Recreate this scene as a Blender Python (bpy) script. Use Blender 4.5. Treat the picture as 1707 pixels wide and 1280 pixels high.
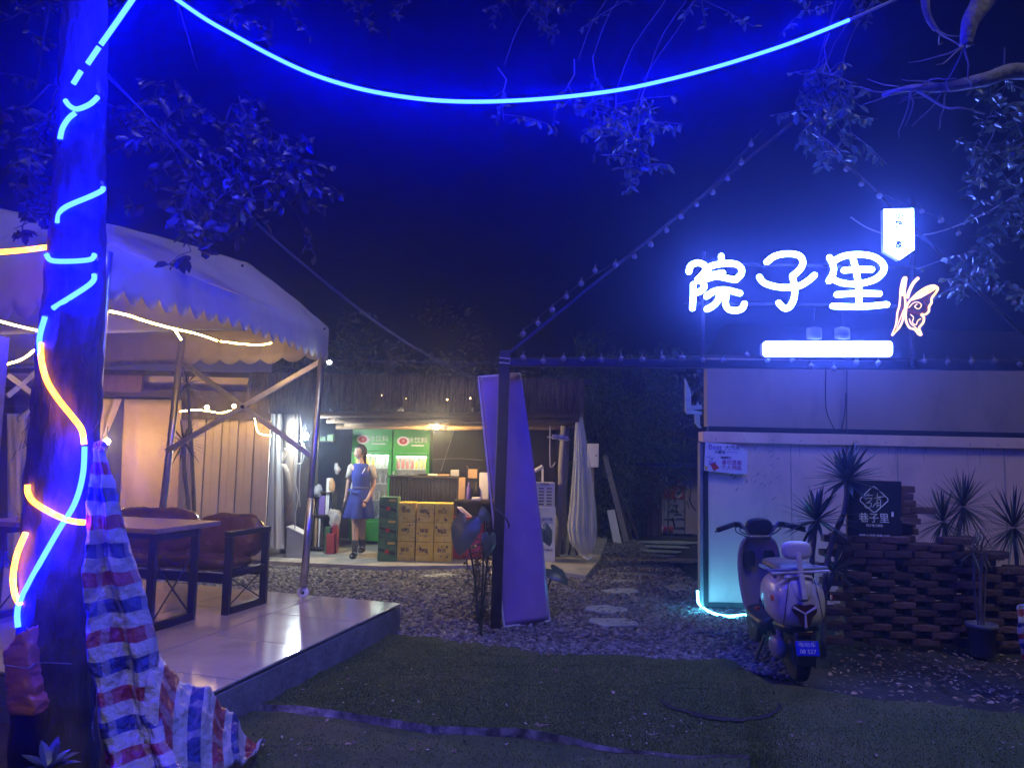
import bpy, bmesh, math, random
import numpy as np
from mathutils import Vector, Matrix, noise, Euler
random.seed(7)
rng = np.random.default_rng(11)
SC = bpy.context.scene
for _o in list(bpy.data.objects):
    bpy.data.objects.remove(_o, do_unlink=True)
COL = SC.collection
V = Vector

# ------------------------------------------------------------------ camera
CAM_Z = 1.5
FPX = 1282.0                      # focal length in photograph pixels (1707 wide)
PITCH, ROLL = math.radians(5.43), 0.021
_fw = V((0, math.cos(PITCH), math.sin(PITCH)))
_up0 = V((0, -math.sin(PITCH), math.cos(PITCH)))
_rt = V((1, 0, 0)) * math.cos(ROLL) + _up0 * math.sin(ROLL)
_up = V((1, 0, 0)) * -math.sin(ROLL) + _up0 * math.cos(ROLL)
cam_data = bpy.data.cameras.new('camera')
cam = bpy.data.objects.new('camera', cam_data)
COL.objects.link(cam)
cam_data.sensor_width = 36.0
cam_data.lens = FPX / 1707.0 * 36.0
cam_data.clip_start = 0.05
cam_data.clip_end = 2000.0
cam.matrix_world = Matrix(((_rt.x, _up.x, -_fw.x, 0), (_rt.y, _up.y, -_fw.y, 0), (_rt.z, _up.z, -_fw.z, CAM_Z), (0, 0, 0, 1)))
SC.camera = cam

# ------------------------------------------------------------------ world, moonlike sun, exposure
SUN_EL, SUN_AZ = math.radians(59), math.radians(151)      # behind the camera, a little to the right
world = bpy.data.worlds.new('World')
SC.world = world
world.use_nodes = True
_nt = world.node_tree
_bg = _nt.nodes['Background']
_sky = _nt.nodes.new('ShaderNodeTexSky')
_sky.sky_type = 'NISHITA'
_sky.sun_disc = False
_sky.sun_elevation = SUN_EL
_sky.sun_rotation = SUN_AZ
_nt.links.new(_sky.outputs[0], _bg.inputs[0])
_bg.inputs[1].default_value = 0.0003
sun_data = bpy.data.lights.new('sun', 'SUN')
sun_data.energy = 0.62
sun_data.angle = math.radians(14)
sun_data.color = (1.0, 0.98, 0.88)
sun = bpy.data.objects.new('sun', sun_data)
COL.objects.link(sun)
_sd = V((0.25, -0.45, 0.86)).normalized()                 # towards the lamp: behind the camera, to the right
sun.rotation_euler = _sd.to_track_quat('Z', 'Y').to_euler()
sun.location = (3, -6, 6)
SC.view_settings.view_transform = 'Standard'
SC.view_settings.look = 'None'
SC.view_settings.exposure = 0.0
SC.view_settings.gamma = 1.0
SC.view_settings.use_curve_mapping = False
SC.render.engine = 'CYCLES'
cy = SC.cycles
cy.use_denoising = True
try:
    cy.denoiser = 'OPENIMAGEDENOISE'
except Exception:
    pass
cy.max_bounces = 6
cy.diffuse_bounces = 3
cy.glossy_bounces = 3
cy.transmission_bounces = 4
cy.transparent_max_bounces = 8
cy.volume_bounces = 1
cy.sample_clamp_indirect = 4.0
cy.sample_clamp_direct = 0.0
cy.use_light_tree = True
cy.use_adaptive_sampling = True
cy.adaptive_threshold = 0.02
cy.caustics_reflective = False
cy.caustics_refractive = False

# ------------------------------------------------------------------ helpers: placing
HAZE, HAZE_G = 0.0105, 0.88  # density and forward scatter of the haze added for the glow
CAM = V((0, 0, CAM_Z))
def _ray(px, py):
    return _fw + _rt * ((px - 853.5) / FPX) + _up * ((640.0 - py) / FPX)
def at(px, py, y):
    """world point at distance y into the yard, seen in this direction"""
    d = _ray(px, py)
    return CAM + d * (y / d.y)
def gnd(px, py, z=0.0):
    """world point on the level z"""
    d = _ray(px, py)
    return CAM + d * ((z - CAM_Z) / d.z)
def lerp(a, b, t):
    return a + (b - a) * t
def poly_at(pts, t):
    """point at parameter t (0..1, by length) of a polyline"""
    ls = [0.0]
    for a, b in zip(pts, pts[1:]):
        ls.append(ls[-1] + (b - a).length)
    s = t * ls[-1]
    for i in range(len(pts) - 1):
        if s <= ls[i + 1] or i == len(pts) - 2:
            k = (s - ls[i]) / max(1e-9, ls[i + 1] - ls[i])
            return pts[i].lerp(pts[i + 1], k)
def smooth_path(pts, per=6):
    """Catmull-Rom through the points"""
    pts = [V(p) for p in pts]
    out = []
    n = len(pts)
    for i in range(n - 1):
        p0 = pts[max(0, i - 1)]; p1 = pts[i]; p2 = pts[i + 1]; p3 = pts[min(n - 1, i + 2)]
        for k in range(per):
            t = k / per
            out.append(0.5 * ((2 * p1) + (p2 - p0) * t + (2 * p0 - 5 * p1 + 4 * p2 - p3) * t * t + (3 * p1 - p0 - 3 * p2 + p3) * t ** 3))
    out.append(pts[-1])
    return out
def nz(p, s=1.0, o=0.0):
    return noise.noise(V(p) * s + V((o, o * 1.7, o * 0.3)))

# ------------------------------------------------------------------ helpers: meshes
class MB:
    def __init__(self):
        self.v, self.f, self.uv = [], [], []
    def add(self, vs, fs, uvs=None):
        o = len(self.v)
        self.v += [tuple(p) for p in vs]
        self.f += [tuple(i + o for i in f) for f in fs]
        self.uv += (uvs if uvs is not None else [(0.0, 0.0)] * len(vs))
        return self
    def box(self, c, s, R=None):
        c = V(c); hx, hy, hz = s[0] / 2, s[1] / 2, s[2] / 2
        vs = [V((x, y, z)) for x in (-hx, hx) for y in (-hy, hy) for z in (-hz, hz)]
        if R is not None:
            vs = [R @ p for p in vs]
        return self.add([c + p for p in vs], [(0, 1, 3, 2), (4, 6, 7, 5), (0, 4, 5, 1), (2, 3, 7, 6), (0, 2, 6, 4), (1, 5, 7, 3)])
    def span(self, a, b):
        a, b = V(a), V(b)
        return self.box((a + b) / 2, (abs(b.x - a.x), abs(b.y - a.y), abs(b.z - a.z)))
    def beam(self, p0, p1, w, h=None, up=(0, 0, 1)):
        p0, p1 = V(p0), V(p1); h = h or w
        d = (p1 - p0); L = d.length; d.normalize()
        u = V(up)
        if abs(d.dot(u)) > 0.98:
            u = V((0, 1, 0))
        s = d.cross(u).normalized(); t = s.cross(d).normalized()
        R = Matrix((s, d, t)).transposed()
        return self.box((p0 + p1) / 2, (w, L, h), R)
    def tube(self, pts, r, n=8, cap=True, flat=1.0):
        pts = [V(p) for p in pts]
        m = len(pts)
        rs = r if isinstance(r, (list, tuple)) else [r] * m
        vs, fs = [], []
        prev = None
        for i, p in enumerate(pts):
            d = (pts[min(i + 1, m - 1)] - pts[max(i - 1, 0)])
            if d.length < 1e-9:
                d = V((0, 0, 1))
            d.normalize()
            if prev is None:
                a = V((0, 0, 1)) if abs(d.z) < 0.9 else V((1, 0, 0))
                s = d.cross(a).normalized()
            else:
                s = (prev - d * prev.dot(d))
                s = s.normalized() if s.length > 1e-6 else d.orthogonal().normalized()
            prev = s
            t = d.cross(s)
            for k in range(n):
                an = 2 * math.pi * k / n
                vs.append(p + (s * math.cos(an) + t * math.sin(an) * flat) * rs[i])
        for i in range(m - 1):
            for k in range(n):
                k2 = (k + 1) % n
                fs.append((i * n + k, i * n + k2, (i + 1) * n + k2, (i + 1) * n + k))
        if cap:
            fs.append(tuple(range(n - 1, -1, -1)))
            fs.append(tuple((m - 1) * n + k for k in range(n)))
        uvs = [(k / n, i / max(1, m - 1)) for i in range(m) for k in range(n)]
        return self.add(vs, fs, uvs)
    def lathe(self, prof, o=(0, 0, 0), n=16, R=None, sx=1.0, sy=1.0):
        o = V(o); vs, fs = [], []
        for r, z in prof:
            for k in range(n):
                an = 2 * math.pi * k / n
                p = V((r * math.cos(an) * sx, r * math.sin(an) * sy, z))
                vs.append(o + (R @ p if R is not None else p))
        m = len(prof)
        for i in range(m - 1):
            for k in range(n):
                k2 = (k + 1) % n
                fs.append((i * n + k, i * n + k2, (i + 1) * n + k2, (i + 1) * n + k))
        fs.append(tuple(range(n - 1, -1, -1)))
        fs.append(tuple((m - 1) * n + k for k in range(n)))
        return self.add(vs, fs)
    def blob(self, c, r, n=12, m=8, R=None):
        r = (r, r, r) if isinstance(r, (int, float)) else r
        c = V(c); vs, fs = [], []
        for i in range(m + 1):
            th = math.pi * i / m
            for k in range(n):
                an = 2 * math.pi * k / n
                p = V((r[0] * math.sin(th) * math.cos(an), r[1] * math.sin(th) * math.sin(an), r[2] * math.cos(th)))
                vs.append(c + (R @ p if R is not None else p))
        for i in range(m):
            for k in range(n):
                k2 = (k + 1) % n
                fs.append((i * n + k, (i + 1) * n + k, (i + 1) * n + k2, i * n + k2))
        return self.add(vs, fs)
    def prism(self, poly, off):
        poly = [V(p) for p in poly]; off = V(off); n = len(poly)
        fs = [tuple(range(n)), tuple(range(2 * n - 1, n - 1, -1))]
        for k in range(n):
            k2 = (k + 1) % n
            fs.append((k, k + n, k2 + n, k2))
        return self.add(poly + [p + off for p in poly], fs)
    def grid(self, rows, uvs=None):
        m, n = len(rows), len(rows[0])
        vs = [p for r in rows for p in r]
        fs = [(i * n + k, i * n + k + 1, (i + 1) * n + k + 1, (i + 1) * n + k) for i in range(m - 1) for k in range(n - 1)]
        if uvs is None:
            uvs = [(k / (n - 1), i / (m - 1)) for i in range(m) for k in range(n)]
        return self.add(vs, fs, uvs)
    def loft(self, rings, cap=True):
        n = len(rings[0]); m = len(rings)
        vs = [p for r in rings for p in r]
        fs = []
        for i in range(m - 1):
            for k in range(n):
                k2 = (k + 1) % n
                fs.append((i * n + k, i * n + k2, (i + 1) * n + k2, (i + 1) * n + k))
        if cap:
            fs.append(tuple(range(n - 1, -1, -1)))
            fs.append(tuple((m - 1) * n + k for k in range(n)))
        return self.add(vs, fs)
    def leaf(self, p, d, nrm, L, W):
        """one folded, pointed leaf"""
        d = V(d).normalized(); s = d.cross(V(nrm))
        s = s.normalized() if s.length > 1e-6 else d.orthogonal().normalized()
        n = s.cross(d)
        q = [p, p + d * L * .3 + s * W * .42 + n * W * .12, p + d * L * .68 + s * W * .45 + n * W * .1, p + d * L - n * W * .15,
             p + d * L * .68 - s * W * .45 + n * W * .1, p + d * L * .3 - s * W * .42 + n * W * .12, p + d * L * .5]
        return self.add(q, [(0, 1, 6), (1, 2, 6), (2, 3, 6), (3, 4, 6), (4, 5, 6), (5, 0, 6)])
    def blade(self, p, tip, w, bend=0.0, k=4, up=(0, 0, 1)):
        """long tapering strap leaf from p to tip, drooping"""
        p, tip = V(p), V(tip); d = tip - p
        s = d.cross(V(up)); s = s.normalized() if s.length > 1e-6 else V((1, 0, 0))
        nn = s.cross(d).normalized()
        a, b, c = [], [], []
        for i in range(k + 1):
            t = i / k
            q = p + d * t - V((0, 0, 1)) * bend * t * t
            ww = w * (0.55 + 1.3 * t - 1.0 * t * t) if t < .45 else w * 0.94 * (1 - ((t - .45) / .55) ** 1.6) + 0.0006
            a.append(q - s * ww / 2 + nn * ww * .12); b.append(q); c.append(q + s * ww / 2 + nn * ww * .12)
        return self.grid([a, b, c])
    def mesh(self, name):
        me = bpy.data.meshes.new(name)
        me.from_pydata(self.v, [], self.f)
        if any(u != (0.0, 0.0) for u in self.uv):
            uvl = me.uv_layers.new(name='UVMap')
            li = np.zeros(len(me.loops), dtype=np.int32)
            me.loops.foreach_get('vertex_index', li)
            uvl.data.foreach_set('uv', np.array(self.uv, dtype=np.float32)[li].ravel())
        me.update()
        return me
    def build(self, name, material, parent=None, smooth=False, bevel=0.0, thick=0.0, sub=0, seg=2):
        me = self.mesh(name)
        o = bpy.data.objects.new(name, me)
        COL.objects.link(o)
        me.materials.append(M[material] if isinstance(material, str) else material)
        if smooth:
            me.polygons.foreach_set('use_smooth', [True] * len(me.polygons))
        if thick:
            md = o.modifiers.new('thickness', 'SOLIDIFY'); md.thickness = thick; md.offset = 0
        if bevel:
            md = o.modifiers.new('bevel', 'BEVEL'); md.width = bevel; md.segments = seg; md.limit_method = 'ANGLE'; md.angle_limit = math.radians(35)
            if not smooth:
                me.polygons.foreach_set('use_smooth', [True] * len(me.polygons))
                try:
                    w = o.modifiers.new('weighted', 'WEIGHTED_NORMAL'); w.keep_sharp = True
                except Exception:
                    pass
        if sub:
            md = o.modifiers.new('sub', 'SUBSURF'); md.levels = sub; md.render_levels = sub
        put(o, parent)
        return o

def put(o, parent):
    if parent is not None:
        o.parent = parent
        # the parts are modelled in world space: keep them there
        w = V(parent.get('_o', (0, 0, 0)))
        o['_o'] = tuple(w)
        if parent.type == 'EMPTY' and parent.parent is None:
            o.matrix_parent_inverse = Matrix.Translation(-w)
    return o
def tag(o, label, cat=None, group=None, kind=None):
    if label: o['label'] = label
    if cat: o['category'] = cat
    if group: o['group'] = group
    if kind: o['kind'] = kind
    return o
def thing(name, label, cat, loc=(0, 0, 0), group=None):
    e = bpy.data.objects.new(name, None)
    e.empty_display_size = 0.1
    COL.objects.link(e)
    e.location = loc
    e['_o'] = tuple(loc)
    return tag(e, label, cat, group)
def struct(o):
    o['kind'] = 'structure'
    return o
def stuff(o):
    o['kind'] = 'stuff'
    return o
def text(body, size, material, parent, org, right, up, name='lettering', depth=0.002, align='CENTER', squash=1.0, bold=0.0):
    """flat lettering as a mesh, its middle at org"""
    cu = bpy.data.curves.new('txt', 'FONT')
    cu.body = body; cu.size = size; cu.align_x = align; cu.align_y = 'CENTER'; cu.extrude = depth / 2
    cu.resolution_u = 2
    cu.offset = bold
    tmp = bpy.data.objects.new('txt', cu)
    COL.objects.link(tmp)
    dg = bpy.context.evaluated_depsgraph_get(); dg.update()
    me = bpy.data.meshes.new_from_object(tmp.evaluated_get(dg))
    bpy.data.objects.remove(tmp, do_unlink=True)
    r = V(right).normalized(); u = V(up); u = (u - r * u.dot(r)).normalized(); n = r.cross(u)
    me.transform(Matrix.Translation(V(org)) @ Matrix((r * squash, u, n)).transposed().to_4x4())
    me.materials.clear(); me.materials.append(M[material])
    o = bpy.data.objects.new(name, me)
    COL.objects.link(o)
    put(o, parent)
    return o
# ------------------------------------------------------------------ materials
M = {}
def mat(name, col, rough=0.6, metal=0.0, col2=None, scale=8.0, bump=0.0, bscale=60.0, trans=0.0, alpha=1.0, emit=None, estr=0.0, spec=0.5, coat=0.0, detail=4.0, stretch=None, dirt=None, subsurf=0.0):
    m = bpy.data.materials.new(name)
    m.use_nodes = True
    nt = m.node_tree
    b = nt.nodes['Principled BSDF']
    b.inputs['Base Color'].default_value = (*col, 1)
    b.inputs['Roughness'].default_value = rough
    b.inputs['Metallic'].default_value = metal
    b.inputs['Specular IOR Level'].default_value = spec
    b.inputs['Coat Weight'].default_value = coat
    b.inputs['Transmission Weight'].default_value = trans
    b.inputs['Alpha'].default_value = alpha
    if emit:
        b.inputs['Emission Color'].default_value = (*emit, 1)
        b.inputs['Emission Strength'].default_value = estr
    co = None
    if col2 or bump or dirt:
        co = nt.nodes.new('ShaderNodeTexCoord')
        vec = co.outputs['Object']
        if stretch:
            mp = nt.nodes.new('ShaderNodeMapping'); mp.inputs['Scale'].default_value = stretch
            nt.links.new(vec, mp.inputs['Vector']); vec = mp.outputs[0]
    last = None
    if col2:
        n = nt.nodes.new('ShaderNodeTexNoise'); n.inputs['Scale'].default_value = scale; n.inputs['Detail'].default_value = detail; n.inputs['Roughness'].default_value = .65
        nt.links.new(vec, n.inputs['Vector'])
        r = nt.nodes.new('ShaderNodeValToRGB')
        r.color_ramp.elements[0].position = .36; r.color_ramp.elements[1].position = .66
        r.color_ramp.elements[0].color = (*col, 1); r.color_ramp.elements[1].color = (*col2, 1)
        nt.links.new(n.outputs['Fac'], r.inputs[0])
        last = r.outputs[0]
        nt.links.new(last, b.inputs['Base Color'])
        rr = nt.nodes.new('ShaderNodeMapRange')
        rr.inputs['To Min'].default_value = max(0.02, rough - .12); rr.inputs['To Max'].default_value = min(1, rough + .12)
        nt.links.new(n.outputs['Fac'], rr.inputs['Value']); nt.links.new(rr.outputs[0], b.inputs['Roughness'])
    if dirt:
        n = nt.nodes.new('ShaderNodeTexNoise'); n.inputs['Scale'].default_value = dirt[1]; n.inputs['Detail'].default_value = 8; n.inputs['Roughness'].default_value = .7
        nt.links.new(vec, n.inputs['Vector'])
        r = nt.nodes.new('ShaderNodeValToRGB'); r.color_ramp.elements[0].position = dirt[2]; r.color_ramp.elements[1].position = dirt[3]
        nt.links.new(n.outputs['Fac'], r.inputs[0])
        mx = nt.nodes.new('ShaderNodeMix'); mx.data_type = 'RGBA'
        nt.links.new(r.outputs[0], mx.inputs['Factor'])
        if last is not None: nt.links.new(last, mx.inputs['A'])
        else: mx.inputs['A'].default_value = (*col, 1)
        mx.inputs['B'].default_value = (*dirt[0], 1)
        nt.links.new(mx.outputs['Result'], b.inputs['Base Color'])
    if bump:
        n2 = nt.nodes.new('ShaderNodeTexNoise'); n2.inputs['Scale'].default_value = bscale; n2.inputs['Detail'].default_value = 5
        nt.links.new(vec, n2.inputs['Vector'])
        bp = nt.nodes.new('ShaderNodeBump'); bp.inputs['Strength'].default_value = bump; bp.inputs['Distance'].default_value = .02
        nt.links.new(n2.outputs['Fac'], bp.inputs['Height']); nt.links.new(bp.outputs[0], b.inputs['Normal'])
    M[name] = m
    return m
def glow(name, col, strength):
    m = bpy.data.materials.new(name); m.use_nodes = True
    nt = m.node_tree; nt.nodes.clear()
    e = nt.nodes.new('ShaderNodeEmission'); o = nt.nodes.new('ShaderNodeOutputMaterial')
    e.inputs[0].default_value = (*col, 1); e.inputs[1].default_value = strength
    nt.links.new(e.outputs[0], o.inputs[0])
    M[name] = m
    return m

# lights the place has
glow('led_blue', (0.0005, 0.0018, 1.0), 550.0)
glow('led_orange', (1.0, 0.28, 0.010), 18.0)
glow('led_cyan', (0.10, 0.62, 1.0), 45.0)
glow('led_warm', (1.0, 0.60, 0.17), 95.0)
glow('sign_light', (0.085, 0.15, 1.0), 98.0)
glow('butterfly_light', (1.0, 0.58, 0.24), 2.6)
glow('butterfly_red', (1.0, 0.12, 0.05), .22)
glow('lamp_white', (0.80, 0.93, 0.95), 1000.0)
glow('lamp_warm', (1.0, 0.64, 0.24), 3600.0)
glow('lamp_amber', (1.0, 0.60, 0.22), 1100.0)
glow('fairy', (1.0, 0.6, 0.2), 60.0)
glow('fridge_tube', (0.9, 1.0, 0.9), 45.0)
glow('spot_white', (0.8, 0.95, 1.0), 90.0)
# ground
mat('soil', (0.022, 0.018, 0.010), .95, col2=(0.05, 0.042, 0.026), scale=6, bump=.8, bscale=40)
mat('gravel', (0.06, 0.06, 0.063), .7, col2=(0.20, 0.195, 0.185), scale=28, bump=.3, bscale=90, detail=1)
mat('slate', (0.25, 0.30, 0.29), .5, col2=(0.38, 0.43, 0.41), scale=7, bump=.5, bscale=30)
mat('turf', (0.080, 0.120, 0.020), .95, col2=(0.130, 0.175, 0.034), scale=5, bump=1.0, bscale=220, dirt=((0.175, 0.185, 0.055), 1.3, .46, .66))
mat('turf_blade', (0.085, 0.13, 0.022), .8, col2=(0.150, 0.195, 0.04), scale=3)
mat('turf_backing', (0.035, 0.032, 0.038), .8, col2=(0.28, 0.26, 0.28), scale=12)
mat('concrete', (0.26, 0.25, 0.22), .8, col2=(0.40, 0.38, 0.34), scale=4, bump=.35, bscale=30)
mat('kerb_concrete', (0.11, 0.11, 0.11), .85, col2=(0.20, 0.20, 0.195), scale=5, bump=.5, bscale=30)
mat('tile', (0.43, 0.37, 0.29), .11, col2=(0.51, 0.44, 0.35), scale=1.6, spec=.55, dirt=((0.27, 0.23, 0.17), 2.4, .54, .80))
mat('grout', (0.16, 0.15, 0.14), .9)
# plants
mat('bark', (0.035, 0.028, 0.020), .9, col2=(0.095, 0.075, 0.055), scale=9, bump=1.0, bscale=22, stretch=(1, 1, .35), dirt=((0.36, 0.37, 0.35), 7, .66, .72))
mat('bark_pale', (0.20, 0.18, 0.16), .8, col2=(0.36, 0.34, 0.31), scale=12, bump=.9, bscale=30)
mat('leaf', (0.028, 0.052, 0.022), .38, col2=(0.065, 0.105, 0.04), scale=2.5)
mat('leaf_pale', (0.06, 0.09, 0.045), .36, col2=(0.12, 0.155, 0.08), scale=2.5)
mat('leaf_dark', (0.032, 0.034, 0.013), .42, col2=(0.075, 0.07, 0.028), scale=2.5)
mat('bamboo_leaf', (0.06, 0.12, 0.04), .5, col2=(0.11, 0.19, 0.07), scale=2)
mat('dry_leaf', (0.16, 0.085, 0.04), .7, col2=(0.34, 0.24, 0.14), scale=5)
mat('pale_leaf_litter', (0.32, 0.28, 0.2), .7, col2=(0.5, 0.46, 0.36), scale=8)
mat('yucca_leaf', (0.035, 0.055, 0.035), .42, col2=(0.06, 0.085, 0.05), scale=3)
mat('yucca_stem', (0.12, 0.10, 0.085), .85, col2=(0.20, 0.17, 0.14), scale=14, bump=.6, bscale=40)
# fabrics, plastics, metals
mat('canvas', (0.54, 0.50, 0.39), .5, col2=(0.62, 0.58, 0.45), scale=2.5, bump=.10, bscale=12, dirt=((0.34, 0.33, 0.32), 3.5, .62, .85))
mat('canvas_warm', (0.62, 0.56, 0.44), .65, col2=(0.70, 0.64, 0.52), scale=2.5, bump=.15, bscale=10)
mat('steel', (0.55, 0.55, 0.57), .32, metal=.85, col2=(0.40, 0.39, 0.38), scale=14)
mat('dark_steel', (0.020, 0.020, 0.022), .45, metal=.3, col2=(0.04, 0.04, 0.042), scale=12)
mat('black_paint', (0.012, 0.012, 0.014), .4)
mat('cable', (0.03, 0.03, 0.03), .5)
mat('pale_cable', (0.45, 0.45, 0.45), .5)
mat('grey_wire', (0.10, 0.10, 0.10), .5)
mat('led_off', (0.3, 0.35, 0.5), .4)
mat('leather', (0.13, 0.062, 0.026), .24, col2=(0.20, 0.10, 0.045), scale=7, bump=.8, bscale=11)
mat('table_wood', (0.30, 0.21, 0.14), .4, col2=(0.40, 0.30, 0.2), scale=5, stretch=(1, 6, 1))
mat('panel_cream', (0.40, 0.33, 0.27), .6, col2=(0.47, 0.39, 0.33), scale=2, dirt=((0.33, 0.28, 0.24), 3, .6, .9))
mat('curtain_plastic', (0.46, 0.33, 0.18), .5, col2=(0.54, 0.41, 0.24), scale=2.2, bump=.25, bscale=6)
mat('timber_dark', (0.028, 0.021, 0.016), .8, col2=(0.055, 0.042, 0.032), scale=9, bump=.5, bscale=30, stretch=(4, 4, .6))
mat('timber', (0.13, 0.085, 0.052), .75, col2=(0.24, 0.165, 0.10), scale=8, bump=.6, bscale=30, stretch=(.6, 4, 4))
mat('driftwood', (0.10, 0.075, 0.055), .75, col2=(0.20, 0.155, 0.115), scale=7, bump=.7, bscale=20, stretch=(5, 5, .5))
mat('grey_post', (0.20, 0.19, 0.175), .7, col2=(0.33, 0.31, 0.29), scale=9, bump=.5, bscale=22, stretch=(4, 4, .5))
mat('thatch', (0.055, 0.038, 0.022), .9, col2=(0.15, 0.105, 0.062), scale=30, stretch=(6, 6, .4))
mat('black_board', (0.012, 0.012, 0.013), .6, col2=(0.025, 0.024, 0.023), scale=3)
mat('clear_sheet', (0.75, 0.78, 0.8), .16, alpha=.34, col2=(0.85, 0.87, 0.9), scale=4, bump=.4, bscale=9, spec=.9)
mat('white_plastic', (0.66, 0.66, 0.66), .45, col2=(0.74, 0.74, 0.73), scale=3)
mat('light_tinted_panel', (0.30, 0.17, 0.44), .32, col2=(0.36, 0.22, 0.50), scale=2, coat=.2, bump=.3, bscale=5, dirt=((0.20, 0.12, 0.26), 2.6, .58, .82))  # white board; the purple light on it is put into the base colour
mat('grey_plastic', (0.28, 0.29, 0.31), .5, col2=(0.36, 0.37, 0.39), scale=4)
mat('fridge_green', (0.03, 0.36, 0.025), .35, col2=(0.05, 0.44, 0.035), scale=2)
mat('fridge_dark', (0.02, 0.03, 0.022), .5)
mat('fridge_white', (0.72, 0.74, 0.72), .4)
mat('glass', (0.9, 0.95, 0.95), .04, alpha=.12, spec=.6)
mat('white_ink', (0.8, 0.8, 0.8), .6)
mat('red_ink', (0.5, 0.03, 0.02), .6)
mat('blue_ink', (0.03, 0.05, 0.35), .6)
mat('violet_ink', (0.16, 0.10, 0.40), .6)
mat('black_ink', (0.02, 0.02, 0.02), .6)
mat('purple_ink', (0.42, 0.03, 0.13), .6)
mat('brown_ink', (0.10, 0.05, 0.02), .6)
mat('yellow_ink', (0.65, 0.45, 0.06), .6)
mat('bottle_yellow', (0.75, 0.50, 0.05), .25)
mat('bottle_white', (0.72, 0.74, 0.70), .25)
mat('bottle_dark', (0.02, 0.03, 0.02), .15, col2=(0.04, 0.05, 0.03), scale=10)
mat('bottle_red', (0.45, 0.06, 0.04), .3)
mat('carton_yellow', (0.74, 0.46, 0.03), .5, col2=(0.86, 0.64, 0.13), scale=9, detail=6, dirt=((0.48, 0.28, 0.05), 14, .56, .68))
mat('carton_green', (0.03, 0.085, 0.035), .5, col2=(0.08, 0.22, 0.08), scale=6, detail=5, stretch=(1, 1, 2.5), dirt=((0.18, 0.28, 0.16), 7, .60, .70))
mat('cardboard', (0.38, 0.24, 0.12), .8, col2=(0.46, 0.30, 0.16), scale=5)
mat('red_plastic', (0.36, 0.03, 0.03), .4, col2=(0.45, 0.05, 0.045), scale=4)
mat('wall_paint', (0.74, 0.51, 0.40), .7, col2=(0.80, 0.57, 0.44), scale=1.3, bump=.25, bscale=14, stretch=(1.7, 1.7, .75), dirt=((0.48, 0.36, 0.29), 1.5, .50, .85))
mat('wall_upper', (0.33, 0.26, 0.22), .6, col2=(0.39, 0.31, 0.26), scale=1.0, stretch=(1.6, 1.6, .7), dirt=((0.20, 0.16, 0.14), 1.3, .50, .85))
mat('stain', (0.34, 0.28, 0.22), .8, col2=(0.46, 0.38, 0.30), scale=20)
mat('brick', (0.085, 0.042, 0.030), .9, col2=(0.16, 0.085, 0.058), scale=11, bump=.6, bscale=45, dirt=((0.10, 0.09, 0.075), 9, .58, .72))
mat('poster', (0.58, 0.57, 0.66), .5, col2=(0.64, 0.63, 0.70), scale=6)
mat('bulb_glass', (0.26, 0.24, 0.25), .12, alpha=.75, spec=.8)
mat('slit_black', (0.006, 0.006, 0.007), 1.0, spec=0.0)
mat('wing_dark', (0.03, 0.03, 0.10), .6)
mat('lantern_paper', (0.14, 0.13, 0.17), .7)
mat('bulb_cap', (0.02, 0.02, 0.02), .5)
mat('rope', (0.5, 0.48, 0.44), .8, bump=.5, bscale=150)
mat('sign_black', (0.008, 0.009, 0.02), .35)
mat('sign_line', (0.55, 0.58, 0.72), .5, emit=(0.45, 0.5, 0.9), estr=.12)
mat('scooter_white', (0.58, 0.52, 0.47), .34, coat=.22, dirt=((0.27, 0.23, 0.20), 6, .52, .78))
mat('scooter_beige', (0.36, 0.28, 0.22), .40, coat=.15, dirt=((0.22, 0.17, 0.13), 6, .6, .8))
mat('scooter_seat', (0.15, 0.10, 0.055), .5, bump=.15, bscale=60)
mat('scooter_black', (0.018, 0.018, 0.02), .42)
mat('scooter_grey', (0.22, 0.22, 0.24), .38)
mat('rubber', (0.016, 0.016, 0.017), .8, bump=.4, bscale=70)
mat('tail_red', (0.055, 0.004, 0.008), .2, coat=.4)
mat('plate_blue', (0.01, 0.02, 0.62), .35)
mat('reflector', (0.6, 0.12, 0.03), .25)
mat('pot_grey', (0.11, 0.105, 0.11), .7, col2=(0.16, 0.15, 0.155), scale=6)
mat('graffiti', (0.30, 0.30, 0.31), .75, col2=(0.38, 0.38, 0.38), scale=3)
mat('shed_wall', (0.30, 0.27, 0.21), .8, col2=(0.38, 0.35, 0.28), scale=2.2, dirt=((0.12, 0.10, 0.08), 3, .58, .8))
mat('rust_wood', (0.10, 0.05, 0.045), .8, col2=(0.16, 0.09, 0.075), scale=6, stretch=(5, 5, .5))
mat('boot_yellow', (0.46, 0.42, 0.03), .4)
mat('tarp_blue', (0.02, 0.03, 0.20), .5, col2=(0.03, 0.05, 0.30), scale=4)
mat('green_tinted_steel', (0.42, 0.52, 0.48), .5, col2=(0.34, 0.42, 0.38), scale=14)  # green light on the wall bracket put into its colour; lamp shade shares it
mat('red_wrap', (0.34, 0.075, 0.06), .42, col2=(0.46, 0.15, 0.12), scale=7, bump=.5, bscale=14)
mat('lightbox', (0.55, 0.55, 0.60), .5, emit=(0.10, 0.14, 1.0), estr=.55)
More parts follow.
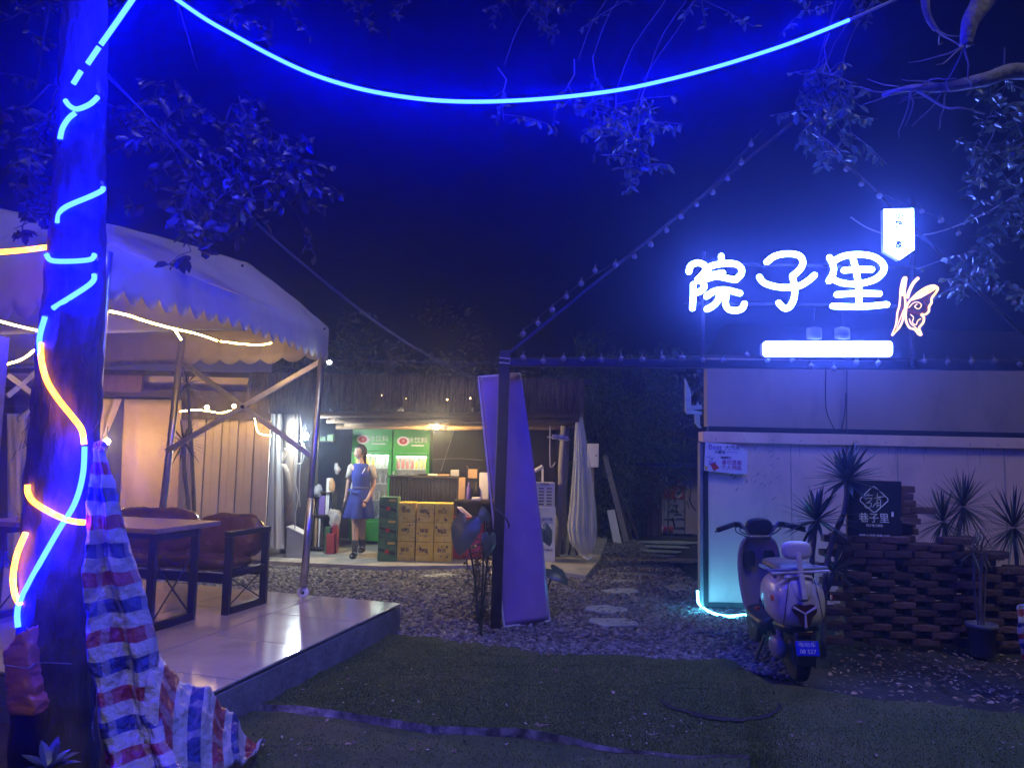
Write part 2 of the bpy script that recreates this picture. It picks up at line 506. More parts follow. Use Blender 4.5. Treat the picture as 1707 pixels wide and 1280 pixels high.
# person
mat('skin', (0.42, 0.26, 0.19), .5)
mat('hair', (0.012, 0.009, 0.009), .4, bump=.5, bscale=80, stretch=(6, 6, .6))
mat('apron_blue', (0.006, 0.018, 0.20), .75, col2=(0.010, 0.028, 0.27), scale=9, bump=.3, bscale=14)
mat('apron_dark', (0.05, 0.055, 0.16), .75)
mat('shirt_white', (0.33, 0.32, 0.30), .8, bump=.2, bscale=16)
mat('sock', (0.012, 0.012, 0.014), .9)
mat('shoe', (0.012, 0.012, 0.013), .3)
mat('shoe_trim', (0.55, 0.55, 0.52), .5)
mat('eye_dark', (0.02, 0.012, 0.01), .3)
mat('lip', (0.40, 0.15, 0.13), .5)
# pieces of one material with per-object variation
def vary(name, lo, hi, sat=0.0):
    """multiply the base colour by a per-object random amount"""
    m = M[name]; nt = m.node_tree; b = nt.nodes['Principled BSDF']
    src = b.inputs['Base Color'].links[0].from_socket if b.inputs['Base Color'].links else None
    oi = nt.nodes.new('ShaderNodeObjectInfo'); mr = nt.nodes.new('ShaderNodeMapRange')
    mr.inputs['To Min'].default_value = lo; mr.inputs['To Max'].default_value = hi
    nt.links.new(oi.outputs['Random'], mr.inputs['Value'])
    mx = nt.nodes.new('ShaderNodeMix'); mx.data_type = 'RGBA'; mx.blend_type = 'MULTIPLY'; mx.inputs['Factor'].default_value = 1
    if src: nt.links.new(src, mx.inputs['A'])
    else: mx.inputs['A'].default_value = b.inputs['Base Color'].default_value
    nt.links.new(mr.outputs[0], mx.inputs['B']); nt.links.new(mx.outputs['Result'], b.inputs['Base Color'])
vary('brick', .55, 1.35); vary('slate', .75, 1.2); vary('tile', .93, 1.04)
def islandvary(name, lo, hi):
    m = M[name]; nt = m.node_tree; b = nt.nodes['Principled BSDF']
    src = b.inputs['Base Color'].links[0].from_socket
    g = nt.nodes.new('ShaderNodeNewGeometry'); mr = nt.nodes.new('ShaderNodeMapRange')
    mr.inputs['To Min'].default_value = lo; mr.inputs['To Max'].default_value = hi
    nt.links.new(g.outputs['Random Per Island'], mr.inputs['Value'])
    mx = nt.nodes.new('ShaderNodeMix'); mx.data_type = 'RGBA'; mx.blend_type = 'MULTIPLY'; mx.inputs['Factor'].default_value = 1
    nt.links.new(src, mx.inputs['A']); nt.links.new(mr.outputs[0], mx.inputs['B']); nt.links.new(mx.outputs['Result'], b.inputs['Base Color'])
for _n in ('gravel', 'leaf', 'leaf_pale', 'leaf_dark', 'bamboo_leaf', 'dry_leaf', 'thatch', 'turf_blade'):
    islandvary(_n, .4, 1.7)
def leafy(name, k=.25):
    """thin leaves let some light through"""
    m = M[name]; nt = m.node_tree; b = nt.nodes['Principled BSDF']; out = nt.nodes['Material Output']
    tr = nt.nodes.new('ShaderNodeBsdfTranslucent'); mx = nt.nodes.new('ShaderNodeMixShader'); mx.inputs[0].default_value = k
    nt.links.new(b.inputs['Base Color'].links[0].from_socket, tr.inputs[0])
    nt.links.new(b.outputs[0], mx.inputs[1]); nt.links.new(tr.outputs[0], mx.inputs[2]); nt.links.new(mx.outputs[0], out.inputs[0])
for _n in ('leaf', 'leaf_pale', 'bamboo_leaf', 'canvas', 'canvas_warm', 'curtain_plastic'):
    leafy(_n, .22)
def striped(name, n, cols, warp=0.0):
    """woven stripes along the sheet's own length (UV v)"""
    m = bpy.data.materials.new(name); m.use_nodes = True; nt = m.node_tree; b = nt.nodes['Principled BSDF']
    uv = nt.nodes.new('ShaderNodeUVMap'); sp = nt.nodes.new('ShaderNodeSeparateXYZ'); nt.links.new(uv.outputs[0], sp.inputs[0])
    ml = nt.nodes.new('ShaderNodeMath'); ml.operation = 'MULTIPLY'; ml.inputs[1].default_value = n; nt.links.new(sp.outputs[1], ml.inputs[0])
    fr = nt.nodes.new('ShaderNodeMath'); fr.operation = 'FRACT'; nt.links.new(ml.outputs[0], fr.inputs[0])
    r = nt.nodes.new('ShaderNodeValToRGB'); r.color_ramp.interpolation = 'CONSTANT'
    els = r.color_ramp.elements
    while len(els) < len(cols): els.new(.5)
    for i, c in enumerate(cols):
        els[i].position = i / len(cols); els[i].color = (*c, 1)
    nt.links.new(fr.outputs[0], r.inputs[0])
    # paler warp bands across
    m2 = nt.nodes.new('ShaderNodeMath'); m2.operation = 'MULTIPLY'; m2.inputs[1].default_value = 3.0; nt.links.new(sp.outputs[0], m2.inputs[0])
    f2 = nt.nodes.new('ShaderNodeMath'); f2.operation = 'FRACT'; nt.links.new(m2.outputs[0], f2.inputs[0])
    g2 = nt.nodes.new('ShaderNodeMath'); g2.operation = 'GREATER_THAN'; g2.inputs[1].default_value = .74; nt.links.new(f2.outputs[0], g2.inputs[0])
    k2 = nt.nodes.new('ShaderNodeMath'); k2.operation = 'MULTIPLY'; k2.inputs[1].default_value = .38; nt.links.new(g2.outputs[0], k2.inputs[0])
    mx = nt.nodes.new('ShaderNodeMix'); mx.data_type = 'RGBA'; mx.inputs['B'].default_value = (.36, .35, .36, 1)
    nt.links.new(k2.outputs[0], mx.inputs['Factor']); nt.links.new(r.outputs[0], mx.inputs['A'])
    nt.links.new(mx.outputs['Result'], b.inputs['Base Color'])
    b.inputs['Roughness'].default_value = .38
    co = nt.nodes.new('ShaderNodeTexCoord'); n2 = nt.nodes.new('ShaderNodeTexNoise'); n2.inputs['Scale'].default_value = 18; n2.inputs['Detail'].default_value = 6
    nt.links.new(co.outputs['Object'], n2.inputs['Vector'])
    bp = nt.nodes.new('ShaderNodeBump'); bp.inputs['Strength'].default_value = 1.0; bp.inputs['Distance'].default_value = .03
    nt.links.new(n2.outputs['Fac'], bp.inputs['Height']); nt.links.new(bp.outputs[0], b.inputs['Normal'])
    M[name] = m
WHITE_T, RED_T, BLUE_T = (.36, .34, .34), (.24, .022, .03), (.014, .02, .17)
striped('tarp_stripes', 6.2, [WHITE_T, RED_T, WHITE_T, BLUE_T])
striped('tarp_tail', 2.6, [WHITE_T, RED_T, WHITE_T, BLUE_T])
# ------------------------------------------------------------------ ground
g = MB()
g.add([(-250, -60, -.02), (250, -60, -.02), (250, 400, -.02), (-250, 400, -.02)], [(0, 1, 2, 3)])
tag(struct(g.build('ground', 'soil')), 'dark bare soil under the yard and its gravel')

# tiled platform directions: e runs along its right edge into the yard, l along its back edge
PZ = 0.25
K = gnd(668, 1005, PZ)                       # far right corner
E = V((.24, .97, 0)).normalized()
L = V((-.945, .327, 0)).normalized()
base = MB()
_c = [K, K + L * 6.0, K + L * 6.0 - E * 2.75, K - E * 2.75]
base.prism([V((p.x, p.y, -.02)) for p in _c], (0, 0, PZ - .012))
plat = base.build('tiled_platform', 'kerb_concrete')
tag(struct(plat), 'raised concrete platform with polished pale tiles')
TS = 0.79
_tm = {}
for i in range(6):
    for j in range(7):
        a = K - E * (i * TS) + L * (j * TS)
        ex, lx = min(TS, 2.75 - i * TS), min(TS, 6.0 - j * TS)
        if ex < .1 or lx < .1: continue
        gp = .005
        p = [a - E * gp + L * gp, a - E * (ex - gp) + L * gp, a - E * (ex - gp) + L * (lx - gp), a - E * gp + L * (lx - gp)]
        if (i, j) == (0, 0):
            p = [a, a - E * (ex - gp), a - E * (ex - gp) + L * (lx - gp), a + L * (lx - gp)]
        mb = MB().prism([V((q.x, q.y, PZ - .013 + random.uniform(-.0006, .0006))) for q in p], (0, 0, .013))
        mb.build('tile', 'tile', plat, bevel=.0015, seg=1)

# concrete floor of the open shack
FZ = 0.08
sl = MB()
_f = [gnd(300, 925, FZ), gnd(505, 937, FZ), gnd(640, 943, FZ), gnd(800, 941, FZ), gnd(905, 948, FZ), gnd(978, 958, FZ), gnd(1000, 932, FZ)]
poly = [V((p.x, p.y, -.02)) for p in _f] + [V((2.0, 15.5, -.02)), V((-6.5, 15.5, -.02)), V((-6.5, 10.2, -.02))]
sl.prism(poly[::-1], (0, 0, FZ + .02))
tag(struct(sl.build('shack_floor', 'concrete', bevel=.01)), 'worn concrete floor slab of the open shack')

# ------------------------------------------------------------------ gravel
def inside(poly, x, y):
    c = np.zeros(len(x), bool); n = len(poly); j = n - 1
    for i in range(n):
        xi, yi, xj, yj = poly[i][0], poly[i][1], poly[j][0], poly[j][1]
        k = ((yi > y) != (yj > y)) & (x < (xj - xi) * (y - yi) / (yj - yi + 1e-12) + xi)
        c ^= k; j = i
    return c
_fe = [gnd(640, 1062), gnd(720, 1066), (gnd(800, 1075)), gnd(900, 1088), gnd(1010, 1098), gnd(1110, 1102), gnd(1200, 1104), gnd(1228, 1112)]
far_edge = []
for _k in range(61):
    _p = poly_at(_fe, _k / 60)
    far_edge.append(_p + V((.02 * nz(_p, 9, 2), .045 * nz(_p, 3.5, 1) + .03 * nz(_p, 14, 6), 0)) * (0 if _k in (0, 60) else 1))
gp_poly = [(-6.0, 12.0), (-6.0, 6.6)] + [(p.x, p.y - .12) for p in far_edge] + [(2.0, 5.55), (2.35, 7.75), (2.35, 18.0), (-.5, 18.0)]
N = 60000
gx = rng.uniform(-6.0, 2.4, N * 4); gy = 5.2 + (rng.random(N * 4) ** 1.5) * 12.6
ok = inside(gp_poly, gx, gy)
ok &= ~inside([(p.x, p.y) for p in poly], gx, gy)
ok &= ~inside([(p.x, p.y) for p in _c], gx, gy)
ok &= gx > (-1.15 * gy * .62 - .3)
gx, gy = gx[ok][:N], gy[ok][:N]
n = len(gx)
octv = np.array([(1, 0, 0), (0, 1, 0), (-1, 0, 0), (0, -1, 0), (.5, .6, .8), (-.55, .45, .85), (-.5, -.55, .75), (.55, -.5, .8), (0, 0, -1)], float)
octf = np.array([(0, 1, 4), (1, 5, 4), (1, 2, 5), (2, 6, 5), (2, 3, 6), (3, 7, 6), (3, 0, 7), (0, 4, 7), (4, 5, 6), (4, 6, 7), (0, 8, 1), (1, 8, 2), (2, 8, 3), (3, 8, 0)])
nv, nf = len(octv), len(octf)
sz = rng.uniform(.014, .034, n) * (1 + .05 * (gy - 6)).clip(1, 1.5)
sc3 = np.stack([sz * rng.uniform(.8, 1.5, n), sz * rng.uniform(.6, 1.0, n), sz * rng.uniform(.4, .75, n)], 1)
vv = octv[None] * (1 + rng.uniform(-.22, .22, (n, nv, 1))) * sc3[:, None]
an = rng.uniform(0, 6.283, n); ti = rng.normal(0, .35, n)
ca, sa, ct, st = np.cos(an)[:, None], np.sin(an)[:, None], np.cos(ti)[:, None], np.sin(ti)[:, None]
x, y, z = vv[..., 0], vv[..., 1], vv[..., 2]
x, z = x * ct - z * st, x * st + z * ct
x, y = x * ca - y * sa, x * sa + y * ca
hum = .014 * np.sin(gx * 3.1) * np.cos(gy * 2.3)
vv = np.stack([x + gx[:, None], y + gy[:, None], z + (rng.uniform(-.004, .016, n) + hum * .5)[:, None]], 2).reshape(-1, 3)
ff = (octf[None] + (np.arange(n) * nv)[:, None, None]).reshape(-1, 3)
me = bpy.data.meshes.new('gravel')
me.vertices.add(len(vv)); me.vertices.foreach_set('co', vv.ravel())
me.loops.add(ff.size); me.loops.foreach_set('vertex_index', ff.ravel().astype(np.int32))
me.polygons.add(len(ff)); me.polygons.foreach_set('loop_start', np.arange(0, ff.size, 3, dtype=np.int32))
me.update(calc_edges=True); me.validate()
me.materials.append(M['gravel'])
go = bpy.data.objects.new('gravel', me); COL.objects.link(go)
tag(stuff(go), 'loose grey gravel covering the yard', 'gravel')

# ------------------------------------------------------------------ stepping stones
def slab(px, py, w, d, label, rot=0.0, pts=6):
    w, d = w * 1.25, d * 1.3
    c = gnd(px, py); seed = random.random() * 9
    ring = []
    for k in range(pts):
        a = 2 * math.pi * k / pts + rot
        r = 1 + .26 * math.sin(seed + k * 2.3)
        ring.append(V((c.x + math.cos(a) * w / 2 * r, c.y + math.sin(a) * d / 2 * r, .012 + .006 * math.sin(seed + k))))
    o = MB().prism(ring[::-1], (0, 0, .022)).build('stepping_stone', 'slate', bevel=.005)
    return tag(o, label, 'stepping stone', 'slate stepping stones in the gravel')
slab(1025, 1042, .50, .26, 'nearest slate stepping stone of the gravel path', .2)
slab(1013, 1020, .45, .26, 'slate stepping stone second nearest on the gravel path', .5)
slab(1038, 989, .36, .24, 'slate stepping stone third nearest on the gravel path')
slab(1044, 974, .40, .24, 'slate stepping stone fourth nearest on the gravel path', .8)
slab(1060, 960, .48, .26, 'slate stepping stone fifth nearest on the gravel path', .3)
slab(1078, 948, .46, .24, 'slate stepping stone sixth nearest on the gravel path')
slab(1092, 938, .50, .26, 'slate stepping stone seventh nearest on the gravel path', .4)
slab(1080, 929, .60, .28, 'slate stepping stone eighth nearest on the gravel path', .1)
slab(1098, 921, .66, .30, 'slate stepping stone ninth nearest on the gravel path')
slab(1100, 913, .75, .34, 'slate stepping stone tenth nearest on the gravel path', .6)
slab(1112, 906, .85, .36, 'farthest slate stepping stone before the red graffiti door')
slab(1134, 983, .34, .30, 'lone slate stepping stone by the white wall corner', .2)
slab(1136, 937, .52, .30, 'lone slate stepping stone farther along the white wall', .9)
slab(735, 963, .38, .22, 'pale flat stone lying alone before the yellow cartons', .4)

# ------------------------------------------------------------------ turf mats
def turf_noise(x, y):
    return .020 * nz((x, y, 0), 1.3, 3) + .010 * nz((x, y, 0), 4.1, 8) + .040 * max(0.0, nz((x * .5, y * 2.6, 0), 2.0, 5) - .12) + .026 * max(0.0, nz((x * 1.4, y * 3.4, 0), 2.2, 15) - .2)
def turf_mat(name, label, far, near, z0, nu, nvv, curl=0.0, blades=0, curl_at=lambda u: 1.0, bulge=None):
    rows = []
    for i in range(nvv + 1):
        t = i / nvv
        row = []
        for k in range(nu + 1):
            u = k / nu
            p = poly_at(far, u).lerp(poly_at(near, u), t)
            z = z0 + turf_noise(p.x, p.y) + .018
            if bulge: z += bulge(p.x, p.y)
            edge = min(1, t * nvv / 2.0)
            z = z * edge + (z0 * .5) * (1 - edge)
            if curl and t > .90:
                c = (t - .90) / .10
                z += curl * c * c * curl_at(u) * (.7 + .5 * nz((p.x, p.y, 1), 2.0, 4))
            row.append(V((p.x, p.y, max(z, .003))))
        rows.append(row)
    mb = MB().grid(rows)
    o = mb.build(name, 'turf', smooth=True)
    tag(o, label, 'turf mat', 'green artificial turf mats')
    if blades:
        P = np.array([[tuple(q) for q in r] for r in rows])
        u = rng.random(blades) * (nu - .001); v = rng.random(blades) ** .72 * (nvv - .001)
        iu, iv = u.astype(int), v.astype(int); fu, fv = (u - iu)[:, None], (v - iv)[:, None]
        b = (P[iv, iu] * (1 - fu) + P[iv, iu + 1] * fu) * (1 - fv) + (P[iv + 1, iu] * (1 - fu) + P[iv + 1, iu + 1] * fu) * fv
        h = rng.uniform(.004, .012, blades); a = rng.uniform(0, 6.28, blades); w = rng.uniform(.0016, .0032, blades)
        side = np.stack([np.cos(a), np.sin(a), a * 0], 1) * w[:, None]
        tip = b + np.stack([rng.normal(0, .005, blades), rng.normal(-.001, .005, blades), h], 1)
        tv = np.stack([b - side, b + side, tip], 1).reshape(-1, 3)
        me = bpy.data.meshes.new('pile')
        me.vertices.add(len(tv)); me.vertices.foreach_set('co', tv.ravel())
        me.loops.add(len(tv)); me.loops.foreach_set('vertex_index', np.arange(len(tv), dtype=np.int32))
        me.polygons.add(blades); me.polygons.foreach_set('loop_start', np.arange(0, len(tv), 3, dtype=np.int32))
        me.update(calc_edges=True); me.materials.append(M['turf_blade'])
        po = bpy.data.objects.new('pile', me); COL.objects.link(po); put(po, o); stuff(po)
    return o, rows
seam = [gnd(405, 1188), gnd(470, 1190), gnd(560, 1200), gnd(640, 1213), gnd(720, 1228), gnd(850, 1240), gnd(960, 1247), gnd(1080, 1262), gnd(1250, 1278)]
mat_right = [gnd(1228, 1112), gnd(1262, 1132), gnd(1290, 1150), gnd(1400, 1164), gnd(1540, 1178), gnd(1707, 1196), gnd(1900, 1210)]
CIR = gnd(1196, 1176); CR = .36
def lid(x, y):
    d = math.hypot(x - CIR.x, (y - CIR.y))
    return .030 * max(0, 1 - (d / CR) ** 8) if d < CR else 0.0
mat_back, _r1 = turf_mat('turf_mat', 'wrinkled green turf mat between the gravel and the lifted seam', far_edge, seam, .012, 150, 84, curl=.035, blades=110000,
    curl_at=lambda u: 1.0 if u < .55 else max(.15, 1 - (u - .55) * 2), bulge=lid)
# underside showing along the lifted edge
lip = MB()
la, lb = [], []
for k in range(151):
    p = _r1[-1][k]; u = k / 150
    w = .010 + .030 * max(0, nz((p.x, p.y, 0), 2.0, 9)) + .010 * nz((p.x, p.y, 0), 9.0, 2) + (.05 * math.sin(math.pi * (u - .06) / .16) if .06 < u < .22 else 0)
    la.append(p + V((0, -.004, .004))); lb.append(V((p.x, p.y - abs(w), max(.010, p.z - .045 + .01 * nz((p.x, p.y, 2), 9)))))
lip.grid([la, lb]).build('folded_edge', 'turf_backing', mat_back, smooth=True)
right_near = [gnd(1250, 1278), gnd(1262, 1320), gnd(1300, 1400)]
right_far = [gnd(1228, 1113), gnd(1240, 1200), gnd(1250, 1278)]
turf_mat('turf_mat', 'smooth teal green turf mat below the leaf strewn soil', mat_right, [gnd(1250, 1279), gnd(1262, 1320), gnd(1320, 1420), gnd(1500, 1480), gnd(1750, 1500), gnd(2000, 1500), gnd(2300, 1500)], .016, 70, 60, blades=60000)
front_near = [gnd(-300, 1700), gnd(300, 1700), gnd(900, 1700), gnd(1400, 1500)]
turf_mat('turf_mat', 'dark turf mat in front of the lifted seam', [gnd(330, 1185), gnd(405, 1190)] + [p + V((0, .06, 0)) for p in seam[1:]] + [gnd(1275, 1300)], front_near, .004, 100, 50, blades=50000)
# ring slit round the covered manhole
sl_ = MB()
a0, a1 = math.radians(188), math.radians(352)
ra, rb, rc = [], [], []
for k in range(41):
    a = lerp(a0, a1, k / 40); t = math.sin(math.pi * k / 40) ** .6
    wob = .012 * nz((k * .3, 0, 0), 1.0, 2)
    for lst, rr, zz in ((ra, CR - .006 + wob * .5, .046), (rb, CR + .010 * t + wob, .034), (rc, CR + (.016 + .016 * abs(nz((k * .45, 3, 0), 1, 4))) * t + wob * 1.6, .038)):
        q = V((CIR.x + math.cos(a) * rr, CIR.y + math.sin(a) * rr, 0))
        lst.append(V((q.x, q.y, zz + turf_noise(q.x, q.y) + .004)))
sl_.grid([ra, rb, rc])
o = sl_.build('manhole_rim', 'soil', smooth=True)
tag(o, 'dark curved slit round the turf covered manhole', 'manhole')

# ------------------------------------------------------------------ litter: fallen leaves and scraps, nobody could count them
def litter(name, label, n, region, material, lo, hi, z=.02, dens=None):
    mb = MB()
    for _ in range(n):
        for _t in range(30):
            px, py = random.uniform(region[0], region[2]), random.uniform(region[1], region[3])
            if dens is None or random.random() < dens(px, py): break
        p = gnd(px, py); p.z = z + turf_noise(p.x, p.y) + random.uniform(.012, .025)
        a = random.uniform(0, 6.28); s = random.uniform(lo, hi)
        mb.leaf(p, (math.cos(a), math.sin(a), random.uniform(-.2, .35)), (random.uniform(-.5, .5), random.uniform(-.5, .5), 1), s, s * random.uniform(.4, .65))
    return tag(stuff(mb.build(name, material)), label, 'leaves')
litter('fallen_leaves', 'brown fallen leaves strewn on the soil by the brick wall', 520, (1380, 1075, 1707, 1195), 'dry_leaf', .02, .055, z=-.015,
       dens=lambda x, y: .25 + .75 * max(0, 1 - abs((y - 1075) - (x - 1380) * .22) / 60))
litter('leaf_scraps', 'pale dry leaf scraps dotted over the turf mats', 260, (430, 1080, 1707, 1275), 'pale_leaf_litter', .008, .028, z=.018, dens=lambda x, y: .12 + .9 * max(0, nz((x * .006, y * .012, 0), 1.0, 3)) ** .8)
litter('leaf_flakes', 'a few larger dry leaves on the turf', 70, (480, 1090, 1700, 1270), 'dry_leaf', .03, .05, z=.014)
litter('gravel_leaves', 'brown leaves lying on the gravel by the path', 90, (960, 915, 1180, 1095), 'dry_leaf', .03, .06, z=.01)
# ------------------------------------------------------------------ white wall on the right
WY = 7.95
wl = at(1172, 800, WY).x
wall = thing('plastered_wall', 'long pale plastered wall behind the scooter and plants', 'wall', (wl, WY, 0))
xr = 7.5
zb0, zb1, zt = at(1400, 742, WY).z, at(1400, 724, WY).z, at(1400, 600, WY).z
MB().span((wl + .05, WY, 0), (xr, WY + .16, zb0)).build('lower_panel', 'wall_paint', wall)
MB().span((wl - .01, WY - .045, zb0), (xr, WY + .16, zb1)).build('band', 'wall_paint', wall, bevel=.006)
MB().span((wl + .05, WY - .03, zb1 + .003), (xr, WY + .02, zb1 + .055)).build('dark_strip', 'black_paint', wall)
MB().span((wl + .05, WY + .02, zb1 + .057), (xr, WY + .16, zt)).build('upper_panel', 'wall_upper', wall)
MB().span((wl + .04, WY - .012, .02), (xr, WY - .002, .085)).build('skirting', 'dark_steel', wall)
MB().span((wl + .005, WY - .02, 0), (wl + .048, WY + .1, zb0 - .002)).build('corner_channel', 'dark_steel', wall)
MB().span((wl - .032, WY + .0, 0), (wl + .002, WY + .1, zb0 - .002)).build('corner_trim', 'grey_post', wall)
# low roof beyond it
rf = MB().prism([V((wl + .1, WY + .3, zt + .02)), V((xr, WY + .3, zt + .02)), V((xr, WY + 2.6, zt + .75)), V((wl + .95, WY + 2.6, zt + .75))], (0, 0, .05))
rf.build('roof', 'dark_steel', wall)
for dx in (.9, 2.0, 3.1, 4.2): # joints of the sheeting
    MB().span((wl + dx, WY - .006, .09), (wl + dx + .008, WY - .0005, zb0 - .004)).build('joint', 'stain', wall)
# screws along the band, rusty drips below it
for k in range(14):
    MB().blob((wl + .12 + k * .29, WY - .047, zb0 + .035), .006, 7, 4).build('screw', 'rust_wood', wall)
dm = MB(); random.seed(9)
for k in range(46):
    x = wl + .1 + random.random() * 3.6; top_ = zb0 - .004; ln = random.uniform(.05, .45) * random.random() + .03; w = random.uniform(.002, .007)
    if random.random() < .35: top_ = zt - .01; yy = WY + .0185
    else: yy = WY - .0012
    dm.add([(x - w, yy, top_), (x + w, yy, top_), (x + w * .6 + .003, yy, top_ - ln * .6), (x + .002, yy, top_ - ln), (x - w * .5, yy, top_ - ln * .5)], [(0, 1, 2, 3, 4)])
stuff(dm.build('drip_stains', 'stain', wall))
# grazed paint where an older poster was torn off
st = MB()
random.seed(3)
for _ in range(34):
    px, py = random.choice([(random.gauss(1240, 12), random.gauss(797, 8)), (random.gauss(1262, 10), random.gauss(775, 14)), (random.gauss(1287, 6), random.gauss(790, 16)), (random.gauss(1255, 18), random.gauss(800, 7))])
    c = at(px, py, WY - .002); a = random.uniform(.3, 1.2); s = random.uniform(.008, .032)
    d = V((math.cos(a), 0, math.sin(a))) * s; w = V((-math.sin(a), 0, math.cos(a))) * s * random.uniform(.15, .4)
    st.add([c - d - w * .4, c - w, c + d - w * .2, c + d * .6 + w, c - d * .5 + w * .7], [(0, 1, 2, 3, 4)])
st.build('torn_paper', 'stain', wall)
# cables running down the wall
for pts in ([(1377, 610), (1377, 680), (1390, 714)], [(1410, 655), (1408, 690), (1403, 714)], [(1412, 600), (1411, 720), (1410, 800)]):
    MB().tube(smooth_path([at(x, y, WY - .03) for x, y in pts], 4), .006, 5).build('cable', 'cable', wall)

# notice poster
ps = thing('poster', 'white notice poster with red and black writing at the wall corner', 'poster', at(1208, 790, WY - .06))
PY = WY - .056
def wp(px, py, y=PY): return at(px, py, y)
q = [wp(1176, 737), wp(1225, 741), wp(1246, 752), wp(1246, 789), wp(1228, 790), wp(1174, 784)]
MB().prism(q, (0, .003, 0)).build('sheet', 'poster', ps)
RT, UPV = (wp(1246, 760) - wp(1176, 758)).normalized(), V((0, 0, 1))
RT = V((RT.x, 0, -.012))
S = WY / FPX
text('Best', 13 * S, 'violet_ink', ps, wp(1192, 745.5, PY - .002), RT, UPV)
text('大汽水', 8.5 * S, 'black_ink', ps, wp(1221, 746.8, PY - .002), RT, UPV)
text('大冒泡', 6 * S, 'black_ink', ps, wp(1200, 753.7, PY - .002), RT, UPV)
MB().prism([wp(1212, 753, PY - .002), wp(1231, 753.6, PY - .002), wp(1231, 754.4, PY - .002), wp(1212, 753.8, PY - .002)], (0, .001, 0)).build('rule', 'violet_ink', ps)
text('温馨提示:', 4.4 * S, 'black_ink', ps, wp(1210.5, 762.8, PY - .002), RT, UPV)
text('请勿遗漏', 8.4 * S, 'purple_ink', ps, wp(1219.5, 771.2, PY - .002), RT, UPV)
text('个人物品', 8.4 * S, 'purple_ink', ps, wp(1219.5, 779.8, PY - .002), RT, UPV)
cup = MB()
cup.prism([wp(1181, 773, PY - .002), wp(1193, 769, PY - .002), wp(1194, 770.5, PY - .002), wp(1182, 775, PY - .002)], (0, .001, 0))
cup.build('printed_cup_lid', 'violet_ink', ps)
MB().prism([wp(1184, 774, PY - .002), wp(1192, 771, PY - .002), wp(1199, 780, PY - .002), wp(1190, 785, PY - .002)], (0, .001, 0)).build('printed_cup', 'red_ink', ps)
MB().prism([wp(1175, 775, PY - .002), wp(1180, 778, PY - .002), wp(1179, 783.5, PY - .002), wp(1175, 783, PY - .002)], (0, .001, 0)).build('printed_lemon', 'yellow_ink', ps)
for a, b in ((1178, 760), (1184, 763), (1182, 768)):
    MB().tube(smooth_path([wp(a, b, PY - .002), wp(a + 3, b + 2, PY - .002), wp(a + 6, b - 1, PY - .002)], 3), .003, 4).build('printed_mark', 'violet_ink', ps)

# ------------------------------------------------------------------ entrance gable frame: posts, beam, rafters
GY = 6.66
pb = gnd(826, 1050)
pt = at(842, 584, GY)
apex = at(1332, 196, GY + .10)
rgt = at(1760, 610, GY + .04)
gate = thing('entrance_gable', 'dark steel gable frame over the yard entrance', 'gate frame', pb)
MB().beam(pb, pt, .095, .095).build('post', 'dark_steel', gate, bevel=.008)
MB().beam(V((rgt.x, rgt.y, 0)), rgt, .095).build('post', 'dark_steel', gate, bevel=.008)
MB().beam(at(842, 604, GY), at(1760, 612, GY + .02), .07, .07).build('tie_beam', 'dark_steel', gate, bevel=.006)
MB().beam(pt + V((.03, 0, -.03)), apex, .03, .03).build('rafter', 'dark_steel', gate, bevel=.006)
MB().beam(apex, rgt, .03, .03).build('rafter', 'dark_steel', gate, bevel=.006)
MB().tube([at(1171, 612, GY - .02), at(1174, 420, GY - .02)], .02, 8).build('upright', 'dark_steel', gate)
MB().tube([at(1522, 612, GY - .02), at(1520, 330, GY - .02)], .026, 8).build('upright', 'dark_steel', gate)
MB().beam(at(1140, 505, GY - .02), at(1540, 512, GY - .02), .025).build('sign_rail', 'dark_steel', gate)
MB().beam(at(1150, 440, GY - .02), at(1530, 446, GY - .02), .025).build('sign_rail', 'dark_steel', gate)
MB().tube([at(832, 596, GY - .07), at(850, 598, GY - .07), at(850, 606, GY - .07), at(832, 604, GY - .07)], .006, 6).build('wire_tie', 'pale_cable', gate)

# strings of unlit globe bulbs
_bg, _bc = {}, {}
def globes(name, label, pts, wire, y, r=.027):
    root = thing(name, label, 'bulb string', at(*wire[0], y), 'strings of unlit globe bulbs')
    MB().tube(smooth_path([at(a, b, y) for a, b in wire], 4), .004, 5).build('wire', 'cable', root)
    for i, (a, b) in enumerate(pts):
        c = at(a, b, y - .035 + .012 * math.sin(i * 2.1))
        bo = MB().blob(c, r * (1 + .06 * math.sin(i * 3.3)), 14, 9).build('bulb', 'bulb_glass', root, smooth=True)
        MB().tube([c + V((0, .0, r * .8)), c + V((.004, .012, r * 2.0))], .009, 7).build('socket', 'bulb_cap', bo)
globes('bulb_string', 'bulb string along the horizontal beam of the gable frame',
       [(872, 596), (905, 602), (939, 598), (971, 598), (1002, 600), (1035, 598), (1070, 599), (1104, 598), (1137, 597), (1172, 600), (1206, 601), (1245, 592), (1279, 600), (1321, 601),
        (1352, 611), (1390, 614), (1427, 604), (1464, 605), (1541, 602), (1580, 604), (1620, 603), (1658, 602), (1700, 607)],
       [(850, 597), (1000, 595), (1150, 594), (1300, 596), (1450, 599), (1600, 599), (1720, 602)], GY - .05)
globes('bulb_string', 'bulb string climbing the rafter from the dark post to the gable top',
       [(872, 557), (897, 539), (921, 517), (944, 495), (969, 473), (992, 451), (1026, 442), (1058, 428), (1085, 408), (1111, 384), (1135, 361), (1161, 341), (1188, 321), (1213, 298), (1236, 271), (1252, 241)],
       [(862, 560), (960, 478), (1060, 418), (1160, 335), (1240, 252), (1270, 215)], GY - .04)
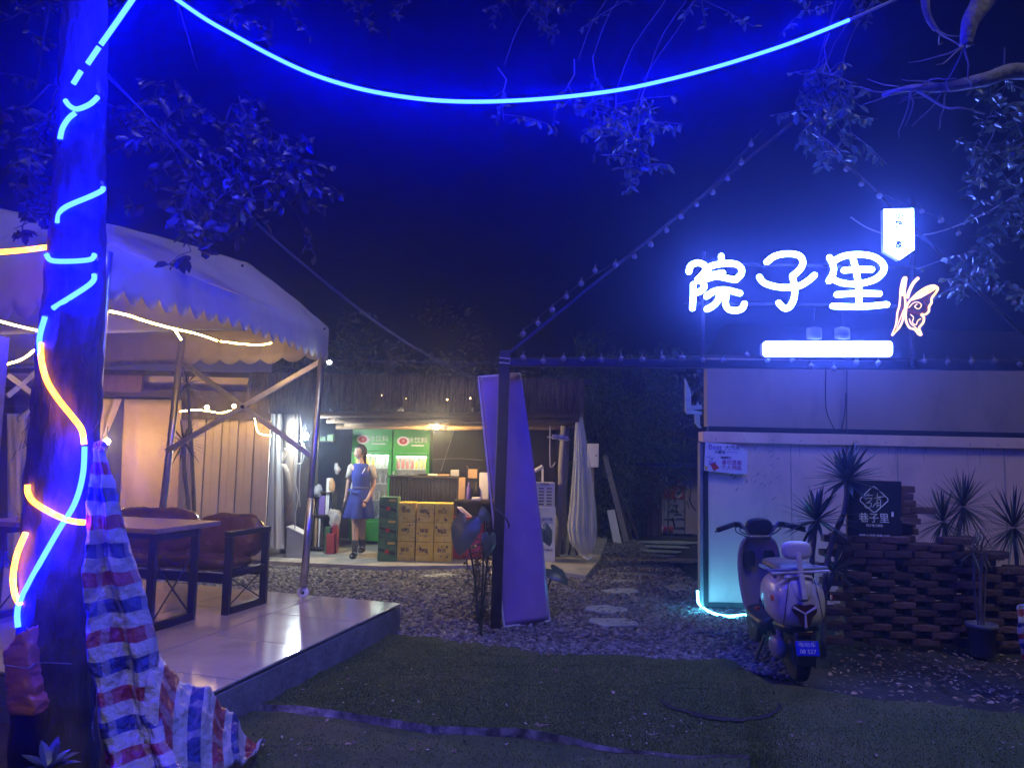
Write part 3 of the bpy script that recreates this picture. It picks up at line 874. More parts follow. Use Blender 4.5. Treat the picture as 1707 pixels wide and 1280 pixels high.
globes('bulb_string', 'bulb string going down the rafter from the gable top past the butterfly',
       [(1364, 225), (1390, 257), (1411, 282), (1436, 307), (1466, 327), (1537, 352), (1569, 368), (1598, 390), (1620, 420), (1636, 454), (1660, 482), (1691, 505)],
       [(1340, 200), (1400, 262), (1470, 322), (1560, 362), (1620, 415), (1660, 478), (1710, 518)], GY - .04)

# ------------------------------------------------------------------ lit sign: three big characters
SY = 6.52
def sp(cx, cy, y=SY): return at(1080 + cx / 2.7225, 320 + cy / 2.7225, y)
def character(label, strokes, r=.0265):
    c = thing('sign_character', label, 'sign', sp(*strokes[0][0]), 'glowing characters of the sign')
    for s in strokes:
        path = smooth_path([sp(a, b) for a, b in s], 6) if len(s) > 2 else [sp(*p) for p in s]
        d0, d1 = (path[0] - path[1]).normalized(), (path[-1] - path[-2]).normalized()
        ext = [path[0] + d0 * r * .9, path[0] + d0 * r * .5] + path + [path[-1] + d1 * r * .5, path[-1] + d1 * r * .9]
        rr = [r * .35, r * .85] + [r] * len(path) + [r * .85, r * .35]
        so = MB().tube(ext, rr, 8).build('stroke', 'sign_light', c, smooth=True)
        MB().tube([q + V((0, .034, 0)) for q in ext], [q * 1.12 for q in rr], 8).build('channel_back', 'dark_steel', so, smooth=True)
    return c
character('first glowing white sign character, the one left of the others',
    [[(186, 362), (196, 334), (228, 322), (258, 334), (262, 356), (244, 380), (226, 398)], [(226, 400), (250, 412), (254, 436), (236, 452), (222, 456)],
     [(206, 420), (206, 470), (202, 528)], [(333, 292), (335, 322)],
     [(282, 372), (268, 352), (290, 336), (340, 326), (392, 326), (422, 344), (424, 372), (398, 400)],
     [(268, 392), (296, 376), (340, 368)], [(268, 394), (310, 384), (350, 390), (398, 400)],
     [(266, 474), (300, 452), (350, 444), (418, 460)], [(330, 450), (318, 492), (294, 518), (268, 532)], [(360, 452), (352, 500), (366, 532), (402, 538), (428, 528), (438, 508)]])
character('second glowing white sign character, the middle one of three',
    [[(540, 318), (576, 292), (630, 281), (684, 288), (704, 318), (690, 352), (656, 382)], [(656, 382), (666, 432), (664, 480), (646, 518), (620, 528), (594, 504)],
     [(506, 386), (530, 414), (596, 432), (676, 430), (726, 404), (756, 378)]])
character('third glowing white sign character, beside the pennant and butterfly',
    [[(824, 298), (840, 330), (842, 366), (822, 404)], [(838, 318), (888, 292), (956, 284), (1024, 294), (1066, 326), (1068, 362), (1028, 398), (948, 418), (878, 412), (838, 394)],
     [(890, 356), (950, 352), (1016, 352)], [(932, 306), (948, 372), (958, 450), (958, 514)], [(858, 466), (950, 460), (1050, 462)], [(840, 518), (960, 521), (1084, 511)]])
# lit pennant and bar
pn = thing('sign_pennant', 'glowing white pennant sign with pointed lower end', 'sign', at(1498, 432, SY))
MB().prism([at(1474, 349, SY), at(1523, 348, SY), at(1524, 416, SY), at(1500, 433, SY), at(1475, 418, SY)], (0, .012, 0)).build('face', 'sign_light', pn)
MB().prism([at(1473.4, 348.4, SY + .013), at(1523.6, 347.4, SY + .013), at(1524.6, 416.4, SY + .013), at(1500, 433.6, SY + .013), at(1474.4, 418.4, SY + .013)], (0, .06, 0)).build('box', 'white_plastic', pn)
for i, (ch, px, py) in enumerate((('小', 1499, 359), ('院', 1499, 375), ('酒', 1500, 392), ('家', 1499, 409))):
    text(ch, .072, 'violet_ink', pn, at(px, py, SY - .004), (1, 0, 0), (0, 0, 1), name='faint_character', bold=.0035)
br = thing('sign_bar', 'glowing white rounded bar below the three characters', 'sign', at(1380, 595, SY))
pl = []
x0, x1, y0, y1, rr_ = 1272, 1488, 568.5, 594.5, 7
for cx, cy_, a0 in ((x1 - rr_, y0 + rr_, -90), (x1 - rr_, y1 - rr_, 0), (x0 + rr_, y1 - rr_, 90), (x0 + rr_, y0 + rr_, 180)):
    for k in range(5):
        a = math.radians(a0 + k * 22.5)
        pl.append(at(cx + rr_ * math.cos(a), cy_ + rr_ * math.sin(a), SY))
MB().prism(pl, (0, .012, 0)).build('face', 'sign_light', br)
MB().prism([p + V((0, .013, 0)) for p in pl], (0, .07, 0)).build('box', 'white_plastic', br)
for (u0, lab) in ((1345, 'small pale paper lantern above the glowing bar, left of its twin'), (1392, 'small pale paper lantern above the glowing bar, nearest the butterfly')):
    lt = thing('paper_lantern', lab, 'lantern', at(u0 + 12, 568, SY + .05), 'small paper lanterns under the characters')
    MB().lathe([(.03, 0), (.062, .01), (.066, .05), (.062, .10), (.03, .112)], at(u0 + 12, 567, SY + .05), 14).build('shade', 'lantern_paper', lt, smooth=True)
    MB().tube([at(u0 + 12, 546, SY + .05), at(u0 + 14, 512, SY + .1)], .003, 5).build('cord', 'cable', lt)

# neon butterfly
bf = thing('neon_butterfly', 'glowing warm white butterfly with patterned wings beside the sign', 'butterfly light', at(1507, 560, SY - .1))
def bp_(x, y, d=0.0): return at(1470 + x / 9.845, 440 + y / 9.845, SY - .12 + d)
rw = [(400, 720), (430, 650), (500, 560), (620, 450), (740, 380), (850, 355), (920, 400), (880, 480), (820, 560), (815, 640), (775, 700), (770, 780), (710, 830), (640, 825), (690, 880), (680, 960), (640, 1010), (610, 1060), (650, 1160), (600, 1150), (540, 1075), (460, 1050), (405, 960), (390, 850)]
lw = [(380, 720), (385, 620), (372, 480), (395, 300), (400, 225), (350, 240), (310, 400), (300, 560), (285, 700), (255, 800), (245, 930), (215, 1060), (165, 1175), (215, 1120), (290, 1040), (340, 930), (360, 800)]
MB().prism([bp_(x, y, .012 + (x - 400) * .00008) for x, y in rw], (0, .008, 0)).build('wing', 'wing_dark', bf)
MB().prism([bp_(x, y, .012) for x, y in lw], (0, .008, 0)).build('wing', 'wing_dark', bf)
MB().tube(smooth_path([bp_(x, y, (x - 400) * .00008) for x, y in rw + rw[:1]], 3), .0085, 6).build('wing_outline', 'butterfly_light', bf)
MB().tube(smooth_path([bp_(x, y) for x, y in lw + lw[:1]], 3), .0075, 6).build('wing_outline', 'butterfly_light', bf)
MB().tube(smooth_path([bp_(415, 560), bp_(450, 450), bp_(520, 310), bp_(600, 230)], 4), .013, 7).build('antenna', 'butterfly_light', bf)
MB().tube(smooth_path([bp_(340, 520), bp_(345, 380), bp_(375, 235)], 4), .014, 7).build('antenna', 'butterfly_light', bf)
MB().prism([bp_(x, y, .004) for x, y in ((470, 610), (560, 510), (700, 420), (850, 370), (900, 405), (800, 470), (640, 560))], (0, .006, 0)).build('bright_field', 'butterfly_light', bf)
for pts, m_ in (([(440, 720), (520, 640), (600, 630), (650, 680), (600, 740), (540, 700), (580, 660)], 'butterfly_light'), ([(460, 745), (560, 790), (680, 790), (740, 720), (690, 600), (760, 590)], 'butterfly_red'), ([(760, 560), (800, 470), (775, 460)], 'butterfly_red'),
                ([(470, 830), (520, 880), (500, 960), (560, 1000), (590, 930), (640, 900)], 'butterfly_light'), ([(430, 780), (540, 815), (640, 830)], 'butterfly_red'),
                ([(450, 900), (480, 980), (560, 1050), (620, 1130)], 'butterfly_light'), ([(330, 640), (310, 800), (250, 1000), (200, 1120)], 'butterfly_red'), ([(350, 760), (300, 900), (240, 1060)], 'butterfly_light')):
    MB().tube(smooth_path([bp_(x, y, -.003 + (x - 400) * .00008) for x, y in pts], 4), .0038, 5).build('wing_vein', m_, bf)
MB().tube([bp_(380, 590, .01), bp_(385, 740, .01), bp_(375, 800, .01)], .009, 7).build('body', 'dark_steel', bf)

# hanging rope behind the pennant
o = MB().tube(smooth_path([at(1418, 362, 6.9), at(1450, 382, 6.9), at(1495, 393, 6.9), at(1560, 388, 6.8), at(1640, 357, 6.6), at(1720, 308, 6.4)], 6), .007, 6).build('rope', 'rope', smooth=True)
tag(o, 'slack pale rope hanging behind the pennant sign', 'rope')

# ------------------------------------------------------------------ steel bracket on the wall corner
bk = thing('wall_bracket', 'steel lamp bracket, green light put into its colour, sticking out at the wall corner', 'bracket', at(1168, 690, WY))
by = WY - .02
MB().prism([at(1143, 631, by), at(1152, 652, by), at(1152, 690, by), at(1146, 690, by), at(1143, 684, by)], (0, .05, 0)).build('plate', 'green_tinted_steel', bk, bevel=.003)
MB().prism([at(1146, 676, by - .004), at(1170, 675, by - .004), at(1170, 682, by - .004), at(1152, 683, by - .004), at(1170, 686, by - .004), at(1170, 691, by - .004), at(1150, 689, by - .004), at(1146, 684, by - .004)], (0, .07, 0)).build('arm', 'green_tinted_steel', bk, bevel=.003)
MB().prism([at(1159, 689, by + .008), at(1167, 689, by + .008), at(1167, 708, by + .008), at(1170, 713, by + .008), at(1165, 713, by + .008), at(1159, 705, by + .008)], (0, .04, 0)).build('hook', 'green_tinted_steel', bk, bevel=.003)
MB().tube([at(1163, 672, by - .01), at(1163, 677, by - .01)], .012, 8).build('bolt', 'green_tinted_steel', bk)

# cyan light rope along the foot of the wall
cr = thing('cyan_light_rope', 'glowing cyan light rope at the foot of the white wall', 'light rope', gnd(1168, 1010))
pts = [at(1163, 985, 7.72), at(1164, 1003, 7.66), gnd(1170, 1016), gnd(1186, 1026), gnd(1212, 1032), gnd(1240, 1030), gnd(1266, 1030), gnd(1290, 1034), gnd(1320, 1030)]
pts = [V((p.x, p.y, max(p.z, .03))) for p in pts]
MB().tube(smooth_path(pts, 6), .011, 6).build('tube', 'led_cyan', cr)

# ------------------------------------------------------------------ openwork brick wall
BY = 6.5
bw = thing('openwork_brick_wall', 'low loose brick wall stacked with gaps behind the plants', 'brick wall', (at(1390, 1070, BY).x, BY, 0))
bl, bh, bd = .235, .056, .112
_bm = MB().box((0, 0, 0), (bl, bd, bh)).mesh('brick')
_bm.materials.append(M['brick'])
def brick(x, y, z, rot=0.0, end=False):
    o = bpy.data.objects.new('brick', _bm)
    COL.objects.link(o)
    o.parent = bw
    o.location = (x - bw['_o'][0], y - bw['_o'][1], z)
    o.rotation_euler = (random.gauss(0, .012), random.gauss(0, .012), rot + random.gauss(0, .045) + (math.pi / 2 if end else 0))
    o.scale = (random.uniform(.93, 1.03), random.uniform(.94, 1.04), random.uniform(.93, 1.02))
    if not o.modifiers:
        md = o.modifiers.new('bevel', 'BEVEL'); md.width = .006; md.segments = 1
random.seed(21)
xa = at(1392, 1000, BY).x
rows = 15
for r in range(rows):
    z = .03 + r * (bh + .003) + bh / 2
    pitch = .355 if r < 11 else .25
    off = (r % 2) * pitch / 2
    xend = at(1660, 1000, BY).x if r < 13 else at(1600, 1000, BY).x
    if r < 11: xend = 4.75
    k = 0
    while True:
        x = xa + off + k * pitch + random.gauss(0, .012)
        k += 1
        if x > xend: break
        if r == rows - 1 and random.random() < .25: continue
        brick(x, BY + random.gauss(0, .008), z)
        if True:
            brick(x + pitch / 2, BY + .125 + random.gauss(0, .01), z)  # back row added behind the gaps to stand in for the shadow there
# brick pier carrying the board
px0 = at(1508, 900, BY + .2).x
for r in range(15, 22):
    z = .03 + r * (bh + .003) + bh / 2
    brick(px0 - .05 + random.gauss(0, .012), BY + .16, z)
    if r in (17, 19): brick(px0 - .30, BY + .16, z)
    if r == 18: brick(px0 + .12, BY + .16, z)
MB().beam(at(1498, 866, BY + .05), at(1532, 869, BY + .05), .06, .05).build('timber_end', 'timber', bw)

# black board with line drawing and writing
KB = BY - .02
bs = thing('black_signboard', 'black board with white diamond emblem and writing above the bricks', 'signboard', at(1458, 912, KB))
c0, c1, c2, c3 = at(1412, 799, KB + .10), at(1503, 802, KB + .10), at(1504, 912, KB), at(1412, 910, KB)
nrm = (c1 - c0).cross(c3 - c0).normalized()
if nrm.y > 0: nrm = -nrm
MB().prism([c0, c1, c2, c3], -nrm * .03).build('board', 'sign_black', bs, bevel=.004)
def kb(px, py):
    """point on the front of the board"""
    d = _ray(px, py); t = (c0 + nrm * .003 - CAM).dot(nrm) / d.dot(nrm)
    return CAM + d * t
def kline(pts, r=.0035, mname='sign_line', nm='emblem_line', sm=True):
    p = [kb(*q) for q in pts]
    MB().tube(smooth_path(p, 3) if sm and len(p) > 2 else p, r, 5).build(nm, mname, bs)
kline([(1454, 811), (1458, 811), (1480, 831), (1480, 835), (1460, 853), (1455, 853), (1434, 835), (1434, 831), (1454, 811)], .0042, sm=False)
for s in ([(1440, 826), (1455, 825)], [(1447, 822), (1448, 826)], [(1442, 831), (1454, 830), (1446, 838)], [(1444, 838), (1452, 838), (1451, 845), (1443, 846), (1441, 840)], [(1458, 830), (1468, 829)], [(1463, 822), (1463, 828), (1476, 827)], [(1462, 833), (1462, 846)], [(1462, 833), (1468, 833), (1467, 848)], [(1462, 838), (1467, 838)], [(1462, 842), (1467, 842)], [(1455, 845), (1460, 838)]):
    kline(s, .0028)
bR, bU = (kb(1490, 860) - kb(1430, 858)).normalized(), (kb(1458, 820) - kb(1458, 860)).normalized()
S2 = KB / FPX
text('巷子里', 17 * S2, 'sign_line', bs, kb(1457, 864), bR, bU, squash=1.0)
MB().prism([kb(1486, 853), kb(1489.5, 853), kb(1489.5, 861), kb(1486, 861)], nrm * .002).build('seal', 'sign_line', bs)
text('院子里小酒馆', 4.6 * S2, 'sign_line', bs, kb(1458, 876), bR, bU)
text('烧烤·小龙虾·海鲜·小炒', 5.2 * S2, 'sign_line', bs, kb(1458, 893), bR, bU)
# ------------------------------------------------------------------ tree wrapped in light rope
random.seed(5)
TY = 3.42
tr = thing('roped_tree', 'thick straight tree trunk wrapped in blue and orange light rope', 'tree', gnd(100, 1300))
axis = [(88, 1375, .200), (90, 1290, .175), (92, 1150, .155), (95, 1000, .142), (100, 850, .138), (110, 700, .136), (121, 560, .130), (127, 430, .116), (133, 300, .105), (138, 150, .098), (141, 0, .095), (143, -200, .09), (150, -420, .08)]
cl = smooth_path([at(a, b, TY) for a, b, _ in axis], 16)
rs = []
for i in range(len(axis) - 1):
    for k in range(16): rs.append(lerp(axis[i][2], axis[i + 1][2], k / 16))
rs.append(axis[-1][2])
tm = MB()
rings = []
for i, (p, r) in enumerate(zip(cl, rs)):
    ring = []
    for k in range(56):
        a = 2 * math.pi * k / 56
        q = r * (1 + .045 * nz((math.cos(a) * 9, math.sin(a) * 9, p.z * 11), 1.0, 12) - .05 * max(0, nz((math.cos(a) * 2.2, math.sin(a) * 2.2, p.z * 9), 1.0, 21) - .25) + .07 * nz((math.cos(a) * 1.4, math.sin(a) * 1.4, p.z * 2.0), 1.0, 2) + .05 * nz((math.cos(a) * 4, math.sin(a) * 4, p.z * 7), 1.0, 6) + .018 * math.sin(p.z * 34 + math.sin(a)))
        ring.append(p + V((math.cos(a) * q, math.sin(a) * q, 0)))
    rings.append(ring)
tm.loft(rings)
trunk = tm.build('trunk', 'bark', tr, smooth=True)
def trunk_c(z):
    for a, b, r0, r1 in zip(cl, cl[1:], rs, rs[1:]):
        if a.z <= z <= b.z:
            t = (z - a.z) / (b.z - a.z)
            return a.lerp(b, t), lerp(r0, r1, t)
    return (cl[0], rs[0]) if z < cl[0].z else (cl[-1], rs[-1])
def on_trunk(px, py, out=.014):
    """where this sight line meets the bark (or passes beside it)"""
    p = at(px, py, TY); c, r = trunk_c(p.z)
    dx = max(-r - out, min(r + out, p.x - c.x))
    y = c.y - math.sqrt(max((r * .9) ** 2, (r + out) ** 2 - dx * dx)) - .014
    return at(px, py, y)
def behind(py0, px, py):
    p = at(px, py, TY); c, r = trunk_c(p.z)
    return V((c.x + (p.x - c.x) * .4, c.y + r + .02, p.z))
# loose strips and fibres of bark
fb = MB()
for _ in range(46):
    z = random.uniform(.3, 3.4); c, r = trunk_c(z); a = random.uniform(math.pi, 2 * math.pi)
    p = c + V((math.cos(a), math.sin(a), 0)) * (r + .004)
    pts = [p]
    for k in range(5): pts.append(pts[-1] + V((random.gauss(0, .012), random.gauss(-.002, .004), random.uniform(-.06, .03))))
    fb.tube(pts, .0016, 4)
fb.build('vine', 'bark', trunk)

# blue light rope round the trunk
R_ROPE = .0112
blue = thing('blue_light_rope', 'glowing blue light rope winding up the tree trunk', 'light rope', gnd(60, 1290))
segs = [
    [(30, 1045), (30, 1012), (50, 968), (95, 888), (124, 840), (138, 792), (141, 744)],
    [(67, 590), (66, 562), (75, 528)],
    [(88, 514), (150, 474), (157, 458)],
    [(158, 424), (150, 433), (112, 436), (85, 434), (77, 424)],
    [(96, 372), (99, 356), (112, 344), (150, 328), (170, 318), (172, 312)],
    [(100, 232), (104, 214), (114, 198), (125, 189)],
    [(163, 162), (150, 174), (130, 182), (117, 178), (109, 168)],
]
prev_end = None
for i, s in enumerate(segs):
    MB().tube(smooth_path([on_trunk(*p) for p in s], 5), R_ROPE, 7).build('lit_length', 'led_blue', blue, smooth=True)
for a, b in (((75, 528), (88, 514)), ((157, 458), (158, 424)), ((77, 424), (96, 372)), ((172, 312), (100, 232)), ((125, 189), (163, 162))):
    m = behind(0, (a[0] + b[0]) / 2, (a[1] + b[1]) / 2)
    MB().tube(smooth_path([on_trunk(*a, out=.010), m, on_trunk(*b, out=.010)], 5), R_ROPE * .8, 6).build('dark_length', 'led_off', blue)
for s in ([(122, 140), (135, 119)], [(146, 107), (165, 79)], [(168, 75), (195, 37), (222, -2), (255, -50)]):
    ys = [3.26, 3.24, 3.22, 3.2]
    MB().tube([at(x, y, ys[min(k, 3)]) for k, (x, y) in enumerate(s)], R_ROPE, 7).build('lit_length', 'led_blue', blue)
org = thing('orange_light_rope', 'glowing orange light rope looped round the same trunk', 'light rope', gnd(40, 1290))
for s in ([(68, 572), (69, 600), (78, 634), (96, 664), (120, 694), (136, 716), (140, 740)], [(46, 808), (47, 822), (58, 838), (92, 858), (118, 868), (142, 871)], [(43, 888), (29, 922), (22, 960), (25, 990), (34, 1008)]):
    MB().tube(smooth_path([on_trunk(*p, out=.016) for p in s], 5), R_ROPE, 7).build('lit_length', 'led_orange', org, smooth=True)
MB().tube(smooth_path([at(-30, 422, 3.3), at(30, 418, 3.35), at(85, 411, 3.4)], 4), R_ROPE, 7).build('lit_length', 'led_orange', org)

# overhead blue light rope
ov = thing('overhead_light_rope', 'long glowing blue light rope sagging across the entrance', 'light rope', at(290, 0, 3.5))
op = [(258, -26), (295, 0), (345, 34), (400, 65), (460, 97), (520, 124), (590, 146), (660, 160), (730, 168), (800, 170), (880, 167), (960, 160), (1040, 149), (1110, 134), (1180, 116), (1250, 95), (1330, 68), (1415, 34)]
pp = [at(a, b, 3.5 + .5 * (a - 258) / 1160) for a, b in op]
MB().tube(smooth_path(pp, 4), .0098, 8).build('lit_length', 'led_blue', ov, smooth=True)
MB().tube([pp[-1], at(1490, 1, 4.03), at(1600, -50, 4.1)], .008, 6).build('dark_length', 'led_off', ov)

# thin cables
def cable(label, pts, r=.004, m_='grey_wire'):
    o = MB().tube(smooth_path(pts, 6), r, 5).build('cable', m_, smooth=True)
    return tag(o, label, 'cable')
cable('thin steel cable slanting from the roped trunk down to the leaning panel', [at(180, 130, 3.5), at(300, 246, 3.9), at(440, 382, 4.6), at(570, 492, 5.3), at(690, 578, 5.9), at(800, 632, 6.55)], .0035)
cable('second thin cable running just below the slanting steel cable', [at(178, 122, 3.5), at(304, 253, 3.95), at(444, 389, 4.7), at(572, 497, 5.4), at(692, 582, 6.0), at(798, 636, 6.6)], .0025)
cable('taut thin cable from the tent corner to the dark post', [at(552, 601, 6.5), at(690, 603, 6.55), at(836, 606, 6.62)], .004)
cable('thin wire crossing above the bamboo toward the wall bracket', [at(1020, 690, 12), at(1090, 712, 10), at(1172, 738, 7.9)], .006, 'cable')
cable('pale wire rising from the bamboo toward the wall corner', [at(1095, 735, 12), at(1120, 722, 10.5), at(1170, 700, 9)], .006)

# ------------------------------------------------------------------ tent
ta = gnd(505, 997, PZ)
AY = ta.y
tent = thing('canopy_tent', 'white canvas canopy tent with scalloped valance on steel poles', 'tent', ta)
CYD, BYD = 3.62, 6.85
A_e, A_v = at(547, 547, AY), at(545, 600, AY)
C_e = at(176, 408, CYD)
D_e = at(-330, 470, 4.1)
R1, R2 = at(414, 439, 6.1), at(182, 373, 5.15)
R3 = at(-150, 330, 5.0)
B_e = at(300, 552, BYD); F_e = at(-60, 560, 7.9)
def canvas_patch(e0, e1, ridge, nu=46, nv=18, sag=.02, seed=0.0, out=1):
    rows = []
    for j in range(nv + 1):
        v = j / nv; row = []
        for i in range(nu + 1):
            u = i / nu
            e = e0.lerp(e1, u); r = poly_at(ridge, u)
            p = e.lerp(r, v)
            s = sag * math.sin(math.pi * v) * math.sin(math.pi * min(1, u * 1.02))
            p = p + V((0, 0, -s + .011 * nz((u * 5 + v * 2.2, v * 2.0, seed), 1.0, 1) + .006 * nz((u * 14 - v * 6, v * 5, seed), 1.0, 7)))
            row.append(p)
        rows.append(row)
    return rows
r_front = canvas_patch(C_e, A_e, [R2, R2.lerp(R1, .5) + V((0, 0, .01)), R1, R1.lerp(A_e, .55) + V((0, 0, .02)), A_e], seed=1)
MB().grid(r_front).build('roof_panel', 'canvas', tent, smooth=True, thick=.003)
MB().grid(canvas_patch(D_e, C_e, [R3, R2], sag=.10, seed=4)).build('roof_panel', 'canvas', tent, smooth=True, thick=.003)
MB().grid(canvas_patch(A_e, F_e, [A_e, R1.lerp(A_e, .4), R1, R2 + V((0, .05, .0)), R3 + V((0, .3, 0))], seed=8)).build('roof_panel', 'canvas_warm', tent, smooth=True, thick=.003)
def valance(top, bot, n_scal, material, amp=.065, nu=160, bow=0.0):
    rows = [[], [], [], []]
    for i in range(nu + 1):
        u = i / nu
        a = top(u); b = bot(u)
        sc = amp * (abs(math.sin(math.pi * u * n_scal)) ** .8)
        b = b - V((0, 0, sc - amp * .4))
        for k, t in enumerate((0, .4, .75, 1)):
            p = a.lerp(b, t)
            p = p + V((0, -1, 0)) * (.004 * math.sin(u * n_scal * 6.28 + 1) * t + .006 * nz((u * 9, t, 3), 1, 2) * t)
            rows[k].append(p)
    return MB().grid(rows).build('valance', material, tent, smooth=True, thick=.002)
front_bot = [at(176, 486, CYD), at(245, 508, 4.1), at(300, 524, 4.6), at(340, 537, 5.0), at(400, 556, 5.5), at(450, 569, 5.9), at(500, 583, 6.25), at(545, 598, AY)]
valance(lambda u: C_e.lerp(A_e, u), lambda u: V((*(C_e.lerp(A_e, u) + V((.012, -.012, 0))).xy, poly_at(front_bot, u).z)), 20, 'canvas')
back_bot = [at(545, 592, AY + .02), at(450, 600, 6.65), at(330, 602, 6.8), at(300, 600, 6.85)]
valance(lambda u: A_e.lerp(B_e, u) + V((0, .03, 0)), lambda u: poly_at(back_bot, u) + V((0, .03, 0)), 7, 'canvas_warm', amp=.05)
left_bot = [at(300, 603, 6.87), at(180, 605, 7.0), at(-60, 612, 7.4)]
valance(lambda u: B_e.lerp(F_e, u) + V((0, .03, 0)), lambda u: poly_at(left_bot, u) + V((0, .03, 0)), 12, 'canvas_warm', amp=.03)
near_bot = [at(-330, 560, 4.1), at(0, 523, 3.8), at(176, 500, CYD)]
valance(lambda u: D_e.lerp(C_e, u), lambda u: poly_at(near_bot, u), 14, 'canvas')
# grommets along the roof hem
for px, py, d in ((404, 443, 5.95), (404, 491, 5.6), (483, 523, 6.1), (541, 548, 6.5)):
    MB().blob(at(px, py, d - .05), .011, 8, 5).build('grommet', 'dark_steel', tent)
# poles and scissor braces
MB().tube([ta + V((0, 0, .12)), at(536, 596, AY)], .028, 12).build('pole', 'steel', tent, smooth=True)
MB().tube([ta + V((0, 0, .10)), at(518, 830, AY)], .034, 12).build('pole', 'steel', tent, smooth=True)
MB().tube([at(146, 790, CYD), at(152, 745, CYD), at(172, 470, CYD), at(178, 420, CYD)], .030, 12).build('pole', 'steel', tent, smooth=True)
MB().tube([V((at(146, 790, CYD).x, CYD, PZ)), at(146, 790, CYD)], .034, 12).build('pole', 'steel', tent, smooth=True)
pb0 = at(292, 730, BYD)
MB().tube([V((pb0.x - .12, BYD, PZ)), at(277, 800, BYD), at(304, 560, BYD)], .030, 12).build('pole', 'steel', tent, smooth=True)
MB().tube([at(304, 602, BYD), at(180, 606, 7.0), at(-60, 612, 7.4)], .022, 8).build('eave_bar', 'steel', tent)
MB().tube([at(290, 548, BYD - .05), at(303, 570, BYD - .02)], .012, 8).build('strut', 'steel', tent)
MB().beam(at(303, 603, BYD - .05), at(524, 764, AY + .03), .030, .045).build('scissor_brace', 'steel', tent, bevel=.003)
MB().beam(at(537, 601, AY + .02), at(277, 752, BYD - .08), .030, .045).build('scissor_brace', 'steel', tent, bevel=.003)
MB().blob(at(404, 678, 6.62), .018, 10, 6).build('pivot', 'dark_steel', tent)
for a, b in (((12, 625), (66, 665)), ((12, 660), (60, 620)), ((30, 700), (66, 670))):
    MB().beam(at(*a, 6.0), at(*b, 6.2), .022, .04).build('scissor_brace', 'steel', tent)
MB().beam(at(8, 684, 7.0), at(66, 684, 7.0), .04, .05).build('eave_bar', 'dark_steel', tent)
# caster under the far right pole
cw = ta + V((0, 0, .05))
MB().lathe([(.02, -.017), (.047, -.015), (.05, -.008), (.05, .008), (.047, .015), (.02, .017)], cw, 20, Matrix.Rotation(math.radians(80), 3, 'X')).build('caster', 'white_plastic', tent, smooth=True)
MB().tube([cw + V((0, -.02, 0)), cw + V((0, .02, 0))], .014, 10).build('caster_hub', 'dark_steel', tent)
MB().beam(cw + V((-.014, -.024, .0)), cw + V((0, -.024, .10)), .02, .006).build('caster_fork', 'steel', tent)

# warm light strip under the eave
ws = thing('warm_light_strip', 'glowing warm light strip under the tent eave', 'light strip', at(190, 520, 3.75))
def strip(pts, root, m_='led_warm', r=.0052):
    MB().tube(smooth_path(pts, 5), r, 6).build('tube', m_, root)
strip([at(184, 519, 3.75), at(215, 526, 3.95), at(245, 536, 4.4), at(290, 548, 5.0), at(330, 557, 5.5), at(362, 568, 5.9)], ws)
strip([at(368, 569, 5.95), at(400, 573, 6.15), at(432, 575, 6.3), at(452, 572, 6.4)], ws)
strip([at(290, 548, 6.3), at(302, 566, 6.4)], ws, r=.007)
ws2 = thing('warm_light_strip', 'short glowing warm strips beside the trunk at the frame edge', 'light strip', at(0, 535, 4.2))
strip([at(-20, 530, 4.3), at(20, 541, 4.4), at(62, 551, 4.5)], ws2)
strip([at(12, 607, 4.4), at(40, 597, 4.5), at(66, 576, 4.6)], ws2)

# ------------------------------------------------------------------ table and bench on the platform
def frame(o_, e_, l_):
    return lambda a, b, z: V((o_.x, o_.y, 0)) + e_ * a + l_ * b + V((0, 0, z))
e2 = V((.235, .972, 0)); l2 = V((-.972, .235, 0))
tb0 = gnd(247, 1054, PZ)
T = frame(tb0, e2, l2)
tbl = thing('wooden_table', 'wooden table with black metal frame legs on the tiles', 'table', tb0)
zt_ = .965
MB().prism([T(-.12, -.10, zt_ - .035), T(.62, -.10, zt_ - .035), T(.62, 1.4, zt_ - .035), T(-.12, 1.4, zt_ - .035)], (0, 0, .035)).build('tabletop', 'table_wood', tbl, bevel=.004)
for b in (0, 1.3):
    for a in (0, .46):
        MB().beam(T(a, b, PZ), T(a, b, zt_ - .037), .05).build('leg', 'black_paint', tbl, bevel=.003)
    MB().beam(T(.025, b, PZ + .025), T(.435, b, PZ + .025), .05).build('foot_rail', 'black_paint', tbl)
    MB().beam(T(.025, b, zt_ - .075), T(.435, b, zt_ - .075), .05).build('top_rail', 'black_paint', tbl)
    MB().tube([T(.03, b, PZ + .06), T(.43, b, zt_ - .25)], .006, 6).build('cross_wire', 'black_paint', tbl)
    MB().tube([T(.43, b + .006, PZ + .06), T(.03, b + .006, zt_ - .25)], .006, 6).build('cross_wire', 'black_paint', tbl)
MB().beam(T(.23, .03, zt_ - .09), T(.23, 1.27, zt_ - .09), .04).build('under_beam', 'black_paint', tbl)
bn0 = gnd(376, 1024, PZ)
B_ = frame(bn0, V((.262, .965, 0)), l2)
bn = thing('lounge_bench', 'black metal lounge bench with brown leather cushions', 'bench', bn0)
BLN, BDP, AZ = 1.55, .50, .84
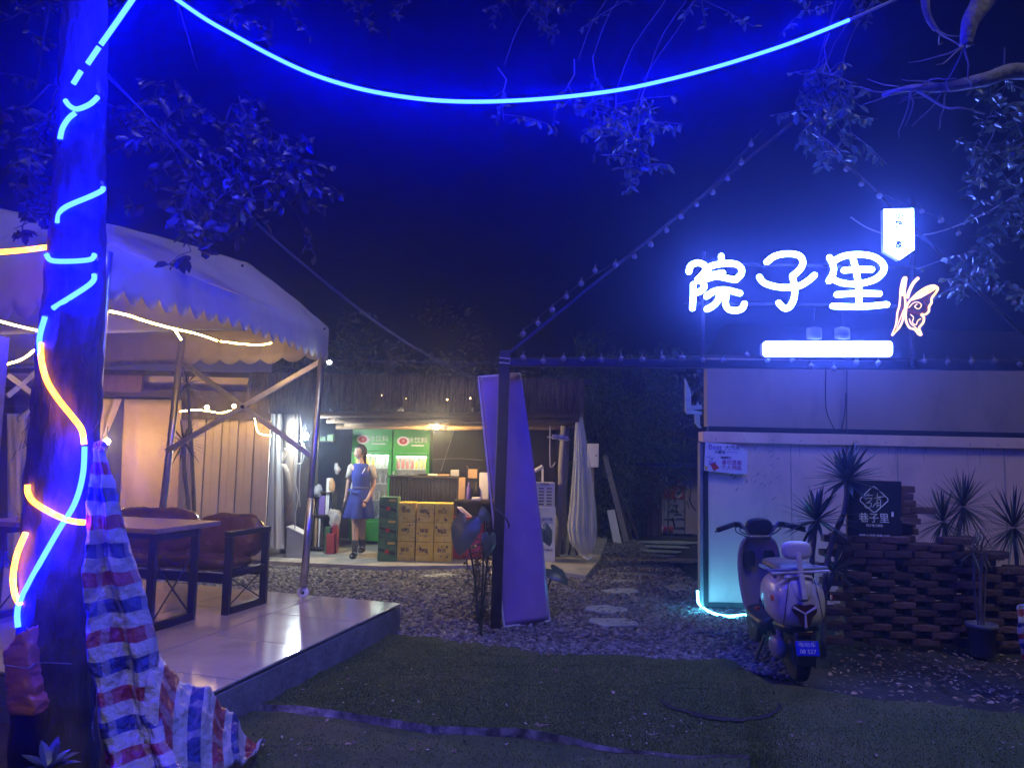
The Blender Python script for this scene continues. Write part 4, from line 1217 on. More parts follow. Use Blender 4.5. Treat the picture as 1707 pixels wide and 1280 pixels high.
for b in (0, BLN):
    for a in (0, BDP):
        MB().beam(B_(a, b, PZ), B_(a, b, AZ), .055).build('leg', 'black_paint', bn, bevel=.003)
    MB().beam(B_(.028, b, PZ + .027), B_(BDP - .028, b, PZ + .027), .055).build('foot_rail', 'black_paint', bn)
    MB().beam(B_(-.028, b, AZ + .02), B_(BDP + .028, b, AZ + .02), .06, .04).build('armrest', 'black_paint', bn, bevel=.004)
    MB().beam(B_(.028, b, .55), B_(BDP - .028, b, .55), .05).build('side_rail', 'black_paint', bn)
    MB().tube([B_(.04, b, PZ + .06), B_(BDP - .04, b, .52)], .005, 6).build('cross_wire', 'black_paint', bn)
    MB().tube([B_(BDP - .04, b + .006, PZ + .06), B_(.04, b + .006, .52)], .005, 6).build('cross_wire', 'black_paint', bn)
for a in (0, BDP):
    MB().beam(B_(a, .03, .52), B_(a, BLN - .03, .52), .05, .07).build('seat_rail', 'black_paint', bn)
MB().beam(B_(BDP + .03, .03, .74), B_(BDP + .03, BLN - .03, .74), .03, .1).build('back_rail', 'black_paint', bn)
def cushion(a0, a1, b0, b1, z0, z1, name, tilt=0.0, seed=0):
    rows = []
    m = MB()
    c = B_((a0 + a1) / 2, (b0 + b1) / 2, (z0 + z1) / 2)
    vs = []
    n_ = 18; m_ = 10
    ex, lx = V((.262, .965, 0)).normalized(), l2.normalized()
    R = Matrix.Rotation(tilt, 3, lx)
    for i in range(m_ + 1):
        th = math.pi * i / m_
        for k in range(n_ * 2):
            an_ = math.pi * k / n_
            def se(v, p): return math.copysign(abs(v) ** p, v)
            x = se(math.cos(an_), .45) * se(math.sin(th), .45); y = se(math.sin(an_), .45) * se(math.sin(th), .45); z = se(math.cos(th), .6)
            cr_ = 1 + .10 * nz((x * 2.2 + seed, y * 2.2, z * 2.2), 1.0, seed) + .05 * nz((x * 6, y * 6 + seed, z * 6), 1.0, seed)
            p = ex * (x * (a1 - a0) / 2 * cr_) + lx * (y * (b1 - b0) / 2) + V((0, 0, z * (z1 - z0) / 2 * cr_))
            vs.append(c + R @ p)
    W = n_ * 2
    fs = [(i * W + k, (i + 1) * W + k, (i + 1) * W + (k + 1) % W, i * W + (k + 1) % W) for i in range(m_) for k in range(W)]
    m.add(vs, fs)
    return m.build(name, 'leather', bn, smooth=True)
cushion(.02, BDP - .02, .04, .80, .555, .665, 'seat_cushion', seed=1)
cushion(.02, BDP - .02, .81, BLN - .04, .555, .665, 'seat_cushion', seed=2)
cushion(.40, .56, .02, .62, .62, .97, 'back_cushion', .22, 3)
cushion(.40, .56, .64, BLN - .03, .62, 1.00, 'back_cushion', .22, 5)
# small glass jug seen between the legs, and a bright lid on the bench floor
jg = thing('glass_jar', 'small clear glass jar standing on the tiles under the table', 'jar', gnd(283, 985, PZ))
_j = gnd(283, 985, PZ)
MB().lathe([(.04, 0), (.055, .02), (.055, .11), (.04, .14), (.04, .15)], _j, 14).build('body', 'glass', jg, smooth=True)
MB().lathe([(.043, .15), (.043, .17)], _j, 14).build('lid', 'steel', jg)

# ------------------------------------------------------------------ striped tarpaulin gathered on the pole
tp = thing('striped_tarpaulin', 'red white and blue striped tarpaulin hanging gathered beside the trunk', 'tarpaulin', gnd(200, 1330))
le = [at(162, 748, 3.40), at(152, 800, 3.36), at(145, 870, 3.32), at(143, 960, 3.28), at(145, 1050, 3.24), at(152, 1130, 3.20), at(162, 1210, 3.15), at(176, 1300, 3.08), at(184, 1352, 3.02)]
re = [at(172, 746, 3.40), at(190, 800, 3.40), at(205, 870, 3.42), at(225, 950, 3.44), at(248, 1015, 3.44), at(261, 1080, 3.42), at(266, 1150, 3.36), at(282, 1230, 3.25), at(320, 1300, 3.12)]
rows = []
NV, NU = 90, 36
for j in range(NV + 1):
    v = j / NV; a, b = poly_at(le, v), poly_at(re, v); row = []
    for i in range(NU + 1):
        u = i / NU
        p = a.lerp(b, u)
        amp = .012 + .030 * v
        fold = math.sin(u * 9.5 + .8 * math.sin(v * 5)) * amp + .026 * nz((u * 5, v * 9, 2), 1, 3) + .015 * nz((u * 12, v * 26, 5), 1, 3)
        p = p + V((.006 * nz((u * 3, v * 14, 8), 1, 1), -fold - .03 * math.sin(math.pi * u), .010 * nz((u * 4, v * 8, 1), 1, 9)))
        row.append(p)
    rows.append(row)
MB().grid(rows).build('hanging_sheet', 'tarp_stripes', tp, smooth=True, thick=.002)
top = [at(256, 1088, 3.46), at(300, 1122, 3.55), at(345, 1148, 3.66), at(378, 1180, 3.76), at(405, 1222, 3.90), at(445, 1231, 3.98)]
bot = [at(240, 1240, 3.20), at(285, 1270, 3.22), at(325, 1282, 3.30), at(365, 1284, 3.42), at(395, 1276, 3.55), at(425, 1256, 3.76)]
rows = []
for j in range(31):
    t = j / 30; row = []
    for i in range(61):
        u = i / 60
        p = poly_at(top, u).lerp(poly_at(bot, u), t)
        bul = .07 * math.sin(math.pi * t) * (1 - .5 * u)
        p = p + V((0, -bul * .6, bul * .5 + .035 * math.sin(u * 19) * math.sin(math.pi * min(1, t + .15)) + .030 * nz((u * 8, t * 5, 4), 1, 2) + .022 * nz((u * 20, t * 12, 4), 1, 2)))
        p.z = max(p.z, .03 + .01 * nz((u * 20, t * 9, 1), 1, 1))
        row.append(p)
    rows.append(row)
uvs = [(j / 30, i / 60) for j in range(31) for i in range(61)]
MB().grid(rows, uvs).build('trailing_sheet', 'tarp_tail', tp, smooth=True, thick=.002)
bk_ = []
for j in range(31):
    t = j / 30; row = []
    for i in range(13):
        u = i / 12
        p = at(lerp(118, 160, u) + 6 * math.sin(t * 4), lerp(1080, 1235, t), 3.52 - .1 * t)
        row.append(p + V((0, .03 * math.sin(u * 8 + t * 5) + .02 * nz((u * 4, t * 6, 0), 1, 2), .02 * nz((u * 5, t * 5, 0), 1, 4))))
    bk_.append(row)
MB().grid(bk_).build('back_fold', 'tarp_tail', tp, smooth=True, thick=.002)
MB().tube(smooth_path([at(158, 742, 3.42), at(170, 738, 3.40), at(176, 745, 3.42), at(166, 750, 3.38), at(158, 742, 3.42)], 4), .012, 6).build('knot', 'tarp_stripes', tp)

# second tarpaulin at the right edge
t2 = []
for j in range(25):
    t = j / 24; row = []
    for i in range(13):
        u = i / 12
        p = at(lerp(1688 + 14 * (t - .45) ** 2 * 4, 1790, u), lerp(1008, 1100, t), 5.1)
        row.append(p + V((0, .07 * math.sin(u * 7 + t * 3) + .03 * nz((u * 5, t * 5, 1), 1, 2) - .12 * math.sin(math.pi * t), .02 * nz((u * 6, t * 6, 2), 1, 4))))
    t2.append(row)
o = MB().grid(t2).build('covered_bundle', 'tarp_tail', smooth=True, thick=.004)
tag(o, 'striped tarpaulin bundle poking in beside the flower pot', 'tarpaulin')

# ------------------------------------------------------------------ red wrapped bundle, light box, clutter behind the trunk
rb = thing('red_wrapped_bundle', 'bundle in crumpled red plastic wrap tied to the trunk foot', 'bundle', gnd(40, 1290))
rings = []
for j in range(40):
    t = j / 39; py = lerp(1052, 1186, t)
    xl_, xr_ = lerp(14, 22, t) + 22 * max(0, .16 - t) / .16, lerp(54, 66, t) + (6 if t > .8 else 0)
    c = at((xl_ + xr_) / 2, py, 3.12); w = (xr_ - xl_) / 2 / FPX * 3.12
    ring = []
    for k in range(28):
        a = 2 * math.pi * k / 28; ca_, sa_ = math.cos(a), math.sin(a)
        sx_, sy_ = math.copysign(abs(ca_) ** .5, ca_), math.copysign(abs(sa_) ** .5, sa_)
        q = 1 + .16 * nz((ca_ * 1.6, sa_ * 1.6, t * 7), 1, 2) + .10 * nz((ca_ * 2.5 + t * 3, sa_ * 2.5, t * 22), 1, 6)
        ring.append(c + V((sx_ * w * q, sy_ * .045 * q, .018 * sx_ * (1 - t) + .012 * nz((ca_ * 3, sa_ * 3, t * 9), 1, 4))))
    rings.append(ring)
MB().loft(rings).build('wrap', 'red_wrap', rb, smooth=True)
MB().tube(smooth_path([at(10, 1108, 3.02), at(45, 1113, 3.0), at(64, 1104, 3.1), at(120, 1106, 3.2)], 4), .002, 5).build('string', 'bark_pale', rb)
lb = thing('light_box', 'tall standing light box cut by the left picture edge', 'light box', gnd(-20, 1250))
x0_ = at(-48, 900, 3.25).x
MB().span((x0_ - .5, 3.25, .08), (x0_ - .03, 3.37, at(0, 560, 3.25).z - .02)).build('face', 'lightbox', lb)
for xx in (x0_ - .03, x0_ - .53):
    MB().span((xx, 3.235, .06), (xx + .03, 3.385, at(0, 556, 3.25).z)).build('side_trim', 'steel', lb)
MB().span((x0_ - .5, 3.235, at(0, 560, 3.25).z - .018), (x0_ - .03, 3.385, at(0, 556, 3.25).z)).build('top_trim', 'steel', lb)
MB().span((x0_ - .5, 3.24, .0), (x0_ - .03, 3.38, .078)).build('foot', 'dark_steel', lb)
# ------------------------------------------------------------------ open thatched shack
random.seed(31)
SH = thing('thatched_shack', 'open roadside shack with thatch fringed roof and log posts', 'shack', gnd(700, 930, FZ))
FY, RY = 10.5, 13.2                        # front line, back wall
def x_at(px, y): return at(px, 760, y).x
zroof = at(700, 634, FY - .3).z
zfr = at(700, 690, FY - .3).z
xl, xrr = x_at(440, FY), x_at(968, FY)
MB().prism([V((xl - 4.0, FY - .35, zroof - .02)), V((xrr + .1, FY - .35, zroof - .02)), V((xrr + .1, RY + .6, zroof + .35)), V((xl - 4.0, RY + .6, zroof + .35))], (0, 0, .07)).build('roof', 'black_board', SH)
MB().span((xl - 4.0, RY, FZ + .001), (xrr - .05, RY + .1, zroof + .3)).build('back_wall', 'black_board', SH)
MB().span((xrr - .2, 11.6, FZ + .001), (xrr - .14, RY, zroof + .2)).build('side_wall', 'black_board', SH)
MB().span((x_at(478, 11.3) - .9, 11.5, FZ + .001), (x_at(530, 11.5), 11.56, zroof + .1)).build('partition', 'timber_dark', SH)
# log beams
for i, (pa, pb_, y, r) in enumerate([((530, 692), (968, 690), 10.35, .045), ((545, 701), (965, 699), 10.5, .04), ((575, 707), (970, 706), 10.75, .04), ((560, 712), (960, 713), 11.1, .035)]):
    a, b = at(*pa, y), at(*pb_, y)
    MB().tube([a.lerp(b, t) + V((0, 0, .02 * nz((t * 3 + i, 0, 0), 1, i))) for t in np.linspace(0, 1, 12)], [r * (1 + .12 * nz((t * 5, i, 0), 1, 3)) for t in np.linspace(0, 1, 12)], 10).build('log_beam', 'timber', SH, smooth=True)
for px in (560, 605, 652, 700, 748, 800, 862, 915):
    MB().beam(at(px, 700, 10.4) + V((0, 0, .05)), V((at(px, 700, 10.4).x, RY - .1, zroof + .1)), .06).build('rafter', 'timber_dark', SH)
# thatch fringe: thousands of straws, some bunches longer
th = MB()
for k in range(5200):
    x = random.uniform(xl - .1, xrr - .02); y = FY - .36 - random.random() * .09
    drop = (zroof - zfr) * (random.uniform(.72, 1.02) + .10 * nz((x * 3, 0, 0), 1, 5))
    zt0 = zroof + random.uniform(-.04, .06); w = random.uniform(.004, .011); a = random.uniform(-.6, .6)
    dx, dy = random.gauss(0, .025), random.gauss(-.02, .02)
    s = V((math.cos(a), math.sin(a), 0)) * w
    p0 = V((x, y, zt0)); p1 = V((x + dx * .4, y + dy, zt0 - drop * .5)); p2 = V((x + dx, y + dy * .6, zt0 - drop))
    th.add([p0 - s, p0 + s, p1 + s, p1 - s, p2], [(0, 1, 2, 3), (3, 2, 4)])
tho = th.build('thatch_fringe', 'thatch', SH); stuff(tho)
MB().span((xl - .1, FY - .34, zfr + .10), (xrr - .03, FY - .30, zroof)).build('fascia', 'timber_dark', SH)
# tangle of ends at the roof corner
for k in range(7):
    a = at(random.uniform(944, 958), random.uniform(640, 676), 10.2); b = at(random.uniform(962, 974), random.uniform(640, 668), 10.6)
    MB().tube([a, b], .03, 7).build('log_end', 'timber', SH, smooth=True)
# posts
def post(pts, r, m_, nm='post'):
    p = smooth_path(pts, 6)
    MB().tube([q + V((.012 * nz((q.z * 3, 0, 0), 1, r * 50), 0, 0)) for q in p], [r * (1 + .12 * nz((q.z * 2.2, 1, 0), 1, 4)) for q in p], 12).build(nm, m_, SH, smooth=True)
post([gnd(928, 927, FZ), at(936, 800, 10.95), at(943, 700, 10.9)], .060, 'grey_post')
post([gnd(938, 922, FZ), at(941, 800, 11.3), at(944, 700, 11.2)], .05, 'grey_post')
post([gnd(476, 921, FZ), at(478, 830, 10.75), at(484, 690, 10.7)], .085, 'driftwood')
post([gnd(487, 918, FZ), at(489, 800, 10.9), at(492, 690, 10.9)], .05, 'grey_post')
# driftwood snag on the left post
sn = [(468, 776), (476, 752), (481, 770), (479, 800), (472, 830)]
MB().tube(smooth_path([at(460, 772, 10.62), at(467, 768, 10.6), at(474, 754, 10.6), at(478, 748, 10.6)], 4), [.02] * 4 + [.05] * 4 + [.045] * 4 + [.02], 8).build('snag', 'driftwood', SH, smooth=True)
MB().tube(smooth_path([at(462, 774, 10.6), at(472, 778, 10.58), at(479, 800, 10.6), at(480, 840, 10.62)], 4), [.03] * 4 + [.055] * 8 + [.03], 8).build('snag', 'driftwood', SH, smooth=True)
# white pipes and junction boxes on the right post
MB().tube(smooth_path([at(917, 700, 10.8), at(917, 770, 10.8), at(920, 778, 10.8), at(926, 770, 10.78)], 4), .010, 6).build('conduit', 'pale_cable', SH)
for px, py, w, h in ((917, 704, 8, 10), (925, 728, 9, 8), (935, 729, 9, 9), (944, 731, 7, 8)):
    a = at(px, py, 10.78)
    MB().box(a, (w / 118, .06, h / 118)).build('junction_box', 'white_plastic', SH, bevel=.006)
MB().tube(smooth_path([at(912, 728, 10.76), at(930, 730, 10.74), at(950, 733, 10.76)], 4), .012, 7).build('conduit', 'pale_cable', SH)
# wavy hose loops on the left posts
MB().tube(smooth_path([at(500, 735, 10.6), at(507, 745, 10.55), at(504, 770, 10.55), at(494, 775, 10.58), at(492, 800, 10.6), at(497, 830, 10.6), at(492, 860, 10.6), at(492, 900, 10.62)], 5), .007, 6).build('hose', 'pale_cable', SH, smooth=True)
MB().tube(smooth_path([at(500, 690, 10.6), at(503, 745, 10.58), at(499, 800, 10.6), at(500, 845, 10.62)], 5), .005, 6).build('cord', 'pale_cable', SH, smooth=True)
# cables hanging on the wall
MB().tube(smooth_path([at(757, 715, 12.9), at(748, 745, 12.9), at(735, 785, 12.9)], 4), .006, 5).build('cord', 'pale_cable', SH)
MB().tube(smooth_path([at(720, 766, 13.0), at(760, 764, 13.0), at(805, 767, 13.0)], 4), .005, 5).build('cord', 'pale_cable', SH)

# left wing with cream panels, dark beams and orange curtains (seen under the tent)
lw_ = thing('panelled_hut', 'cream panelled hut with orange lit curtains behind the tent', 'hut', at(300, 900, 10.4))
HY = 10.3
def hp(px, py, y=HY): return at(px, py, y)
n_ = 11
for k in range(n_):                                   # corrugated cream boards
    x0_, x1_ = lerp(303, 452, k / n_), lerp(303, 452, (k + 1) / n_) - .6
    a, b = hp(x0_, 700), hp(x1_, 700)
    yy = HY + (.02 if k % 2 else 0)
    MB().span((a.x, yy, FZ + .002), (b.x, yy + .03, hp(380, 697).z)).build('board', 'panel_cream', lw_, bevel=.006)
for py, h in ((657, .09), (692, .10)):
    MB().span((hp(-40, py).x, HY - .08, hp(300, py).z - h / 2), (hp(455, py).x, HY - .015, hp(300, py).z + h / 2)).build('beam', 'timber_dark', lw_)
MB().span((hp(-40, 600).x, HY + .05, hp(300, 651).z), (hp(452, 600).x, HY + .09, hp(300, 590).z)).build('canvas_band', 'panel_cream', lw_)
MB().span((hp(308, 600).x, HY + .0, hp(300, 686).z), (hp(452, 600).x, HY + .04, hp(300, 661).z)).build('upper_board', 'timber_dark', lw_)
MB().span((hp(-40, 600).x, HY + .45, FZ), (hp(310, 600).x, HY + .5, hp(300, 600).z)).build('rear_board', 'timber_dark', lw_)
def curtain(pts_top, pts_bot, y, nm='curtain', m_='curtain_plastic', wav=.03, parent=None, n=40, sd=0):
    rows = []
    for j in range(21):
        t = j / 20; row = []
        for i in range(n + 1):
            u = i / n
            p = at(*(lerp(pts_top[0][k], pts_top[1][k], u) * (1 - t) + lerp(pts_bot[0][k], pts_bot[1][k], u) * t for k in (0, 1)), y)
            row.append(p + V((0, wav * math.sin(u * 11 + sd + .6 * math.sin(t * 4)) * (.3 + t * .7) + .015 * nz((u * 6, t * 4, sd), 1, 2), 0)))
        rows.append(row)
    return MB().grid(rows).build(nm, m_, parent, smooth=True, thick=.003)
curtain([(206, 665), (303, 667)], [(196, 905), (296, 905)], HY - .12, parent=lw_, sd=1)
curtain([(160, 664), (204, 665)], [(160, 745), (166, 750)], HY - .10, parent=lw_, sd=2)
curtain([(12, 690), (60, 690)], [(12, 960), (60, 960)], HY - .6, m_='panel_cream', parent=lw_, sd=3, wav=.01)
MB().span((hp(160, 620).x, HY - .14, hp(200, 654).z), (hp(246, 620).x, HY - .10, hp(200, 618).z)).build('dark_board', 'rust_wood', lw_)
# pale plastic sheet bundled on the hut corner
curtain([(455, 690), (470, 690)], [(445, 915), (474, 915)], 10.45, m_='clear_sheet', parent=lw_, sd=5, wav=.05, nm='plastic_sheet')

# big clear plastic curtain gathered at the right end
pc = thing('plastic_curtain', 'clear plastic curtain gathered and tied at the shack end', 'curtain', gnd(980, 935))
lft = [(962, 664), (958, 720), (955, 780), (950, 840), (945, 880), (950, 905), (970, 925)]
rgt_ = [(966, 664), (974, 710), (985, 780), (993, 840), (996, 880), (992, 910), (980, 930)]
rows = []
for j in range(41):
    t = j / 40
    a = poly_at([at(*p, 10.55) for p in lft], t); b = poly_at([at(*p, 10.55) for p in rgt_], t)
    row = []
    for i in range(61):
        an_ = math.pi * i / 60
        c = (a + b) / 2; w = (b.x - a.x) / 2
        q = 1 + .16 * math.sin(i * .85 + 1.5 * math.sin(t * 2.5)) * min(1, t * 3) + .08 * nz((i * .2, t * 5, 0), 1, 2)
        row.append(V((c.x - math.cos(an_) * w, c.y - math.sin(an_) * w * q, c.z)))
    rows.append(row)
MB().grid(rows).build('sheet', 'clear_sheet', pc, smooth=True, thick=.002)
MB().tube([at(972, 926, 10.5), at(980, 932, 10.45), at(988, 926, 10.5)], .02, 8).build('knot', 'clear_sheet', pc, smooth=True)

# ------------------------------------------------------------------ drink fridges
def fridge(label, px0, px1, y, pytop, dark_bottom):
    x0_, x1_ = x_at(px0, y), x_at(px1, y)
    z1 = at((px0 + px1) / 2, pytop, y).z; z0 = FZ + .05
    f = thing('drinks_fridge', label, 'fridge', (x0_, y, FZ), 'green drinks fridges')
    D = .55; H = z1 - z0; W = x1_ - x0_
    zh = z1 - H * .22                         # header bottom
    zb = z0 + H * .17                         # grille top
    MB().span((x0_, y + .06, z0), (x0_ + .035, y + D, z1)).build('side_panel', 'fridge_green', f)
    MB().span((x1_ - .035, y + .06, z0), (x1_, y + D, z1)).build('side_panel', 'fridge_green', f)
    MB().span((x0_ + .036, y + D - .03, z0), (x1_ - .036, y + D, z1)).build('back_panel', 'fridge_white', f)
    MB().span((x0_, y, zh), (x1_, y + .058, z1)).build('header', 'fridge_green', f, bevel=.01)
    MB().span((x0_ + .036, y + .06, zh), (x1_ - .036, y + D - .032, z1 - .001)).build('top', 'fridge_white', f)
    gr = MB().span((x0_, y, z0), (x1_, y + .058, zb)).build('grille_panel', 'fridge_green', f, bevel=.01)
    for k in range(5):
        zz = z0 + (zb - z0) * (.2 + .14 * k)
        for s_ in (0, 1):
            xa_ = x0_ + W * (.18 + .36 * s_)
            MB().span((xa_, y - .012, zz), (xa_ + W * .26, y + .001, zz + .012)).build('louvre', 'fridge_white' if k == 9 else 'fridge_green', gr)
    MB().span((x0_ + .036, y + .06, z0), (x1_ - .036, y + D - .032, zb)).build('base', 'fridge_dark', f)
    for a in (x0_ + .04, x1_ - .08):
        MB().span((a, y + .08, FZ + .001), (a + .04, y + .12, z0)).build('foot', 'dark_steel', f)
    # door
    d = MB().span((x0_, y, zb + .004), (x0_ + .05, y + .05, zh - .004)).span((x1_ - .05, y, zb + .004), (x1_, y + .05, zh - .004)).span((x0_ + .05, y, zh - .05), (x1_ - .05, y + .05, zh - .004)).span((x0_ + .05, y, zb + .004), (x1_ - .05, y + .05, zb + .04)).build('door', 'fridge_green', f)
    MB().span((x0_ + .05, y + .02, zb + .04), (x1_ - .05, y + .026, zh - .05)).build('pane', 'glass', d)
    MB().span((x0_ + .012, y - .02, zb + .5), (x0_ + .032, y - .002, zb + .8)).build('handle', 'fridge_white', d)
    MB().span((x0_ + .06, y + .07, zh - .07), (x1_ - .06, y + .10, zh - .055)).build('tube_light', 'fridge_tube', f)
    zs = [zb + .06, zb + .06 + (zh - zb) * .24, zb + .06 + (zh - zb) * .48, zb + .06 + (zh - zb) * .70]
    for si, zz in enumerate(zs):
        sh = MB().span((x0_ + .037, y + .07, zz), (x1_ - .037, y + D - .034, zz + .012)).build('shelf', 'fridge_white', f)
        nb = 7
        for k in range(nb):
            xx = x0_ + .07 + (W - .14) * k / (nb - 1)
            if si == 3: m_ = 'bottle_yellow' if k < 4 else 'bottle_white'
            elif si == 2: m_ = ('bottle_white' if dark_bottom else 'bottle_dark') if k % 2 else 'bottle_dark'
            else: m_ = 'bottle_dark' if k % 3 else 'bottle_red'
            if dark_bottom == 2 and si == 3: m_ = 'bottle_red' if k < 4 else 'bottle_yellow'
            bt = (.024, .024, .17 + .03 * (k % 2))
            MB().lathe([(.02, 0), (.026, .01), (.026, bt[2] * .6), (.012, bt[2] * .8), (.010, bt[2])], (xx, y + .12 + .02 * (k % 2), zz + .0125), 9).build('bottle', m_, sh, smooth=True)
    # header logo: red and white badge, lettering and a pale strip
    zc = z1 - H * .115
    R3_ = Matrix.Rotation(math.pi / 2, 3, 'X')
    MB().lathe([(.075, 0), (.075, .004)], (x0_ + W * .27, y - .002, zc), 20, R3_, sx=1.35).build('badge', 'white_ink', f)
    MB().lathe([(.05, 0), (.05, .004)], (x0_ + W * .27, y - .007, zc), 18, R3_, sx=1.25).build('badge_centre', 'red_ink', f)
    text('冰', .06, 'white_ink', f, (x0_ + W * .27, y - .013, zc), (1, 0, 0), (0, 0, 1))
    text('冰饮料', .105, 'white_ink', f, (x0_ + W * .66, y - .004, zc + .012), (1, 0, 0), (0, 0, 1), squash=1.0)
    MB().span((x0_ + W * .5, y - .004, zc - .075), (x0_ + W * .84, y - .001, zc - .055)).build('badge_strip', 'white_ink', f)
    return f
fridge('green drinks fridge standing behind the woman', 586, 653, 12.35, 711, 0)
fridge('green drinks fridge half hidden by the dark counter', 655, 716, 12.35, 714, 2)

# ------------------------------------------------------------------ counter and cartons
ct = thing('bar_counter', 'dark corrugated bar counter in front of the fridges', 'counter', gnd(700, 920, FZ))
cy0 = 11.25
cx0, cx1 = x_at(650, cy0), x_at(766, cy0)
ctz = at(700, 793, cy0).z
MB().span((cx0, cy0 + .05, FZ + .001), (cx1, cy0 + .45, ctz - .03)).build('core', 'black_board', ct)
for k in range(24):
    xx = lerp(cx0, cx1, k / 24)
    MB().tube([V((xx + .02, cy0 + .045, FZ + .002)), V((xx + .02, cy0 + .045, ctz - .035))], .019, 6).build('rib', 'dark_steel', ct)
MB().span((cx0 - .02, cy0 - .01, ctz - .03), (cx1 + .02, cy0 + .5, ctz)).build('top', 'black_board', ct, bevel=.004)
cnr = ['lowest', 'middle', 'top']
def carton(px0, px1, y, i, zb, h, mname, lab, marks, shade=None):
    x0_, x1_ = x_at(px0, y) + .002, x_at(px1, y) - .002
    c = thing('drinks_carton', lab, 'carton', (x0_, y, zb), 'cartons stacked before the counter')
    MB().span((x0_, y, zb), (x1_, y + .30, zb + h - .003)).build('box', mname, c, bevel=.006)
    xm, zm = (x0_ + x1_) / 2, zb + h * .55
    if marks == 'y':
        text('鲜至', .062, 'brown_ink', c, (xm - .01, y - .003, zm), (1, 0, 0), (0, 0, 1), name='print')
        MB().span((xm - .09, y - .002, zb + h * .30), (xm + .08, y - .0005, zb + h * .36)).build('print_band', 'yellow_ink', c)
        for k in range(5):
            MB().blob((x0_ + random.uniform(.02, .20), y - .001, zb + random.uniform(.02, h - .04)), (random.uniform(.008, .022), .002, random.uniform(.008, .02)), 8, 4).build('print_spot', random.choice(['yellow_ink', 'cardboard', 'brown_ink']), c)
    else:
        a = random.uniform(-.1, .1)
        MB().prism([V((x0_ + .01, y - .002, zb + h * .62)), V((x1_ - .01, y - .002, zb + h * .42)), V((x1_ - .01, y - .002, zb + h * .30)), V((x0_ + .01, y - .002, zb + h * .50))], (0, .001, 0)).build('print_swoosh', 'black_ink', c)
        MB().blob((xm, y - .002, zb + h * .45), (.03, .003, .03), 10, 5).build('print_badge', 'red_ink', c)
        MB().span((x0_ + .13, y - .002, zb + h * .8), (x1_ - .02, y - .0005, zb + h * .9)).build('print_tag', 'yellow_ink', c)
ch = .258
for i in range(3):
    carton(635, 666, 10.45, i, FZ + .002 + i * (ch + .026), ch + .024, 'carton_green', '%s dark green printed carton in the stack by the woman' % cnr[i], 'g')
cols = [(667, 696.5, 'leftmost'), (697.5, 727, 'middle'), (727.5, 757, 'rightmost')]
for px0, px1, w in cols:
    for i in range(3):
        lab = '%s yellow printed carton in the %s yellow stack' % (cnr[i], w)
        carton(px0, px1, 10.55 if w == 'leftmost' else 10.52, i, FZ + .002 + i * (ch + .002), ch, 'carton_yellow', lab, 'y')
# low desk right of the counter, red tub, items
dk = thing('side_desk', 'low dark desk between the cartons and the leaning panel', 'desk', gnd(785, 915, FZ))
dy = 11.0
MB().span((x_at(759, dy), dy, at(785, 834, dy).z - .03), (x_at(835, dy), dy + .5, at(785, 834, dy).z)).build('top', 'timber_dark', dk)
MB().span((x_at(760, dy), dy + .03, FZ + .001), (x_at(764, dy), dy + .47, at(785, 834, dy).z - .032)).build('leg', 'timber_dark', dk)
MB().span((x_at(830, dy), dy + .03, FZ + .001), (x_at(834, dy), dy + .47, at(785, 834, dy).z - .032)).build('leg', 'timber_dark', dk)
MB().span((x_at(764, dy), dy + .42, FZ + .001), (x_at(830, dy), dy + .46, at(785, 834, dy).z - .032)).build('back_board', 'timber_dark', dk)
zd = at(785, 834, dy).z
rc_ = thing('red_cabinet', 'small red plastic cabinet under the desk', 'cabinet', gnd(785, 928, FZ))
MB().span((x_at(757, 10.8), 10.8, FZ + .002), (x_at(812, 10.8), 10.98, at(785, 866, 10.8).z)).build('body', 'red_plastic', rc_, bevel=.02)
MB().span((x_at(755, 10.8), 10.785, at(785, 868, 10.8).z), (x_at(814, 10.8), 10.985, at(785, 862, 10.8).z)).build('rim', 'red_plastic', rc_, bevel=.006)
MB().span((x_at(765, 10.8), 10.792, FZ + .10), (x_at(804, 10.8), 10.799, FZ + .42)).build('front_panel', 'purple_ink', rc_)
MB().prism([at(762, 846, 10.86), at(769, 846, 10.86), at(786, 861, 10.86), at(778, 863, 10.86)], (0, .05, 0.01)).build('papers', 'white_plastic', rc_)
# things on the counter and desk
def item(name, label, cat, px0, px1, pyt, z, y, m_, d=.14, shape='box', grp='things on the counter and desk'):
    x0_, x1_ = x_at(px0, y), x_at(px1, y); z1 = at((px0 + px1) / 2, pyt, y).z
    if shape == 'box':
        o = MB().span((x0_, y, z + .001), (x1_, y + d, z1)).build(name, m_, bevel=.008)
    else:
        r = (x1_ - x0_) / 2; h = z1 - z
        o = MB().lathe([(r * .8, .001), (r, .01), (r, h * .62), (r * .45, h * .8), (r * .4, h)], ((x0_ + x1_) / 2, y + r, z), 14).build(name, m_, smooth=True)
    return tag(o, label, cat, grp)
item('receipt_printer', 'small pale receipt printer at the counter end', 'printer', 752, 766, 783, ctz, cy0 + .1, 'grey_plastic')
item('cap', 'dark folded cloth on the counter beside the fridge', 'cloth', 697, 712, 789, ctz, cy0 + .15, 'black_board')
item('napkin_pack', 'flat pale napkin pack on the counter', 'napkins', 714, 730, 790, ctz, cy0 + .12, 'white_plastic')
item('paper_stack', 'flat pale paper stack beside the receipt printer', 'paper', 732, 750, 790.5, ctz, cy0 + .12, 'cardboard')
item('purple_bottle', 'slim purple bottle standing on the side desk', 'bottle', 779, 786, 804, zd, dy + .1, 'violet_ink', shape='lathe')
item('snack_bag', 'clear bag of snacks standing on the side desk', 'bag', 766, 777, 796, zd, dy + .15, 'cardboard')
item('black_kettle', 'black round kettle on the side desk', 'kettle', 790, 802, 804, zd, dy + .25, 'scooter_black', shape='lathe')
